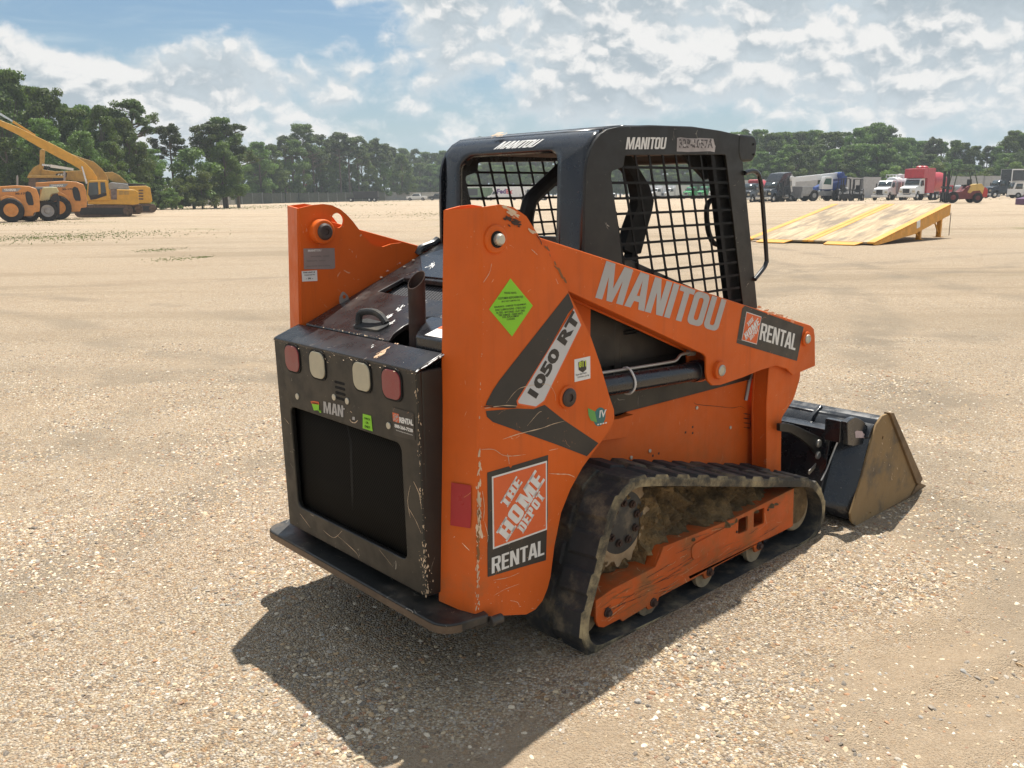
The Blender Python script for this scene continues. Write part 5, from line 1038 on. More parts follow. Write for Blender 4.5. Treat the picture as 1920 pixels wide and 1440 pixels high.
    for j, v in enumerate(zs):
        row = []
        for i, x in enumerate(xs):
            lo = 0.10 if x < 0.95 else 0.27; hi = np.interp(x, [0.6, 0.70, 0.78, 0.88, 1.2, 1.715, 2.08], [0.29, 0.55, 0.595, 0.586, 0.509, 0.384, 0.296]); z = lo+(hi-lo)*v
            h = float(fbm(np.array([x*1.0]), np.array([z]), 0.16, 91, 5)[0])-0.5; h2 = float(fbm(np.array([x]), np.array([z]), 0.04, 97, 3)[0])-0.5
            slope = -0.115*(1-v)*(1 if x > 1.0 else 0.4+0.6*max(0, (x-0.9)/.1) if x > 0.9 else 0.5)
            row.append((x, -0.600+slope-h*0.15-h2*0.12+(0.03 if v > 0.9 else 0), z))
        G.append(row)
    m = MB(); m.sheet(G); tag(B(m).build('caked_mud', mudm, t, smooth=50), kind='stuff')
    m = MB(); m.box((0.70, -0.58, 0.12), (2.0, -0.44, 0.36)); B(m).build('frame_beam', blackm, t)
for sd in ('right', 'left'): undercarriage(sd)

# ---- bucket
def bucket():
    W = 0.80
    shell = [(2.725, 0.545), (2.66, 0.525), (2.60, 0.44), (2.545, 0.30), (2.475, 0.13), (2.455, 0.085), (2.475, 0.045), (2.53, 0.014), (3.00, 0.012), (3.27, 0.012)]
    m = MB(); m.sheet([[(x, y, z) for y in (-W, -0.3, 0.3, W)] for x, z in shell]); b = m.build('bucket', blackg, LDR, solid=0.010, smooth=30)
    pl = [(2.438, 0.087), (2.452, 0.048), (2.476, 0.022), (2.516, 0.003), (3.069, 0.006), (3.16, 0.004), (3.255, 0.055), (3.236, 0.085), (2.80, 0.535), (2.770, 0.552), (2.707, 0.550), (2.65, 0.515), (2.60, 0.42), (2.517, 0.225)]
    for s in (-1, 1):
        m = MB(); m.prism(pl, 'Y', -W-0.012, -W, 0, [circ(2.735, 0.43, 0.009, 10), circ(2.66, 0.035, 0.007, 8)]); (m if s < 0 else m.mirror()).build('side_plate', bucketm, b, bevel=0.003)
        m = MB(); m.prism([(2.765, 0.560), (2.812, 0.552), (3.262, 0.085), (3.225, 0.060), (3.19, 0.075)], 'Y', -W-0.026, -W+0.01); (m if s < 0 else m.mirror()).build('side_cutter', brownsteel, b, bevel=0.003)
    m = MB(); m.prism([(2.55, -W), (3.34, -W-.02), (3.34, W+.02), (2.55, W)], 'Z', 0.000, 0.016); m.prism(fillet([(3.14, 0.016), (3.33, 0.016), (3.33, 0.03), (3.22, 0.075)], 0.02), 'Y', -W-0.022, -W+0.015); m.build('cutting_edge', brownsteel, b, bevel=0.003)
    # rolled top box with stiffener pockets on the back
    m = MB(); m.prism([(2.59, 0.455), (2.625, 0.500), (2.70, 0.540), (2.73, 0.548), (2.73, 0.50), (2.62, 0.44)], 'Y', -W, W)
    ribs = [-0.485, -0.275, -0.06, 0.15, 0.36, 0.57, 0.78]
    for y in ribs: m.prism([(2.55, 0.445), (2.60, 0.510), (2.69, 0.552), (2.71, 0.545), (2.64, 0.44), (2.58, 0.41)], 'Y', y, y+0.022)
    m.prism([(2.555, 0.43), (2.57, 0.445), (2.64, 0.46), (2.64, 0.43)], 'Y', -0.64, 0.78); m.build('stiffener', blackg, b, bevel=0.004)
    hb = T2(crop((1400, 720), 4.8, [(905, 345), (945, 312), (985, 297), (1050, 330), (1103, 390), (1100, 480), (1068, 538), (960, 562), (912, 550)]), 'Y', -0.775); m = MB(); m.prism(hb, 'Y', -0.775, -0.745); m.box((hb[0][0]-.004, -0.745, hb[8][1]+.01), (hb[0][0]+.03, -0.66, hb[0][1])); g = m.build('hook_bracket', blackg, b, bevel=0.004)
    m = MB(); put_poly(m, [(p.x, -0.7765, p.z) for p in T(crop((1400, 720), 4.8, [(975, 430), (990, 420), (1040, 425), (1050, 445), (1070, 455), (1075, 490), (1040, 485), (980, 485)]), 'Y', -0.7765)]); m.build('sticker_remnant', paint('pink_paper', (0.45, 0.36, 0.36), 0.8, var=0.3), g, smooth=0, fixn=False)
    ed = T(crop((1400, 720), 4.8, [(880, 450), (830, 505), (770, 640), (715, 780), (670, 870)]), 'Y', -0.70); m = MB(); m.tube(smoothpath(ed, 4), 0.004, 0, 6); m.sheet([[p for p in ed], [Vector((p.x+0.10, p.y+0.05, p.z)) for p in ed]], 1); m.build('attach_edge', [steel, blackg], b)
    # quick attach plate
    m = MB(); m.prism([(2.47, 0.49), (2.57, 0.49), (2.50, 0.30), (2.42, 0.10), (2.38, 0.10), (2.45, 0.30)], 'Y', -0.66, 0.66); m.build('attach_plate', blackg, LDR, bevel=0.005)
    lv = T2(crop((1400, 720), 4.8, [(300, 360), (355, 350), (430, 368), (560, 430), (690, 490), (742, 525), (752, 600), (745, 690), (720, 715), (690, 705), (640, 640), (590, 575), (500, 500), (400, 440), (300, 425)]), 'Y', -0.62)
    for s in (-1, 1):
        m = MB(); m.prism(fillet(lv, 0.008), 'Y', -0.62, -0.600); g = (m if s < 0 else m.mirror()).build('attach_lever', black, LDR, bevel=0.003)
        for px, py in crop((1400, 720), 4.8, [(658, 537), (652, 643)]):
            c = at(px, py, 'Y', -0.63); k = MB(); k.lathe([(0.021, 0), (0.021, 0.008), (0.015, 0.012), (0.009, 0.010), (0.0005, 0.010)], (c.x, s*0.620, c.z), (0, s, 0), 0, 20); k.build('lever_bolt', steel, g)
        k = MB(); A, Bq = T(crop((1400, 720), 4.8, [(650, 700), (560, 800)]), 'Y', -0.60); A.y *= -s; Bq.y *= -s; d = (Bq-A); k.tube([A+d*t+Vector((0.010*math.cos(t*90), 0, 0.010*math.sin(t*90))) for t in np.linspace(0, 1, 110)], 0.003, 0, 6); k.build('spring', steel, g)
    s = MB(); chips(s, (2.70, -W-.0125, 0.5), (2.9, -W-.0125, 0.15), 20, (0, -0.001, 0), 0.05, 0.003, 0)
    pass; tag(s.build('paint_scratches', [chipm], b, smooth=0, fixn=False), kind='stuff')
bucket()
m = MB(); m.prism(fillet([(1.9, 0.35), (2.40, 0.44), (2.52, 0.35), (2.50, 0.12), (2.36, 0.10), (1.9, 0.2)], 0.03), 'Y', -0.40, -0.34); m.prism(fillet([(1.9, 0.35), (2.40, 0.44), (2.52, 0.35), (2.50, 0.12), (2.36, 0.10), (1.9, 0.2)], 0.03), 'Y', 0.34, 0.40); m.build('tilt_linkage', blackg, LDR, bevel=0.004)
# ------------------------------------------------------------------ yellow ramp
yel = paint('yellow_paint', (0.66, 0.30, 0.02), 0.5, var=0.12, dust=(0.4, 0.28, 0.14), dustk=0.25)
def woodmat():
    m, nt, b = newmat('weathered_decking'); tc = nt.nodes.new('ShaderNodeTexCoord'); s = xyz(nt, tc.outputs['Object'])
    v = comb(nt, mth(nt, 'MULTIPLY', s[0], 0.35), mth(nt, 'MULTIPLY', s[1], 4.0), s[2])
    c = mixc(nt, maprange(nt, noise(nt, v, 1.2, 6, 0.7), 0.35, 0.65), (0.29, 0.215, 0.13), (0.54, 0.42, 0.265))
    c = mixc(nt, maprange(nt, noise(nt, comb(nt, mth(nt, 'MULTIPLY', s[0], 0.3), mth(nt, 'MULTIPLY', s[1], 0.8)), 1.5, 5, 0.65), 0.46, 0.62, 0, 0.85), c, (0.19, 0.15, 0.11))
    g = mth(nt, 'ABSOLUTE', mth(nt, 'SINE', mth(nt, 'MULTIPLY', s[0], PI/0.14))); c = mixc(nt, maprange(nt, g, 0.0, 0.12, 0.7, 0), c, (0.08, 0.06, 0.04))
    nt.links.new(c, b.inputs['Base Color']); b.inputs['Roughness'].default_value = 0.85; return m
wood = woodmat()
def ramp():
    L_, W_, H_, z0 = 6.6, 4.37, 1.15, 0.09; r = empty('loading_ramp', (11.25, 27.52, 0), PI/2-0.7686, 'yellow steel loading ramp with worn plank deck rising to one end', 'ramp')
    sl = (H_-z0)/L_; Z = lambda x: z0+sl*x
    sh = lambda q: Vector((q.x, q.y, q.z+Z(q.x)))
    for k, (a, b) in enumerate(((0.22, 1.98), (2.36, 4.15))):
        m = MB(); m.prism([(0.05, a), (L_-0.02, a), (L_-0.02, b), (0.05, b)], 'Z', -0.05, 0.0, 0, shear=sh); m.build('deck', wood, r)
    for a, b, mt in ((-0.02, 0.22, 0), (1.98, 2.17, 0), (2.19, 2.36, 0), (4.15, 4.39, 0)):
        m = MB(); m.prism([(0, a), (L_, a), (L_, b), (0, b)], 'Z', -0.045, 0.012, 0, shear=sh); m.build('edge_rail', yel, r, bevel=0.006)
    for y in (-0.02, 4.35):
        m = MB(); m.prism([(0.0, 0.01), (0.25, 0.0), (L_*0.5, Z(L_*0.5)-0.40), (L_, H_-0.38), (L_, H_-0.02), (L_*0.5, Z(L_*.5)-0.02), (0.0, Z(0)-0.01)], 'Y', y, y+0.04); sb = m.build('side_beam', yel, r, bevel=0.004)
    m = MB(); m.box((3.4, -0.032, 0.42), (3.7, -0.022, 0.66), rot=Matrix.Rotation(-math.atan(sl), 3, 'Y')); m.build('warning_label', white, r)
    for x in (4.15, 6.1):
        for y in (0.15, 4.1):
            m = MB(); m.box((x-0.07, y-0.07, 0.0), (x+0.07, y+0.07, Z(x)-0.1)); m.box((x-0.14, y-0.14, 0.0), (x+0.14, y+0.14, 0.015)); m.tube([(x, y, 0.10), (x-0.7, y, Z(x)-0.35)], 0.03, 0, 6); m.build('leg', yel, r)
        m = MB(); m.box((x-0.05, 0.22, Z(x)-0.26), (x+0.05, 4.03, Z(x)-0.10)); m.build('cross_beam', yel, r)
    m = MB(); m.tube([(6.58, -0.05, H_-0.3), (6.58, -0.05, 0.05)], 0.012, 0, 6); m.build('chain', rusty, r)
    for a in (0.35, 2.7):
        m = MB(); m.prism([(-0.50, a+0.05), (0.02, a), (0.02, a+1.15), (-0.50, a+1.05)], 'Z', 0.005, 0.03, 0, shear=lambda q: Vector((q.x, q.y, q.z+0.12*(q.x+0.5)))); m.build('approach_plate', yel, r)
ramp()

# ------------------------------------------------------------------ vehicles: shared makers
def gp(px, D):                                          # ground point under picture column px at depth D
    d = wray(px, 365); x = d.x/d.y*D; return Vector((x, D, float(rise(np.float64(x), np.float64(D)))+0.0))
tyre = paint('tyre_rubber', (0.018, 0.018, 0.018), 0.85, var=0.2, dust=(0.12, 0.09, 0.06), dustk=0.25)
vwhite = paint('white_truck_paint', (0.72, 0.73, 0.73), 0.35, var=0.05, coat=0.3)
vblack = paint('black_truck_paint', (0.012, 0.015, 0.020), 0.22, var=0.1, coat=0.6)
vred = paint('red_tank_paint', (0.42, 0.03, 0.045), 0.42, var=0.12)
vgreen = paint('green_truck_paint', (0.01, 0.30, 0.07), 0.3, var=0.08, coat=0.4)
vblue = paint('blue_crane_paint', (0.015, 0.05, 0.22), 0.35, var=0.1)
vgrey = paint('grey_metal', (0.28, 0.29, 0.30), 0.45, metal=0.3)
chrome = paint('bright_metal', (0.65, 0.66, 0.66), 0.22, metal=0.8, var=0.05)
vdark = paint('dark_frame', (0.02, 0.02, 0.022), 0.6)
ddgreen = paint('drab_green', (0.12, 0.20, 0.10), 0.55)
cream = paint('cream_paint', (0.50, 0.46, 0.24), 0.4, var=0.1)
woran = paint('loader_orange', (0.60, 0.25, 0.06), 0.4, var=0.1, dust=(0.4, 0.25, 0.12), dustk=0.2)
exy = paint('excavator_yellow', (0.62, 0.33, 0.035), 0.4, var=0.08, dust=(0.4, 0.28, 0.12), dustk=0.2)
exy2 = paint('faded_excavator_yellow', (0.42, 0.25, 0.055), 0.5, var=0.15, dust=(0.3, 0.2, 0.1), dustk=0.3)
tracksteel = paint('rusty_track_steel', (0.10, 0.065, 0.05), 0.7, metal=0.2, var=0.4, dust=(0.28, 0.2, 0.12), dustk=0.35)
forkred = paint('forklift_maroon', (0.16, 0.03, 0.03), 0.5, var=0.2)
forky = paint('forklift_yellow', (0.62, 0.42, 0.12), 0.45, var=0.1)
purple = paint('purple_paint', (0.09, 0.03, 0.10), 0.45)
taillamp = paint('lamp_glass', (0.5, 0.45, 0.35), 0.2)
def wheel(par, x, y, r, w, rim=None, hub=0.55, side=1, name='wheel', tread=0):
    m = MB(); m.lathe([(r*hub, 0), (r*0.88, 0.0), (r, w*0.12), (r, w*0.88), (r*0.88, w), (r*hub, w)], (x, y, r), 'Y', 0, 22)
    if tread:
        for k in range(tread):
            a = 2*PI*k/tread; c, s_ = math.cos(a), math.sin(a); q = MB(); m.box((x+r*c-0.05, y, r+r*s_-0.05), (x+r*c+0.05, y+w, r+r*s_+0.05))
    o = m.build(name, tyre, par)
    if rim is not None:
        f = MB(); yy = y if side < 0 else y+w
        f.lathe([(r*hub, 0), (r*hub*0.92, -0.06*side*-1 if False else 0.0), (r*hub*0.5, 0.02), (r*hub*0.45, 0.05), (0.001, 0.05)], (x, yy, r), (0, side, 0), 0, 18); f.build('rim', rim, o)
    return o
def conventional(name, label, cat, px, D, head, col, kind='day', body=None, bcol=None, group=None, sc=1.0, rimm=None, grp=None, small=False):
    """bonneted lorry, x forward from the front bumper at 0, wheels on z=0; kind day|sleeper; body callback"""
    r = empty(name, gp(px, D), head, label, cat, group); r.scale = (sc, sc, sc); rimm = rimm or chrome
    m = MB(); m.box((-6.4 if body else -5.6, -0.42, 0.62), (-0.3, 0.42, 0.92)); m.build('chassis', vdark, r)
    # bonnet and wings
    m = MB(); prof = [(-0.22, 0.75), (-0.10, 1.0), (-0.12, 1.55), (-0.30, 1.68), (-1.55, 1.90), (-1.55, 0.80), (-1.35, 0.80), (-1.22, 1.12), (-0.80, 1.22), (-0.42, 1.05), (-0.32, 0.75)]
    m.prism([(x, z) for x, z in prof], 'Y', -1.12, 1.12, 0, shear=lambda q: Vector((q.x-0.35*abs(q.y)**3*0.5, q.y*(0.88 if q.z > 1.5 else 1.0), q.z))); h = m.build('bonnet', col, r, bevel=0.05, seg=2)
    m = MB(); m.box((-0.16, -0.48, 0.85), (-0.06, 0.48, 1.52)); m.build('grille', chrome if col in (vwhite, vgreen) else vgrey, h, bevel=0.02); m = MB()
    m.box((-0.10, -0.42, 0.92), (-0.045, 0.42, 1.46)); m.build('grille_mesh', vdark, h)
    m = MB(); m.box((-0.30, -1.15, 0.42), (-0.02, 1.15, 0.74)); m.build('bumper', chrome if col is not vwhite else vwhite, r, bevel=0.04)
    for y in (-0.82, 0.82): m = MB(); m.box((-0.42, y-0.17, 1.02), (-0.24, y+0.17, 1.26)); m.build('headlight', taillamp, h, bevel=0.03)
    # cab
    m = MB(); cb = -3.1 if kind == 'day' else -3.0
    m.prism([(-1.55, 0.80), (-1.55, 1.88), (-1.85, 2.62), (-2.1, 2.74), (cb, 2.76), (cb, 0.80)], 'Y', -1.05, 1.05, 0, shear=lambda q: Vector((q.x, q.y*(0.93 if q.z > 2.3 else 1), q.z))); c = m.build('cab', col, r, bevel=0.05)
    m = MB(); m.add([(-1.56, -0.92, 1.95), (-1.56, 0.92, 1.95), (-1.84, 0.86, 2.58), (-1.84, -0.86, 2.58)], [(0, 1, 2, 3)]); m.build('windscreen', glass, c, solid=0.02)
    for y in (-1.0, 1.0):
        m = MB(); s_ = 1 if y > 0 else -1; m.add([(-1.72, s_*1.06, 1.85), (-2.75, s_*1.06, 1.85), (-2.70, s_*1.0, 2.50), (-1.98, s_*1.0, 2.50)], [(0, 1, 2, 3)]); m.build('side_window', glass, c, solid=0.02)
        m = MB(); m.box((-1.72, s_*1.22-0.06, 1.75), (-1.64, s_*1.22+0.06, 2.35)); m.tube([(-1.7, s_*1.05, 2.2), (-1.68, s_*1.22, 2.2)], 0.02, 0, 5); m.build('mirror', vdark, c)
    if kind == 'sleeper':
        m = MB(); m.prism([(-2.0, 2.70), (-2.5, 3.35), (-3.0, 3.80), (-4.7, 3.95), (-4.7, 0.85), (-3.0, 0.85), (-3.0, 2.72)], 'Y', -1.12, 1.12); m.build('sleeper', col, c, bevel=0.08)
        m = MB(); m.tube([(-4.85, 1.0, 0.9), (-4.85, 1.0, 3.7)], 0.08, 0, 8); m.build('exhaust_stack', chrome, r)
    for y in (-1.12, 0.84): wheel(r, -0.95, y, 0.50, 0.28, rimm, 0.52, 1 if y > 0 else -1)
    xs = (-5.0, -5.0) if small else (-4.6, -5.8)
    for x in sorted(set(xs)):
        for y in (-1.20, 0.70): wheel(r, x-(0.8 if body else 0), y, 0.50, 0.50, rimm, 0.5, 1 if y > 0 else -1)
    m = MB(); m.tube([(-3.4, 0.98, 0.75), (-4.1, 0.98, 0.75)], 0.28, 0, 12); m.build('fuel_tank', chrome, r)
    if body: body(r)
    return r
def H_(px, D, extra): d = wray(px, 365); return math.atan2(-d.y, -d.x)+extra   # heading towards the camera, turned by extra
# ------------------------------------------------------------------ right-hand line of vehicles
def redbody(r):
    m = MB(); m.prism([(-3.2, 0.9), (-3.2, 3.95), (-3.1, 4.05), (-5.5, 4.05), (-5.5, 0.9)], 'Y', -1.25, 1.25); m.prism([(-2.0, 2.8), (-2.0, 3.95), (-3.2, 4.0), (-3.2, 2.8)], 'Y', -1.25, 1.25); m.build('equipment_box', vred, r, bevel=0.04)
    m = MB(); m.lathe([(0.6, 0), (1.1, 0.2), (1.2, 0.3)]+[(1.2+0.06*(k % 2), 0.3+0.32*k) for k in range(12)]+[(1.1, 4.1), (0.5, 4.3)], (-5.5, 0, 2.35), (-1, 0, 0), 0, 26); m.build('tank', vred, r)
    for x in (-3.6, -4.8): m = MB(); m.lathe([(0.45, 0), (0.5, 0.15), (0.3, 0.3), (0.01, 0.32)], (x, 0, 4.05), 'Z', 0, 16); m.build('hatch', vred, r)
def whitebody(r):
    m = MB(); m.lathe([(0.5, 0), (0.95, 0.2), (1.0, 0.3), (1.0, 3.8), (0.9, 4.0), (0.5, 4.1)], (-3.5, 0, 2.25), (-1, 0, 0), 0, 24); m.build('tank', vwhite, r)
    m = MB(); m.box((-3.45, -1.1, 0.95), (-4.4, 1.1, 2.5)); m.build('pump_box', vgrey, r, bevel=0.03)
    m = MB()
    for x in (-3.7, -4.9, -6.0):
        m.tube([(x, -0.8, 3.1), (x, -0.8, 3.55), (x, 0.8, 3.55), (x, 0.8, 3.1)], 0.05, 0, 5)
    m.tube([(-3.7, -0.8, 3.55), (-6.0, -0.8, 3.55)], 0.05, 0, 5); m.tube([(-3.7, 0.8, 3.55), (-6.0, 0.8, 3.55)], 0.05, 0, 5); m.build('top_rail', vwhite, r)
    m = MB(); m.lathe([(0.4, 0), (0.6, 0.2), (0.5, 0.5), (0.01, 0.6)], (-6.4, 0, 3.1), 'Z', 0, 14); m.build('dome', vwhite, r)
conventional('vacuum_truck', 'white cab lorry carrying a tall red box and ribbed red tank', 'truck', 1698, 118, H_(1698, 118, -0.42), vwhite, 'day', redbody, sc=1.03)
conventional('tank_truck', 'white tanker lorry with white pipe rails on top beside the red tank lorry', 'truck', 1648, 121, H_(1648, 121, -0.42), vwhite, 'day', whitebody, sc=0.96)
conventional('semi_truck', 'black sleeper semi tractor parked left of the mobile crane', 'truck', 1430, 119, H_(1430, 119, -0.62), vblack, 'sleeper', sc=1.0)
def mixer(r):
    m = MB(); m.lathe([(0.4, 0), (1.1, 0.9), (1.15, 2.2), (0.5, 4.0), (0.3, 4.1)], (-3.5, 0, 1.9), Vector((-1, 0, 0.12)), 0, 24); m.build('tank', vred, r)
    m = MB(); m.prism([(-3.2, 1.0), (-3.2, 3.2), (-3.6, 3.3), (-4.0, 1.0)], 'Y', -0.9, 0.9); m.build('equipment_box', vred, r)
conventional('red_tank_truck', 'dark lorry with round red tank glimpsed behind the cab grab handle', 'truck', 1392, 124, H_(1392, 124, -0.5), vblack, 'day', mixer, sc=0.95)
def crane():
    r = empty('mobile_crane', gp(1537, 122), PI+0.30, 'white and blue rough terrain crane with its boom lowered', 'crane')
    r.scale = (0.9, 0.9, 0.97); m = MB(); m.box((-3.6, -1.1, 0.7), (3.8, 1.1, 1.35)); m.box((2.2, -1.3, 0.9), (4.0, 1.3, 2.0)); m.build('carrier', vgrey, r, bevel=0.03)
    m = MB(); m.box((3.8, -1.25, 0.5), (4.1, 1.25, 1.2)); m.box((-3.9, -1.25, 0.5), (-3.6, 1.25, 1.1)); m.build('outrigger', vgrey, r)
    for x in (-2.1, 1.9):
        for y in (-1.35, 0.75): wheel(r, x, y, 0.78, 0.6, vgrey, 0.45, 1 if y > 0 else -1)
    m = MB(); m.prism([(-3.6, 1.45), (-3.6, 2.2), (-3.2, 2.7), (-1.0, 2.5), (0.4, 1.9), (0.6, 1.45)], 'Y', -1.2, 1.2); m.build('slewing_body', vblue, r, bevel=0.04)
    m = MB(); m.prism([(-1.2, 1.6), (-1.2, 3.1), (-0.9, 3.35), (0.2, 3.3), (0.6, 2.3), (0.6, 1.6)], 'Y', 0.5, 1.35); c = m.build('operator_cab', vwhite, r, bevel=0.04)
    m = MB(); m.prism([(-0.9, 2.2), (-0.9, 3.05), (0.1, 3.05), (0.45, 2.3)], 'Y', 0.47, 1.38); m.build('cab_window', paint('green_glass', (0.03, 0.09, 0.07), 0.12), c)
    m = MB(); A = Vector((-3.0, -0.3, 3.45)); B = Vector((4.6, -0.3, 2.95)); d = (B-A).normalized(); n = Vector((-d.z, 0, d.x))
    m.add([A-n*.42+Vector((0, y, 0)) for y in (-.4, .4)]+[A+n*.42+Vector((0, y, 0)) for y in (.4, -.4)]+[B-n*.32+Vector((0, y, 0)) for y in (-.32, .32)]+[B+n*.32+Vector((0, y, 0)) for y in (.32, -.32)], [(0, 1, 2, 3), (4, 5, 6, 7), (0, 1, 5, 4), (1, 2, 6, 5), (2, 3, 7, 6), (3, 0, 4, 7)])
    b = m.build('boom', vwhite, r, bevel=0.03)
    m = MB(); m.box((4.5, -0.8, 2.1), (5.1, 0.2, 3.3)); m.lathe([(0.35, 0), (0.35, 0.9)], (5.0, -0.8, 3.1), 'Y', 0, 14); m.tube([(5.0, -0.3, 2.5), (4.7, -0.3, 1.3)], 0.12, 0, 8); m.build('boom_head', vwhite, b)
    m = MB(); m.box((-3.9, -1.0, 2.2), (-2.9, 1.0, 3.4)); m.lathe([(0.45, 0), (0.45, 1.6)], (-3.2, -0.8, 3.5), 'Y', 0, 16); m.build('winch', vblue, r, bevel=0.05)
crane()
def forktruck(px, D, head, sc, label, body, top, name='forklift', big=False, group=None):
    r = empty(name, gp(px, D), head, label, 'forklift', group); r.scale = (sc,)*3
    m = MB(); m.prism(fillet([(-1.9, 0.35), (-1.95, 1.2), (-1.6, 1.55), (-0.5, 1.45), (0.0, 0.95), (0.9, 0.95), (1.0, 0.4), (0.6, 0.3)], 0.12), 'Y', -0.65, 0.65); m.build('body', forkred if big else body, r, bevel=0.03)
    if big:
        m = MB(); m.prism(fillet([(-2.15, 0.45), (-2.15, 1.15), (-1.85, 1.35), (-1.7, 0.5)], 0.08), 'Y', -0.7, 0.7); m.build('counterweight', paint('fork_red', (0.45, 0.04, 0.03), 0.5), r)
        m = MB(); m.prism(fillet([(-1.85, 0.75), (-1.9, 1.25), (-1.6, 1.62), (-0.75, 1.55), (-0.45, 0.9), (-0.7, 0.8), (-0.9, 1.0), (-1.5, 1.05), (-1.75, 0.7)], 0.06), 'Y', -0.69, 0.69); m.build('engine_cover', forky, r, bevel=0.03)
    for s_ in (-1, 1):
        m = MB(); m.tube([(-1.35, s_*.55, 1.4), (-0.95, s_*.5, 2.75), (0.45, s_*.5, 2.75), (0.75, s_*.55, 0.95)], 0.05, 0, 6); m.build('guard_post', top, r)
    m = MB()
    for k in range(6): m.box((-1.0+k*0.28, -0.55, 2.73), (-0.92+k*0.28, 0.55, 2.79))
    m.box((-1.0, -0.55, 2.72), (0.5, -0.47, 2.80)); m.box((-1.0, 0.47, 2.72), (0.5, 0.55, 2.80)); m.build('overhead_guard', top, r)
    for s_ in (-1, 1): m = MB(); m.box((1.05, s_*.42-.07, 0.15), (1.25, s_*.42+.07, 2.7)); m.build('mast_rail', vdark, r)
    m = MB(); m.box((1.27, -0.6, 0.3), (1.33, 0.6, 0.9)); m.box((1.27, -0.6, 1.3), (1.33, 0.6, 1.42)); m.build('carriage', vdark, r)
    for s_ in (-1, 1): m = MB(); m.prism([(1.33, 0.9), (1.38, 0.9), (1.40, 0.12), (2.4, 0.08), (2.4, 0.05), (1.33, 0.05)], 'Y', s_*.35-.06, s_*.35+.06); m.build('fork', vdark, r)
    for x, rr_ in ((0.75, 0.48), (-1.35, 0.42)):
        for y in (-0.78, 0.50): wheel(r, x, y, rr_, 0.28, forkred if big else vgrey, 0.5, 1 if y > 0 else -1)
    m = MB(); m.box((-0.8, -0.3, 1.4), (-0.3, 0.3, 1.55)); m.box((-0.9, -0.3, 1.5), (-0.75, 0.3, 2.0)); m.build('seat', vdark, r)
    return r
big = forktruck(1797, 96, PI-0.05, 1.22, 'large maroon and yellow forklift facing left beyond the ramp', forky, paint('guard_green', (0.06, 0.08, 0.05), 0.6), big=True)
f1 = forktruck(1582, 120, H_(1582, 120, 0.25), 1.05, 'dark forklift nearest the blue end of the crane', vdark, vdark, group='dark forklifts beside the crane')
f2 = forktruck(1607, 121, H_(1607, 121, -0.1), 1.02, 'dark forklift just left of the white tanker lorry', vdark, vdark, group='dark forklifts beside the crane')
conventional('pickup_truck', 'small white lorry half hidden behind the dark forklifts', 'truck', 1572, 131, H_(1572, 131, -0.3), vwhite, 'day', sc=0.66, small=True)
def boxbody(col, trim, L=7.0, h0=1.1, h1=3.7):
    def f(r):
        m = MB(); m.box((-3.3-L, -1.25, h0), (-3.3, 1.25, h1)); b = m.build('cargo_box', col, r, bevel=0.03)
        m = MB()
        for y in (-1.25, 1.25):
            s_ = 1 if y > 0 else -1
            m.box((-3.3-L-.01, y-0.03, h1-0.14), (-3.29, y+0.03, h1+0.03)); m.box((-3.3-L-.01, y-0.03, h0-.03), (-3.29, y+0.03, h0+0.10)); m.box((-3.42, y-0.03, h0+.1), (-3.28, y+0.03, h1-.14)); m.box((-3.3-L, y-0.03, h0+.1), (-3.17-L, y+0.03, h1-.14))
        m.box((-3.3-L, -1.22, h1), (-3.3, 1.22, h1+.03)); m.build('box_trim', trim, b)
    return f
conventional('box_truck', 'dark box lorry with white frame trim at the far right', 'truck', 1846, 139, PI+0.12, vblack, 'day', boxbody(vblack, vwhite, 11.5, 0.95, 4.3), sc=1.0)
def cabover(px, D, head, label, col, body=None, sc=1.0, name='cabover_truck', group=None):
    r = empty(name, gp(px, D), head, label, 'truck', group); r.scale = (sc,)*3
    m = MB(); m.prism([(0, 0.5), (0.0, 1.3), (-0.3, 2.3), (-1.6, 2.35), (-1.6, 0.5)], 'Y', -0.95, 0.95); c = m.build('cab', col, r, bevel=0.05)
    m = MB(); m.add([(0.0, -0.85, 1.38), (0.0, 0.85, 1.38), (-0.27, 0.8, 2.2), (-0.27, -0.8, 2.2)], [(0, 1, 2, 3)]); m.build('windscreen', glass, c, solid=0.02)
    for s_ in (-1, 1): m = MB(); m.add([(-0.25, s_*.96, 1.35), (-1.3, s_*.96, 1.35), (-1.3, s_*.96, 2.1), (-0.45, s_*.96, 2.1)], [(0, 1, 2, 3)]); m.build('side_window', glass, c, solid=0.02)
    m = MB(); m.box((-5.2, -0.4, 0.5), (-1.5, 0.4, 0.75)); m.box((-5.3, -1.0, 0.85), (-1.75, 1.0, 0.98)); m.build('flatbed', col, r)
    for x in (-0.8, -4.1):
        for y in (-0.98, 0.72): wheel(r, x, y, 0.42, 0.26, vgrey, 0.5, 1 if y > 0 else -1)
    if body: body(r)
    return r
cabover(1893, 133, PI-0.1, 'small white flat roofed cabover lorry in front of the dark box', vwhite, lambda r: (MB().box((-0.2, -1.1, 2.4), (-4.8, 1.1, 2.5)).build('roof_rack', vwhite, r)), 1.0)
m = MB(); rp = empty('tow_unit', gp(1932, 84), PI, 'purple machine cut off by the right edge of the photo', 'machine'); m.prism([(0.9, 0.0), (0.9, 0.55), (0.2, 0.7), (0.1, 1.5), (-0.3, 2.1), (-3, 2.1), (-3, 0.0)], 'Y', -0.8, 0.8); m.build('body', purple, rp, bevel=0.04); m = MB(); m.box((-3, -0.85, 2.1), (-0.1, 0.85, 2.25)); m.build('roof', vwhite, rp)
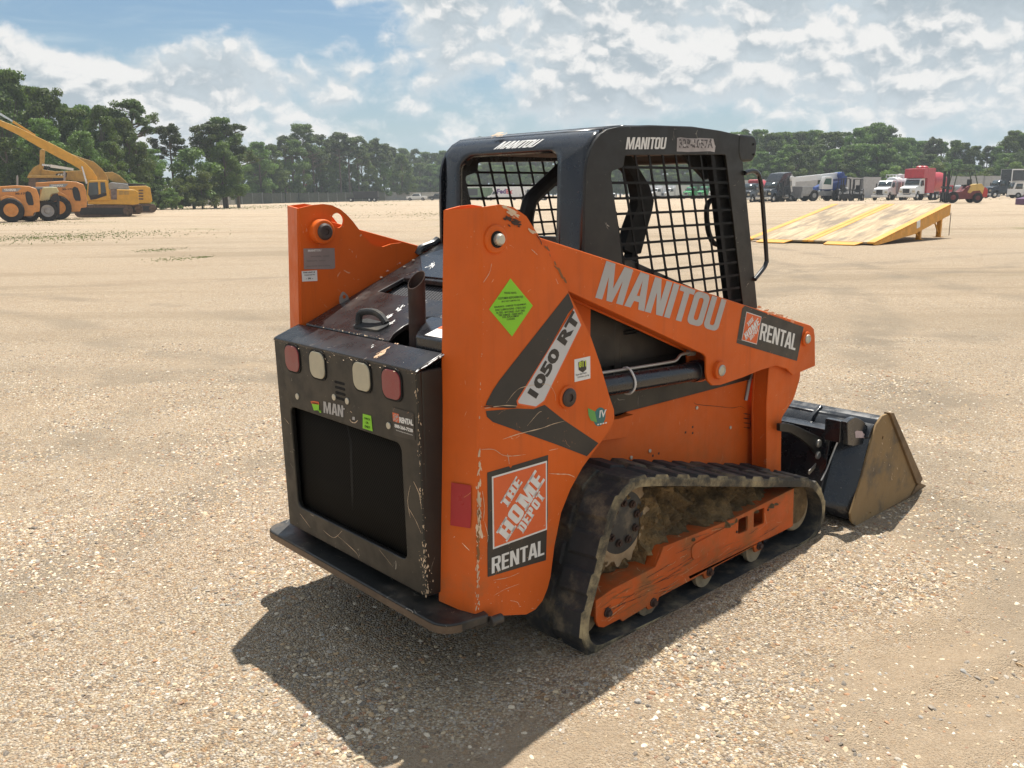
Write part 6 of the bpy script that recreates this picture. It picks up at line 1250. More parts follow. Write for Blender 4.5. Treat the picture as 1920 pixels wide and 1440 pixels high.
# small things behind the forklift
conventional('red_nose_truck', 'small red and white lorry behind the forklift mast', 'truck', 1757, 137, H_(1757, 137, -0.9), vred, 'day', lambda r: MB().lathe([(.5, 0), (.9, .2), (.9, 2.6), (.5, 2.8)], (-3.3, 0, 1.9), (-1, 0, 0), 0, 20).build('tank', vgrey, r), sc=0.72)
conventional('dark_pickup', 'dark low vehicle between the forklift and the dark box lorry', 'truck', 1822, 140, H_(1822, 140, 0.8), vblack, 'day', sc=0.72, small=True)
# ------------------------------------------------------------------ seen through the cab: far centre
conventional('green_semi_truck', 'bright green semi tractor, left one of the green pair', 'truck', 1286, 205, H_(1286, 205, -0.55), vgreen, 'day', sc=0.98, group='green tractors seen through the cab mesh')
conventional('green_semi_truck', 'bright green semi tractor, right one of the green pair', 'truck', 1312, 207, H_(1312, 207, -0.5), vgreen, 'day', sc=1.0, group='green tractors seen through the cab mesh')
conventional('white_semi_truck', 'white semi tractor right beside the green pair', 'truck', 1335, 200, H_(1335, 200, -0.5), vwhite, 'sleeper', sc=0.98)
wb = lambda L: boxbody(vwhite, vwhite, L, 1.0, 3.4)
for px, lb in ((1242, 'white box lorry just left of the green tractors'), (1218, 'second white box lorry left of the green tractors'), (1182, 'white box lorry partly behind the dark restraint arm')):
    conventional('white_box_truck', lb, 'truck', px, 212, H_(px, 212, -0.9), vwhite, 'day', wb(4.5), sc=0.92, small=True, group='white box lorries seen through the cab mesh')
conventional('white_bucket_truck', 'leftmost white lorry visible through the cab side mesh', 'truck', 1152, 210, H_(1152, 210, 0.9), vwhite, 'day', wb(4.0), sc=0.85, small=True)
# delivery van
def van():
    r = empty('delivery_van', gp(914, 215), PI, 'white delivery van with violet and red lettering seen through the cab rear window', 'van')
    m = MB(); m.prism(fillet([(0.0, 0.45), (0.0, 1.0), (-0.9, 1.35), (-1.35, 2.2), (-1.9, 2.3), (-1.9, 0.45)], 0.08), 'Y', -1.0, 1.0); c = m.build('cab', vwhite, r, bevel=0.04)
    m = MB(); m.box((-8.2, -1.15, 0.75), (-1.95, 1.15, 3.15)); m.prism([(-1.95, 2.3), (-1.3, 2.35), (-1.2, 2.9), (-1.95, 3.15)], 'Y', -1.1, 1.1); b = m.build('cargo_box', vwhite, r, bevel=0.05)
    for s_ in (-1, 1): m = MB(); m.add([(-1.05, s_*1.01, 1.4), (-1.8, s_*1.01, 1.4), (-1.8, s_*1.01, 2.1), (-1.4, s_*1.01, 2.1)], [(0, 1, 2, 3)]); m.build('side_window', glass, c, solid=0.01)
    for x in (-0.8, -6.4):
        for y in (-1.02, 0.76): wheel(r, x, y, 0.42, 0.26, vgrey, 0.5, 1 if y > 0 else -1)
    y = 1.16; o = Vector((-2.3, y, 1.55))
    m = MB(); put_text(m, 'Fed', o, Vector((-2.1, 0, 0)), Vector((0, 0, 1.15)), 0, bold=0.05); m.build('lettering', paint('violet_letters', (0.09, 0.02, 0.16), 0.5), b, smooth=0, fixn=False, label='violet letters')
    m = MB(); put_text(m, 'Ex', o+Vector((-2.2, 0, 0)), Vector((-1.5, 0, 0)), Vector((0, 0, 1.1)), 0, bold=0.05); m.build('lettering', paint('red_letters', (0.55, 0.02, 0.05), 0.5), b, smooth=0, fixn=False, label='red letters')
van()
def container(px, D, label, L=9.0):
    r = empty('generator_set', gp(px, D), PI, label, 'generator', 'green generator trailers')
    m = MB(); m.box((-L, -1.2, 0.9), (0, 1.2, 3.1)); b = m.build('housing', ddgreen, r, bevel=0.03)
    m = MB()
    for k in range(2): m.box((-L*0.28-k*L*0.45, 1.19, 1.2), (-L*0.02-k*L*0.45, 1.23, 2.8))
    for k in range(2): pass
    m.build('louvre', vdark, b); m = MB(); m.box((-L, -1.0, 0.55), (0, 1.0, 0.9)); m.build('skid', vdark, r)
    for x in (-1.5, -L+1.5):
        for y in (-1.2, 0.9): wheel(r, x, y, 0.45, 0.3, vgrey)
container(846, 222, 'green generator housing with dark louvres, left one'); container(884, 224, 'green generator housing with dark louvres next to the van', 5.5)
# white trailers behind them and the white semi
def trailer(px, D, L, label, h=3.9):
    r = empty('box_trailer', gp(px, D), PI, label, 'trailer', 'white box trailers behind the van'); m = MB(); m.box((-L, -1.25, 1.15), (0, 1.25, h)); m.build('cargo_box', vwhite, r, bevel=0.03)
    for y in (-1.2, 0.9):
        for x in (-L+1.5, -L+2.8): wheel(r, x, y, 0.5, 0.3, vgrey)
    m = MB(); m.box((-2.2, -0.9, 0.0), (-2.0, 0.9, 1.15)); m.build('landing_leg', vdark, r)
trailer(838, 240, 14, 'long white box trailer above the green generators'); trailer(938, 242, 11, 'white box trailer showing above the delivery van')
conventional('white_sleeper_truck', 'white semi tractor with tall roof fairing seen past the restraint bar', 'truck', 975, 205, PI-0.25, vwhite, 'sleeper', sc=0.98)
# far centre-left
def suv(px, D, label, col, cat='pickup', head=PI, sc=1.0, name='parked_pickup'):
    r = empty(name, gp(px, D), head, label, cat); r.scale = (sc,)*3
    m = MB(); m.prism(fillet([(2.6, 0.45), (2.65, 1.0), (1.4, 1.15), (-2.7, 1.15), (-2.7, 0.45)], 0.1), 'Y', -0.95, 0.95); m.build('body', col, r, bevel=0.05)
    m = MB(); m.prism(fillet([(1.4, 1.12), (0.7, 1.8), (-0.9, 1.8), (-1.1, 1.12)], 0.1), 'Y', -0.85, 0.85); c = m.build('cab', col, r, bevel=0.05)
    for s_ in (-1, 1): m = MB(); m.add([(1.2, s_*.86, 1.2), (0.65, s_*.86, 1.7), (-0.8, s_*.86, 1.7), (-0.9, s_*.86, 1.2)], [(0, 1, 2, 3)]); m.build('side_window', glass, c, solid=0.01)
    for x in (1.7, -1.7):
        for y in (-0.98, 0.76): wheel(r, x, y, 0.40, 0.24, vgrey)
    return r
suv(781, 236, 'white pickup standing by the pale fence', vwhite); suv(822, 240, 'dark pickup near the edge of the cab', vdark, name='dark_parked_pickup')
def lowtrailer(px, D):
    r = empty('flatbed_trailer', gp(px, D), PI, 'long dark dump trailer parked along the shaded fence', 'trailer'); m = MB(); m.prism([(0, 1.0), (0.3, 2.4), (-5.6, 2.4), (-5.6, 1.0)], 'Y', -1.1, 1.1); m.build('tub', vdark, r, bevel=0.03); m = MB(); m.box((-6, -0.5, 0.7), (2.0, 0.5, 0.98)); m.build('chassis', vdark, r)
    for x in (-4.8, -3.6, 0.8):
        for y in (-1.1, 0.85): wheel(r, x, y, 0.48, 0.26, vwhite, 0.5)
lowtrailer(665, 215)
r_ = empty('red_truck', gp(540, 250), PI, 'red lorry parked beyond the fence among the trees', 'truck')
MB().box((-6, -1.2, 1.0), (0, 1.2, 4.6)).build('cargo_box', vred, r_, bevel=0.05); MB().prism([(0, .6), (1.9, .6), (1.8, 2.0), (0.9, 3.2), (0, 3.2)], 'Y', -1.1, 1.1).build('cab', vred, r_, bevel=0.05)
for x in (-5, -1.5, 1):
    for y in (-1.1, .85): wheel(r_, x, y, 0.5, 0.28, vgrey)
# ------------------------------------------------------------------ left-hand machines, each traced at its own distance and given its real width
class Side:
    """builds solids for a machine seen broadside: outlines traced at depth D, real width behind it"""
    def __init__(s, name, label, cat, px, py, D, group=None):
        s.D = D; s.base = far(px, py, D); s.base.z = 0; az = math.atan2(s.base.x, s.base.y); s.n = Vector((math.sin(az), math.cos(az), 0)); s.u = Vector((math.cos(az), -math.sin(az), 0)); s.r = empty(name, s.base, -az, label, cat, group)
    def P(s, x, y):
        d = wray(x, y); q = Vector((0, 0, CAMH))+d*(s.base.dot(s.n)/d.dot(s.n)); return ((q-s.base).dot(s.u), q.z)
    def pr(s, name, pts, y0, y1, mt, par=None, bevel=0.03, org=(0, 0), k=1.0, holes=()):
        m = MB(); m.prism([s.P(org[0]+x/k, org[1]+y/k) for x, y in pts], 'Y', y0, y1, 0, [[s.P(org[0]+x/k, org[1]+y/k) for x, y in h] for h in holes])
        return m.build(name, mt, par or s.r, bevel=bevel, seg=2)
    def wh(s, cx, cy, rpx, y0, w, rim, tread=0, hub=0.55, lift=True):
        x, z = s.P(cx, cy); R = rpx*s.D/F*1.12; z = R if lift else z
        m = MB(); m.lathe([(R*hub, 0), (R*0.90, 0.0), (R, w*0.14), (R, w*0.86), (R*0.90, w), (R*hub, w)], (x, y0, z), 'Y', 0, 28)
        for k in range(tread):
            a = 2*PI*k/tread; rot = Matrix.Rotation(-a, 3, 'Y'); m.box((x+R*0.96, y0, z-0.04), (x+R*1.045, y0+w*0.48, z+0.04), 0, rot, (x, y0, z)); rot = Matrix.Rotation(-a-PI/tread, 3, 'Y'); m.box((x+R*0.96, y0+w*.52, z-0.04), (x+R*1.045, y0+w, z+0.04), 0, rot, (x, y0, z))
        o = m.build('wheel', tyre, s.r); f = MB(); f.lathe([(R*hub, 0.0), (R*hub, -0.03), (R*hub*0.90, -0.035), (R*hub*0.80, -0.008), (R*hub*0.50, -0.012), (R*hub*0.42, -0.06), (R*hub*0.15, -0.07), (0.001, -0.07)], (x, y0-0.004, z), 'Y', 0, 24); f.build('rim', rim, o)
        for k in range(8):
            pass
        return o
O1, K1 = (0, 200), 6.0
def loader(dx, D, label, px):
    s = Side('wheel_loader', label, 'wheel loader', px, 414, D, 'orange wheel loaders parked tail out'); c = lambda pts: [(x+dx[0], y+dx[1]) for x, y in pts]
    kw = dict(org=O1, k=K1)
    s.pr('rear_body', c([(-130, 905), (180, 885), (330, 895), (410, 925), (440, 1000), (450, 1110), (445, 1180), (380, 1190), (370, 1230), (260, 1235), (255, 1120), (200, 1050), (120, 1030), (40, 1040), (-130, 1060)]), 0.0, 1.9, woran, bevel=0.06, **kw)
    s.pr('grille', c([(290, 960), (310, 950), (345, 965), (365, 1010), (380, 1090), (375, 1110), (320, 1108), (298, 1070), (285, 1000)]), -0.02, 0.03, vdark, bevel=0, **kw)
    s.pr('side_stripe', c([(25, 925), (240, 915), (200, 955), (25, 960)]), -0.015, 0.02, vgrey, bevel=0, **kw)
    e = MB(); A = s.P(O1[0]+(45+dx[0])/K1, O1[1]+(950+dx[1])/K1); B = s.P(O1[0]+(185+dx[0])/K1, O1[1]+(950+dx[1])/K1); put_text(e, 'YANMAR', (A[0], -0.025, A[1]), (B[0]-A[0], 0, 0), (0, 0, 0.16), 0, bold=0.04); e.build('lettering', white, s.r, smooth=0, fixn=False); e = MB(); A = s.P((170+dx[0])/K1, 200+(990+dx[1])/K1); put_text(e, '30-175', (A[0], -0.025, A[1]), (0.75, 0, 0), (0, 0, 0.14), 0, bold=0.03)
    e.build('number', vdark, s.r, smooth=0, fixn=False)
    s.pr('fender', c([(5, 1025), (60, 1000), (150, 1010), (230, 1060), (260, 1150), (240, 1160), (200, 1080), (140, 1050), (60, 1045), (10, 1075)]), -0.35, 0.05, woran, **kw)
    s.pr('underbody', c([(-100, 1060), (250, 1100), (380, 1150), (380, 1220), (250, 1230), (-100, 1230)]), 0.2, 1.7, tracksteel, bevel=0, **kw)
    s.wh((128+dx[0])/K1, 200+(1200+dx[1])/K1, 118/K1, -0.45, 0.6, woran, 0, 0.55); s.wh((128+dx[0])/K1, 200+(1200+dx[1])/K1, 118/K1, 1.75, 0.6, woran, 0, 0.55)
    s.pr('exhaust', c([(185, 890), (185, 775), (200, 765), (208, 790), (208, 890)]), 0.8, 0.92, vgrey, bevel=0, **kw)
    s.pr('front_frame', c([(-400, 960), (-130, 960), (-130, 1200), (-400, 1200)]), 0.4, 1.5, woran, **kw)
    s.wh((-330+dx[0])/K1, 200+(1200+dx[1])/K1, 118/K1, -0.45, 0.6, woran, 0, 0.55)
    return s
loader((0, 0), 63.5, 'orange wheel loader at the far left edge of the lot', 20)
loader((530, -50), 69.5, 'orange wheel loader between the cream telehandler and the yellow excavator', 112)
def telehandler():
    s = Side('telehandler', 'cream telehandler with grey hubs between the two orange wheel loaders', 'telehandler', 85, 411, 66.0); kw = dict(org=O1, k=K1)
    s.pr('hood', [(450, 1000), (480, 910), (640, 905), (665, 960), (640, 975), (580, 990), (560, 1050), (500, 1070), (440, 1060)], 0.0, 1.5, cream, bevel=0.06, **kw)
    s.pr('frame', [(390, 1060), (560, 1050), (580, 1080), (650, 1060), (660, 1200), (400, 1210)], 0.1, 1.5, vdark, **kw); s.pr('fender', [(560, 1060), (590, 990), (650, 975), (670, 1040), (672, 1240), (640, 1240), (640, 1060)], -0.15, 0.4, vdark, **kw)
    s.pr('boom', [(330, 905), (600, 895), (600, 925), (330, 930)], 0.7, 1.1, vgrey, **kw); s.pr('cab', [(330, 930), (450, 925), (450, 1060), (340, 1060)], 0.3, 1.4, glass, **kw)
    s.wh(538/K1, 200+1195/K1, 98/K1, -0.3, 0.5, vgrey, 16, 0.6); s.wh(538/K1, 200+1195/K1, 98/K1, 1.5, 0.5, vgrey, 16, 0.6); s.wh(330/K1, 200+1195/K1, 98/K1, -0.3, 0.5, vgrey, 16, 0.6)
telehandler()
def tracks(s, x0, x1, y0, y1, kw, mt=tracksteel):
    r = (y1-y0)/2
    for z0 in (0.0, 2.3):
        pts = [(x0+r, y0), (x1-r, y0)]+[(x1-r+r*math.sin(t), y0+r-r*math.cos(t)) for t in np.linspace(0, PI, 8)][1:]+[(x0+r, y1)]+[(x0+r-r*math.sin(t), y1-r+r*math.cos(t)) for t in np.linspace(0, PI, 8)][1:-1]
        t = s.pr('crawler_track', pts, z0, z0+0.6, mt, bevel=0.03, **kw)
        ins = [(x0+r*1.1, y0+r*.45), (x1-r*1.1, y0+r*.45), (x1-r*.8, y0+r), (x1-r*1.1, y1-r*.45), (x0+r*1.1, y1-r*.45), (x0+r*.8, y0+r)]
        s.pr('track_frame', ins, z0-0.03, z0+0.1, vdark if mt is tracksteel else mt, t, bevel=0.02, **kw)
        for cx in (x1-r,):
            m = MB(); X, Z = s.P(kw['org'][0]+cx/kw['k'], kw['org'][1]+(y0+r)/kw['k']); m.lathe([(r*.62*s.D/F/kw['k'], 0), (r*.62*s.D/F/kw['k'], -0.06), (r*.3*s.D/F/kw['k'], -0.06), (0.01, -0.04)], (X, z0, Z), 'Y', 0, 20); m.build('sprocket', tracksteel, t)
def excavator1():
    s = Side('excavator', 'yellow excavator with its long boom reaching out past the left edge', 'excavator', 200, 404, 76.5); kw = dict(org=O1, k=K1)
    tracks(s, 830, 1500, 1105, 1245, kw)
    s.pr('upper_body', [(985, 1060), (1210, 1050), (1310, 930), (1520, 935), (1555, 960), (1565, 1095), (1500, 1105), (990, 1100)], 0.1, 2.8, exy, bevel=0.06, **kw)
    cb = s.pr('cab', [(985, 850), (1010, 828), (1195, 826), (1215, 850), (1240, 1055), (975, 1060)], 0.0, 1.1, exy, bevel=0.04, **kw)
    s.pr('side_window', [(1000, 855), (1100, 848), (1110, 980), (1030, 1040), (990, 990)], -0.02, 0.03, glass, cb, bevel=0, **kw); s.pr('side_window', [(1128, 850), (1180, 850), (1195, 960), (1135, 985)], -0.02, 0.03, glass, cb, bevel=0, **kw); s.pr('lower_window', [(1000, 1000), (1100, 990), (1195, 965), (1200, 1000), (1080, 1040), (1020, 1050)], -0.025, 0.02, vdark, cb, bevel=0, **kw)
    s.pr('engine_deck', [(1215, 870), (1250, 850), (1440, 870), (1460, 930), (1230, 930)], 0.5, 2.4, vgrey, bevel=0.03, **kw)
    s.pr('side_vent', [(1245, 930), (1315, 930), (1315, 1045), (1250, 1045)], 0.06, 0.14, paint('vent_grey', (0.16, 0.12, 0.11), 0.6, var=0.5), bevel=0, **kw)
    v = s.pr('decal_row', [(1340, 948), (1390, 948), (1390, 992), (1340, 992)], 0.06, 0.12, exy2, bevel=0, **kw); s.pr('decal_row', [(1398, 948), (1450, 948), (1450, 992), (1398, 992)], 0.06, 0.12, exy2, bevel=0, **kw)
    b = s.pr('boom', [(1100, 850), (985, 855), (950, 760), (880, 690), (780, 630), (620, 550), (400, 430), (180, 300), (0, 215), (-600, -60), (-600, -130), (0, 145), (180, 215), (390, 320), (620, 430), (860, 560), (960, 630), (1040, 710), (1090, 790)], 1.15, 1.65, exy, bevel=0.04, **kw)
    s.pr('boom_cylinder', [(910, 670), (925, 665), (985, 860), (965, 870)], 1.05, 1.15, chrome, b, bevel=0, **kw)
    s.pr('arm_cylinder', [(130, 140), (390, 305), (375, 320), (120, 165)], 1.3, 1.5, exy, b, bevel=0.02, **kw); s.pr('cylinder_rod', [(-300, -110), (0, 62), (135, 145), (125, 160), (-10, 85), (-300, -85)], 1.36, 1.44, chrome, b, bevel=0, **kw)
excavator1()
def excavator2():
    s = Side('excavator', 'dull yellow excavator boom arching just behind the long boom', 'excavator', 225, 401, 80.0); kw = dict(org=O1, k=K1)
    tracks(s, 1100, 1610, 1095, 1210, kw)
    s.pr('upper_body', [(1150, 930), (1500, 930), (1540, 1090), (1150, 1090)], 0.2, 2.8, exy2, bevel=0.05, **kw)
    s.pr('boom', [(930, 575), (1050, 612), (1140, 690), (1200, 770), (1225, 850), (1110, 850), (1060, 760), (960, 650), (880, 600), (600, 480), (620, 460)], 1.2, 1.7, exy2, bevel=0.04, **kw)
excavator2()
def excavator3():
    s = Side('excavator', 'rearmost yellow excavator with its boom lying low and white letters on a dark patch', 'excavator', 270, 397, 88.0); kw = dict(org=O1, k=K1)
    tracks(s, 1180, 1760, 1095, 1195, kw)
    s.pr('upper_body', [(1230, 900), (1460, 895), (1640, 890), (1690, 910), (1715, 1060), (1690, 1090), (1240, 1090)], 0.2, 2.9, exy, bevel=0.06, **kw)
    for k in range(4): s.pr('vent_slot', [(1560, 935+k*32), (1612, 935+k*32), (1612, 950+k*32), (1560, 950+k*32)], 0.15, 0.22, tracksteel, bevel=0, **kw)
    s.pr('engine_deck', [(1230, 850), (1450, 860), (1640, 870), (1640, 893), (1230, 900)], 0.6, 2.4, vdark, bevel=0.03, **kw)
    b = s.pr('boom', [(1180, 735), (1260, 730), (1340, 770), (1440, 860), (1300, 870), (1220, 810), (1150, 830), (900, 840), (700, 815), (440, 800), (420, 730), (440, 700), (620, 725), (900, 715), (1080, 740)], 1.2, 1.7, exy2, bevel=0.04, **kw)
    d = s.pr('boom_decal', [(620, 750), (745, 738), (735, 790), (690, 830), (600, 800)], 1.17, 1.2, vdark, b, bevel=0, **kw); e = MB(); A = s.P(640/K1, 200+790/K1); put_text(e, 'CAT', (A[0], 1.155, A[1]), (70/K1*88/F, 0, 0.0), (0, 0, 0.32), 0, bold=0.05); e.build('lettering', white, d, smooth=0, fixn=False)
    s.pr('stick', [(430, 640), (430, 490), (450, 470), (490, 480), (480, 640), (450, 760), (380, 790), (320, 880), (300, 760), (360, 680)], 1.2, 1.65, exy2, bevel=0.04, **kw)
    s.pr('stick_cylinder', [(460, 640), (560, 650), (560, 670), (460, 660)], 1.0, 1.12, chrome, bevel=0, **kw); s.pr('stick_cylinder', [(555, 645), (820, 690), (815, 715), (555, 680)], 1.0, 1.15, vwhite, bevel=0, **kw)
excavator3()
def oldcab():
    s = Side('crawler_loader', 'rusty brown machine cab behind the orange loaders with a roof', 'loader', 85, 405, 84.0); kw = dict(org=O1, k=K1)
    m = s.pr('roof', [(310, 775), (720, 775), (725, 800), (305, 800)], 0.1, 1.8, exy2, bevel=0.02, **kw); s.pr('cab', [(325, 800), (600, 800), (600, 900), (560, 1050), (300, 1050)], 0.2, 1.7, tracksteel, bevel=0.03, **kw)
    s.pr('window', [(430, 825), (530, 825), (530, 885), (440, 885)], 0.16, 0.22, glass, bevel=0, **kw); s.pr('radiator', [(600, 800), (720, 800), (700, 885), (620, 890)], 0.16, 1.5, vdark, bevel=0, **kw)
    s.pr('body', [(250, 900), (900, 880), (950, 1180), (250, 1180)], 0.3, 1.9, exy2, **kw)
oldcab()
# ------------------------------------------------------------------ fences
wfence = paint('weathered_fence_boards', (0.24, 0.235, 0.20), 0.8, var=0.3)
def fence(name, pts, label, h, gap, bw, mt, postm, pstep, cat='fence', z0=0.0):
    r = empty(name, pts[0], 0, label, cat); o = Vector(pts[0]); m = MB(); posts = []; rr = random.Random(9); acc = 0
    for a, b in zip(pts, pts[1:]):
        a, b = Vector(a), Vector(b); L_ = (b-a).length; d = (b-a)/L_; n = int(L_/(bw+gap)); w = Vector((-d.y, d.x, 0))
        for k in range(n):
            p = a+d*(k*(bw+gap)); hh = h*(0.97+0.05*rr.random()); q = p+d*bw; t = w*0.02
            if rr.random() < 0.02: continue
            m.add([p-t-o, q-t-o, q+t-o, p+t-o]+[v+Vector((0, 0, hh)) for v in (p-t-o, q-t-o, q+t-o, p+t-o)], [(0, 1, 5, 4), (1, 2, 6, 5), (2, 3, 7, 6), (3, 0, 4, 7), (4, 5, 6, 7)])
        np_ = max(1, int(L_/pstep))
        for k in range(np_+1): posts.append(a+d*(L_*k/np_))
    m.build('board_panel', mt, r, smooth=0, fixn=False)
    for p in posts[:100]:
        q = p-o; c = MB(); c.box((q.x-0.06, q.y-0.12, 0), (q.x+0.06, q.y-0.04, h+0.12)); c.build('post', postm, r, smooth=0)
    return r
G_ = lambda px, D: tuple(gp(px, D))
fence('board_fence', [G_(292, 135), G_(360, 150), G_(440, 172)], 'weathered grey board fence behind the excavators at left', 2.1, 0.02, 0.14, wfence, vgrey, 3.0)
fence('screened_fence', [G_(432, 174), G_(560, 205), G_(722, 245)], 'dark screened chain fence shaded by the pines', 2.2, 0.05, 0.5, paint('shade_netting', (0.05, 0.06, 0.045), 0.8, var=0.3), vgrey, 4.0)
fence('pale_fence', [G_(718, 252), G_(790, 262), G_(1010, 275)], 'pale panel fence in the distance left of the cab', 2.2, 0.03, 0.9, paint('pale_fence_panels', (0.36, 0.36, 0.33), 0.7, var=0.2), vgrey, 4.0)
fence('metal_fence', [G_(1380, 165), G_(1540, 160), G_(1920, 156), G_(2060, 156)], 'long pale sheet metal fence behind the parked lorries at right', 3.6, 0.004, 1.0, paint('pale_sheet_metal', (0.40, 0.40, 0.40), 0.5, metal=0.2, var=0.1), vgrey, 6.0)
# ------------------------------------------------------------------ trees
def leafmat(name, c0, c1):
    m, nt, b = newmat(name); oi = nt.nodes.new('ShaderNodeObjectInfo'); geo = nt.nodes.new('ShaderNodeNewGeometry'); P = geo.outputs['Position']
    n = noise(nt, P, 0.55, 4, 0.7); n2 = noise(nt, P, 3.0, 2)
    c = mixc(nt, maprange(nt, mth(nt, 'ADD', mth(nt, 'MULTIPLY', n, 0.65), mth(nt, 'MULTIPLY', n2, 0.35)), 0.35, 0.65), c0, c1)
    hsv = nt.nodes.new('ShaderNodeHueSaturation'); nt.links.new(c, hsv.inputs['Color']); nt.links.new(maprange(nt, oi.outputs['Random'], 0, 1, 0.72, 1.3), hsv.inputs['Value']); nt.links.new(maprange(nt, oi.outputs['Random'], 0, 1, 0.485, 0.515), hsv.inputs['Hue'])
    nt.links.new(hsv.outputs[0], b.inputs['Base Color']); b.inputs['Roughness'].default_value = 0.6; b.inputs['Specular IOR Level'].default_value = 0.3
    tr_ = nt.nodes.new('ShaderNodeBsdfTranslucent'); mx = nt.nodes.new('ShaderNodeMixShader'); mx.inputs[0].default_value = 0.28
    nt.links.new(mixc(nt, 1.0, hsv.outputs[0], (1.3, 1.5, 0.6), 'MULTIPLY'), tr_.inputs[0]); out = nt.nodes['Material Output']
    nt.links.new(b.outputs[0], mx.inputs[1]); nt.links.new(tr_.outputs[0], mx.inputs[2]); nt.links.new(mx.outputs[0], out.inputs[0]); return m
lf_dec = leafmat('broad_leaves', (0.055, 0.095, 0.025), (0.155, 0.215, 0.06)); lf_pine = leafmat('pine_needles', (0.045, 0.070, 0.030), (0.12, 0.15, 0.058)); lf_lt = leafmat('light_leaves', (0.09, 0.135, 0.035), (0.19, 0.24, 0.07))
bark = paint('grey_bark', (0.12, 0.095, 0.07), 0.9, var=0.3)
def crown_mesh(name, clumps, mat, n, leaf, seed):
    g = np.random.default_rng(seed); w = np.array([c[3]**2 for c in clumps]); idx = g.choice(len(clumps), n, p=w/w.sum()); cl = np.array(clumps)[idx]
    u = g.normal(size=(n, 3)); u /= np.linalg.norm(u, axis=1, keepdims=True); rad = g.random(n)**0.45
    c = cl[:, :3]+u*(cl[:, 3:4]*rad[:, None])*np.array([1, 1, 0.72])
    nrm = u*0.7+g.normal(size=(n, 3))*0.7+np.array([0, 0, 0.35]); nrm /= np.linalg.norm(nrm, axis=1, keepdims=True)
    t = np.cross(nrm, g.normal(size=(n, 3))); t /= np.linalg.norm(t, axis=1, keepdims=True); b = np.cross(nrm, t)
    s = leaf*(0.6+0.9*g.random(n))[:, None]
    V = np.stack([c+t*s, c+b*s*0.6, c-t*s, c-b*s*0.6], 1).reshape(-1, 3).astype(np.float32)
    me = bpy.data.meshes.new(name); me.vertices.add(len(V)); me.vertices.foreach_set('co', V.ravel()); me.loops.add(n*4); me.loops.foreach_set('vertex_index', np.arange(n*4, dtype=np.int32)); me.polygons.add(n); me.polygons.foreach_set('loop_start', np.arange(0, n*4, 4, dtype=np.int32)); me.update(calc_edges=True); me.materials.append(mat); return me
def make_tree(kind, seed):
    """a tree one unit high: trunk with limbs, crown of leaf faces"""
    g = random.Random(seed); cl = []; m = MB()
    if kind == 'pine':
        bend = g.uniform(-.03, .03); top = 0.93; m.tube([(0, 0, -0.02), (bend*.3, 0, 0.3), (bend, 0, 0.65), (bend*1.2, 0, top)], [0.016, 0.013, 0.009, 0.004], 0, 7)
        lo = g.uniform(0.42, 0.58)
        for k in range(36):
            t = g.random(); z = lo+(top-lo)*t; a = g.random()*2*PI; L_ = (0.16*(1-t)**0.6+0.045)*g.uniform(0.6, 1.25); e = Vector((bend+math.cos(a)*L_, math.sin(a)*L_, z+L_*0.35)); m.tube([(bend, 0, z), tuple(e)], [0.005, 0.002], 0, 5)
            for q in range(2): cl.append((e.x*g.uniform(.6, 1.05), e.y*g.uniform(.6, 1.05), e.z+g.uniform(-.01, .03), g.uniform(0.028, 0.055)))
        for k in range(5): cl.append((bend+g.uniform(-.04, .04), g.uniform(-.04, .04), top+g.uniform(-.03, .03), 0.045))
        n, leaf, mt = 9000, 0.0090, lf_pine
    elif kind == 'broad':
        m.tube([(0, 0, -0.02), (0.01, 0, 0.2), (0.0, 0.01, 0.45), (0, 0, 0.7)], [0.022, 0.018, 0.012, 0.005], 0, 7)
        for k in range(60):
            z = g.random(); a = g.random()*2*PI; R_m = 0.30*math.sin(PI*min(1, (z*0.88+0.14)))**0.6; R_ = R_m*g.uniform(.35, 1.0); zz = 0.14+z*0.78; r_ = g.uniform(.045, .095); cl.append((math.cos(a)*R_, math.sin(a)*R_, zz, r_))
            if k % 3 == 0: m.tube([(0, 0, max(0.2, zz*0.7)), (math.cos(a)*R_*.9, math.sin(a)*R_*.9, zz)], [0.007, 0.002], 0, 5)
        for k in range(6): cl.append((g.uniform(-.1, .1), g.uniform(-.1, .1), 0.93, 0.055))
        n, leaf, mt = 15000, 0.0115, lf_dec
    else:
        m.tube([(0, 0, -0.05), (0, 0, 0.5)], [0.03, 0.01], 0, 6)
        for k in range(34):
            z = g.random(); a = g.random()*2*PI; R_ = 0.48*(1-z**2)**.5*g.uniform(.2, 1.0); cl.append((math.cos(a)*R_, math.sin(a)*R_, 0.10+z*0.78, g.uniform(.08, .16)))
        n, leaf, mt = 6000, 0.022, lf_lt if seed % 2 else lf_dec
    c = crown_mesh('crown', cl, mt, n, leaf, seed); root = empty('tree', (0, -500, -100)); tk = m.build('trunk', bark, root); co = bpy.data.objects.new('crown', c); C.objects.link(co); co.parent = root
    return root, tk, co
PROTO = {k: [make_tree(k, 100*i+s) for s in seeds] for i, (k, seeds) in enumerate((('pine', (1, 2, 3, 4, 5)), ('broad', (1, 2, 3, 4, 5)), ('bush', (1, 2, 3, 4))))}
rt = random.Random(12); NAMES = {'pine': ('pine_tree', 'tree'), 'broad': ('broadleaf_tree', 'tree'), 'bush': ('shrub', 'shrub')}
def plant(kind, px, top, D, wid, label, group):
    p = gp(px, D); top3 = far(px, top, D); hgt = max(1.5, top3.z-p.z); src = rt.choice(PROTO[kind]); r = bpy.data.objects.new(NAMES[kind][0], None); C.objects.link(r)
    r.location = p; r.rotation_euler = (0, 0, rt.random()*6.28); w = hgt*wid; r.scale = (w, w, hgt); tag(r, label, NAMES[kind][1], group)
    for c in src[1:]:
        o = c.copy(); C.objects.link(o); o.parent = r
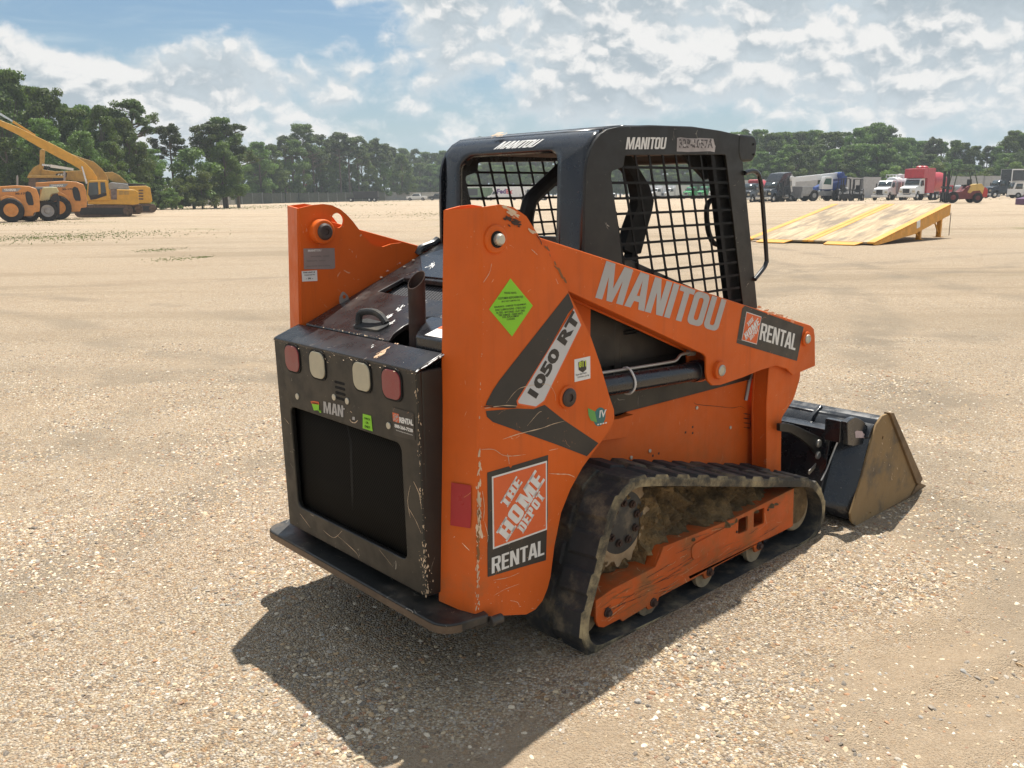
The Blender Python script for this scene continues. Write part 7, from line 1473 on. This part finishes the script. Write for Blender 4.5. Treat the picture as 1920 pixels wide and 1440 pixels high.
GL, GC, GR, GM = 'dense trees behind the machines at left', 'pines along the shaded fence', 'trees beyond the fence at right', 'far trees seen past the cab'
LB = {GL: 'leafy green tree of the dense stand rising behind the excavators', GC: 'tall pine with bare trunk behind the shaded fence left of the cab', GR: 'dark green tree in the wood behind the parked lorries at right', GM: 'distant dark tree seen beside or through the cab'}
for px, top, D, w, k in ((-60, 120, 108, .9, 'broad'), (-12, 128, 112, .95, 'broad'), (38, 122, 106, .9, 'broad'), (72, 152, 112, .8, 'broad'), (102, 155, 104, .85, 'broad'), (128, 186, 112, .8, 'broad'), (150, 196, 104, .8, 'broad'), (176, 190, 114, .75, 'broad'), (200, 190, 106, .75, 'broad'), (226, 196, 112, .7, 'broad'), (248, 215, 108, .75, 'broad'), (20, 200, 98, .9, 'broad'), (90, 215, 98, .9, 'broad'), (160, 240, 98, .9, 'broad'), (215, 260, 100, .9, 'broad'), (262, 262, 116, .9, 'broad'), (290, 275, 118, .9, 'broad')):
    plant(k, px, top, D, w, LB[GL], GL)
plant('pine', 268, 182, 112, 1.15, 'dark pine rising above the stand right of the excavators', None); plant('pine', 328, 228, 126, 1.1, 'thin airy pine standing alone in the gap', None); plant('broad', 420, 214, 132, .85, 'big dark tree with domed crown by the left fence', None)
plant('pine', 402, 224, 131, 1.3, 'dark pine at the left side of the big domed tree', None); plant('pine', 446, 230, 133, 1.3, 'dark pine at the right side of the big domed tree', None); plant('broad', 425, 262, 128, 1.0, 'lower dark tree below the big domed crown', None)
for px, top, D, w in ((362, 272, 124, 1.1), (300, 325, 118, 1.2), (340, 330, 120, 1.2), (378, 315, 122, 1.2), (272, 325, 114, 1.2), (320, 350, 116, 1.3), (250, 330, 112, 1.2), (235, 315, 104, 1.1)):
    plant('bush', px, top, D, w*0.9, 'light green shrub at the foot of the trees by the board fence', 'light shrubs along the board fence')
for px, top, k in ((468, 272, 'broad'), (490, 262, 'broad'), (512, 268, 'broad'), (535, 252, 'pine'), (552, 258, 'broad'), (570, 230, 'pine'), (590, 255, 'pine'), (604, 250, 'pine'), (622, 258, 'broad'), (640, 246, 'pine'), (656, 250, 'pine'), (674, 254, 'pine'), (692, 262, 'pine'), (706, 258, 'pine'), (722, 268, 'pine'), (738, 274, 'pine'), (755, 285, 'broad'), (500, 285, 'broad'), (545, 290, 'broad'), (595, 285, 'broad'), (635, 290, 'broad'), (680, 290, 'broad'), (715, 295, 'broad'), (745, 298, 'broad'), (480, 300, 'broad'), (525, 305, 'broad'), (572, 300, 'broad'), (615, 305, 'broad'), (660, 305, 'broad'), (700, 308, 'broad')):
    D = np.interp(px, [460, 760], [190, 262])+rt.uniform(-6, 8); plant(k, px, top, D, 1.15 if k == 'pine' else 1.0, LB[GC], GC)
px = 760
while px < 1400:
    plant('broad' if rt.random() < .75 else 'pine', px, rt.uniform(272, 288) if px < 860 else rt.uniform(255, 285), 330-(px-760)*0.12+rt.uniform(-8, 8), 1.0, LB[GM], GM); plant('broad', px+9, rt.uniform(300, 312), 300-(px-760)*0.10, 1.3, LB[GM], GM); px += rt.uniform(16, 22)
SK = [(1380, 244), (1392, 242), (1417, 238), (1437, 246), (1456, 244), (1467, 241), (1485, 245), (1504, 240), (1523, 237), (1545, 243), (1560, 240), (1582, 243), (1600, 236), (1615, 232), (1630, 224), (1645, 232), (1658, 238), (1678, 251), (1697, 254), (1717, 260), (1730, 260), (1743, 255), (1762, 263), (1785, 258), (1800, 264), (1821, 272), (1844, 272), (1862, 270), (1880, 250), (1895, 241), (1912, 246), (1930, 244), (1950, 250)]
for i, (px, top) in enumerate(SK):
    plant('pine' if i % 5 == 1 else 'broad', px+rt.uniform(-3, 3), top+rt.uniform(-2, 3), 205+rt.uniform(-8, 10), .95, LB[GR], GR); plant('broad', px+rt.uniform(2, 12), top+rt.uniform(26, 44), 188+rt.uniform(-6, 6), 1.15, LB[GR], GR)
for px, top in ((1675, 308), (1720, 312), (1770, 320), (1745, 300), (1800, 325), (1850, 312), (1900, 300), (1590, 322), (1930, 305)):
    plant('bush', px, top, 172, 1.1, 'light green shrub just behind the metal fence at right', 'light shrubs behind the metal fence')
for k in PROTO:
    for r, *cs in PROTO[k]:
        for o in cs: bpy.data.objects.remove(o)
        bpy.data.objects.remove(r)
# ------------------------------------------------------------------ weeds on the lot
def weeds():
    m = MB(); g = random.Random(8)
    spots = [(crop((0, 360), 3.4286, [(480, 285)])[0], 2.2, 260), (crop((0, 360), 3.4286, [(230, 295)])[0], 1.6, 90), (crop((0, 360), 3.4286, [(1020, 374)])[0], 0.35, 90), (crop((0, 360), 3.4286, [(1130, 430)])[0], 0.35, 60), (crop((0, 360), 3.4286, [(1310, 418)])[0], 0.12, 40), (crop((0, 360), 3.4286, [(90, 300)])[0], 1.2, 60), ((120, 411), 1.5, 160), ((30, 420), 2.0, 120), ((700, 378), 9, 120), ((560, 386), 8, 160), ((420, 390), 6, 160), ((840, 402), 4, 120), ((1500, 375), 8, 160), ((1640, 377), 8, 120), ((900, 395), 4, 60)]
    for (px, py), R_, n in spots:
        d = wray(px, py); c = Vector((0, 0, CAMH))+d*(CAMH/-d.z)
        for k in range(n*4):
            x, y = c.x+g.gauss(0, R_), c.y+g.gauss(0, R_*1.5); z = float(gz(x, y)); a = g.random()*PI; s_ = 0.015+R_*0.010; h_ = (0.015+R_*0.007)*g.uniform(.3, 1.5); lx, ly = g.uniform(-.5, .5)*h_, g.uniform(-.5, .5)*h_
            m.add([(x-s_*math.cos(a), y-s_*math.sin(a), z), (x+s_*math.cos(a), y+s_*math.sin(a), z), (x+lx+s_*.3, y+ly, z+h_)], [(0, 1, 2)])
    o = m.build('weeds', lf_dec, None, smooth=0, fixn=False); tag(o, 'low green weeds sprouting in patches on the gravel lot', 'weeds', kind='stuff')
weeds()

# ------------------------------------------------------------------ the air over the lot
def haze():
    m = bpy.data.materials.new('thin_haze'); m.use_nodes = True; nt = m.node_tree; nt.nodes.clear(); out = nt.nodes.new('ShaderNodeOutputMaterial'); v = nt.nodes.new('ShaderNodeVolumePrincipled')
    v.inputs['Color'].default_value = (0.80, 0.88, 0.95, 1); v.inputs['Density'].default_value = 0.0005; v.inputs['Anisotropy'].default_value = 0.2; nt.links.new(v.outputs[0], out.inputs['Volume'])
    b = MB().box((-660, -660, -8), (660, 660, 42)); o = b.build('haze', m, None, smooth=0); tag(o, 'thin pale summer haze over the whole lot', kind='stuff')
haze()
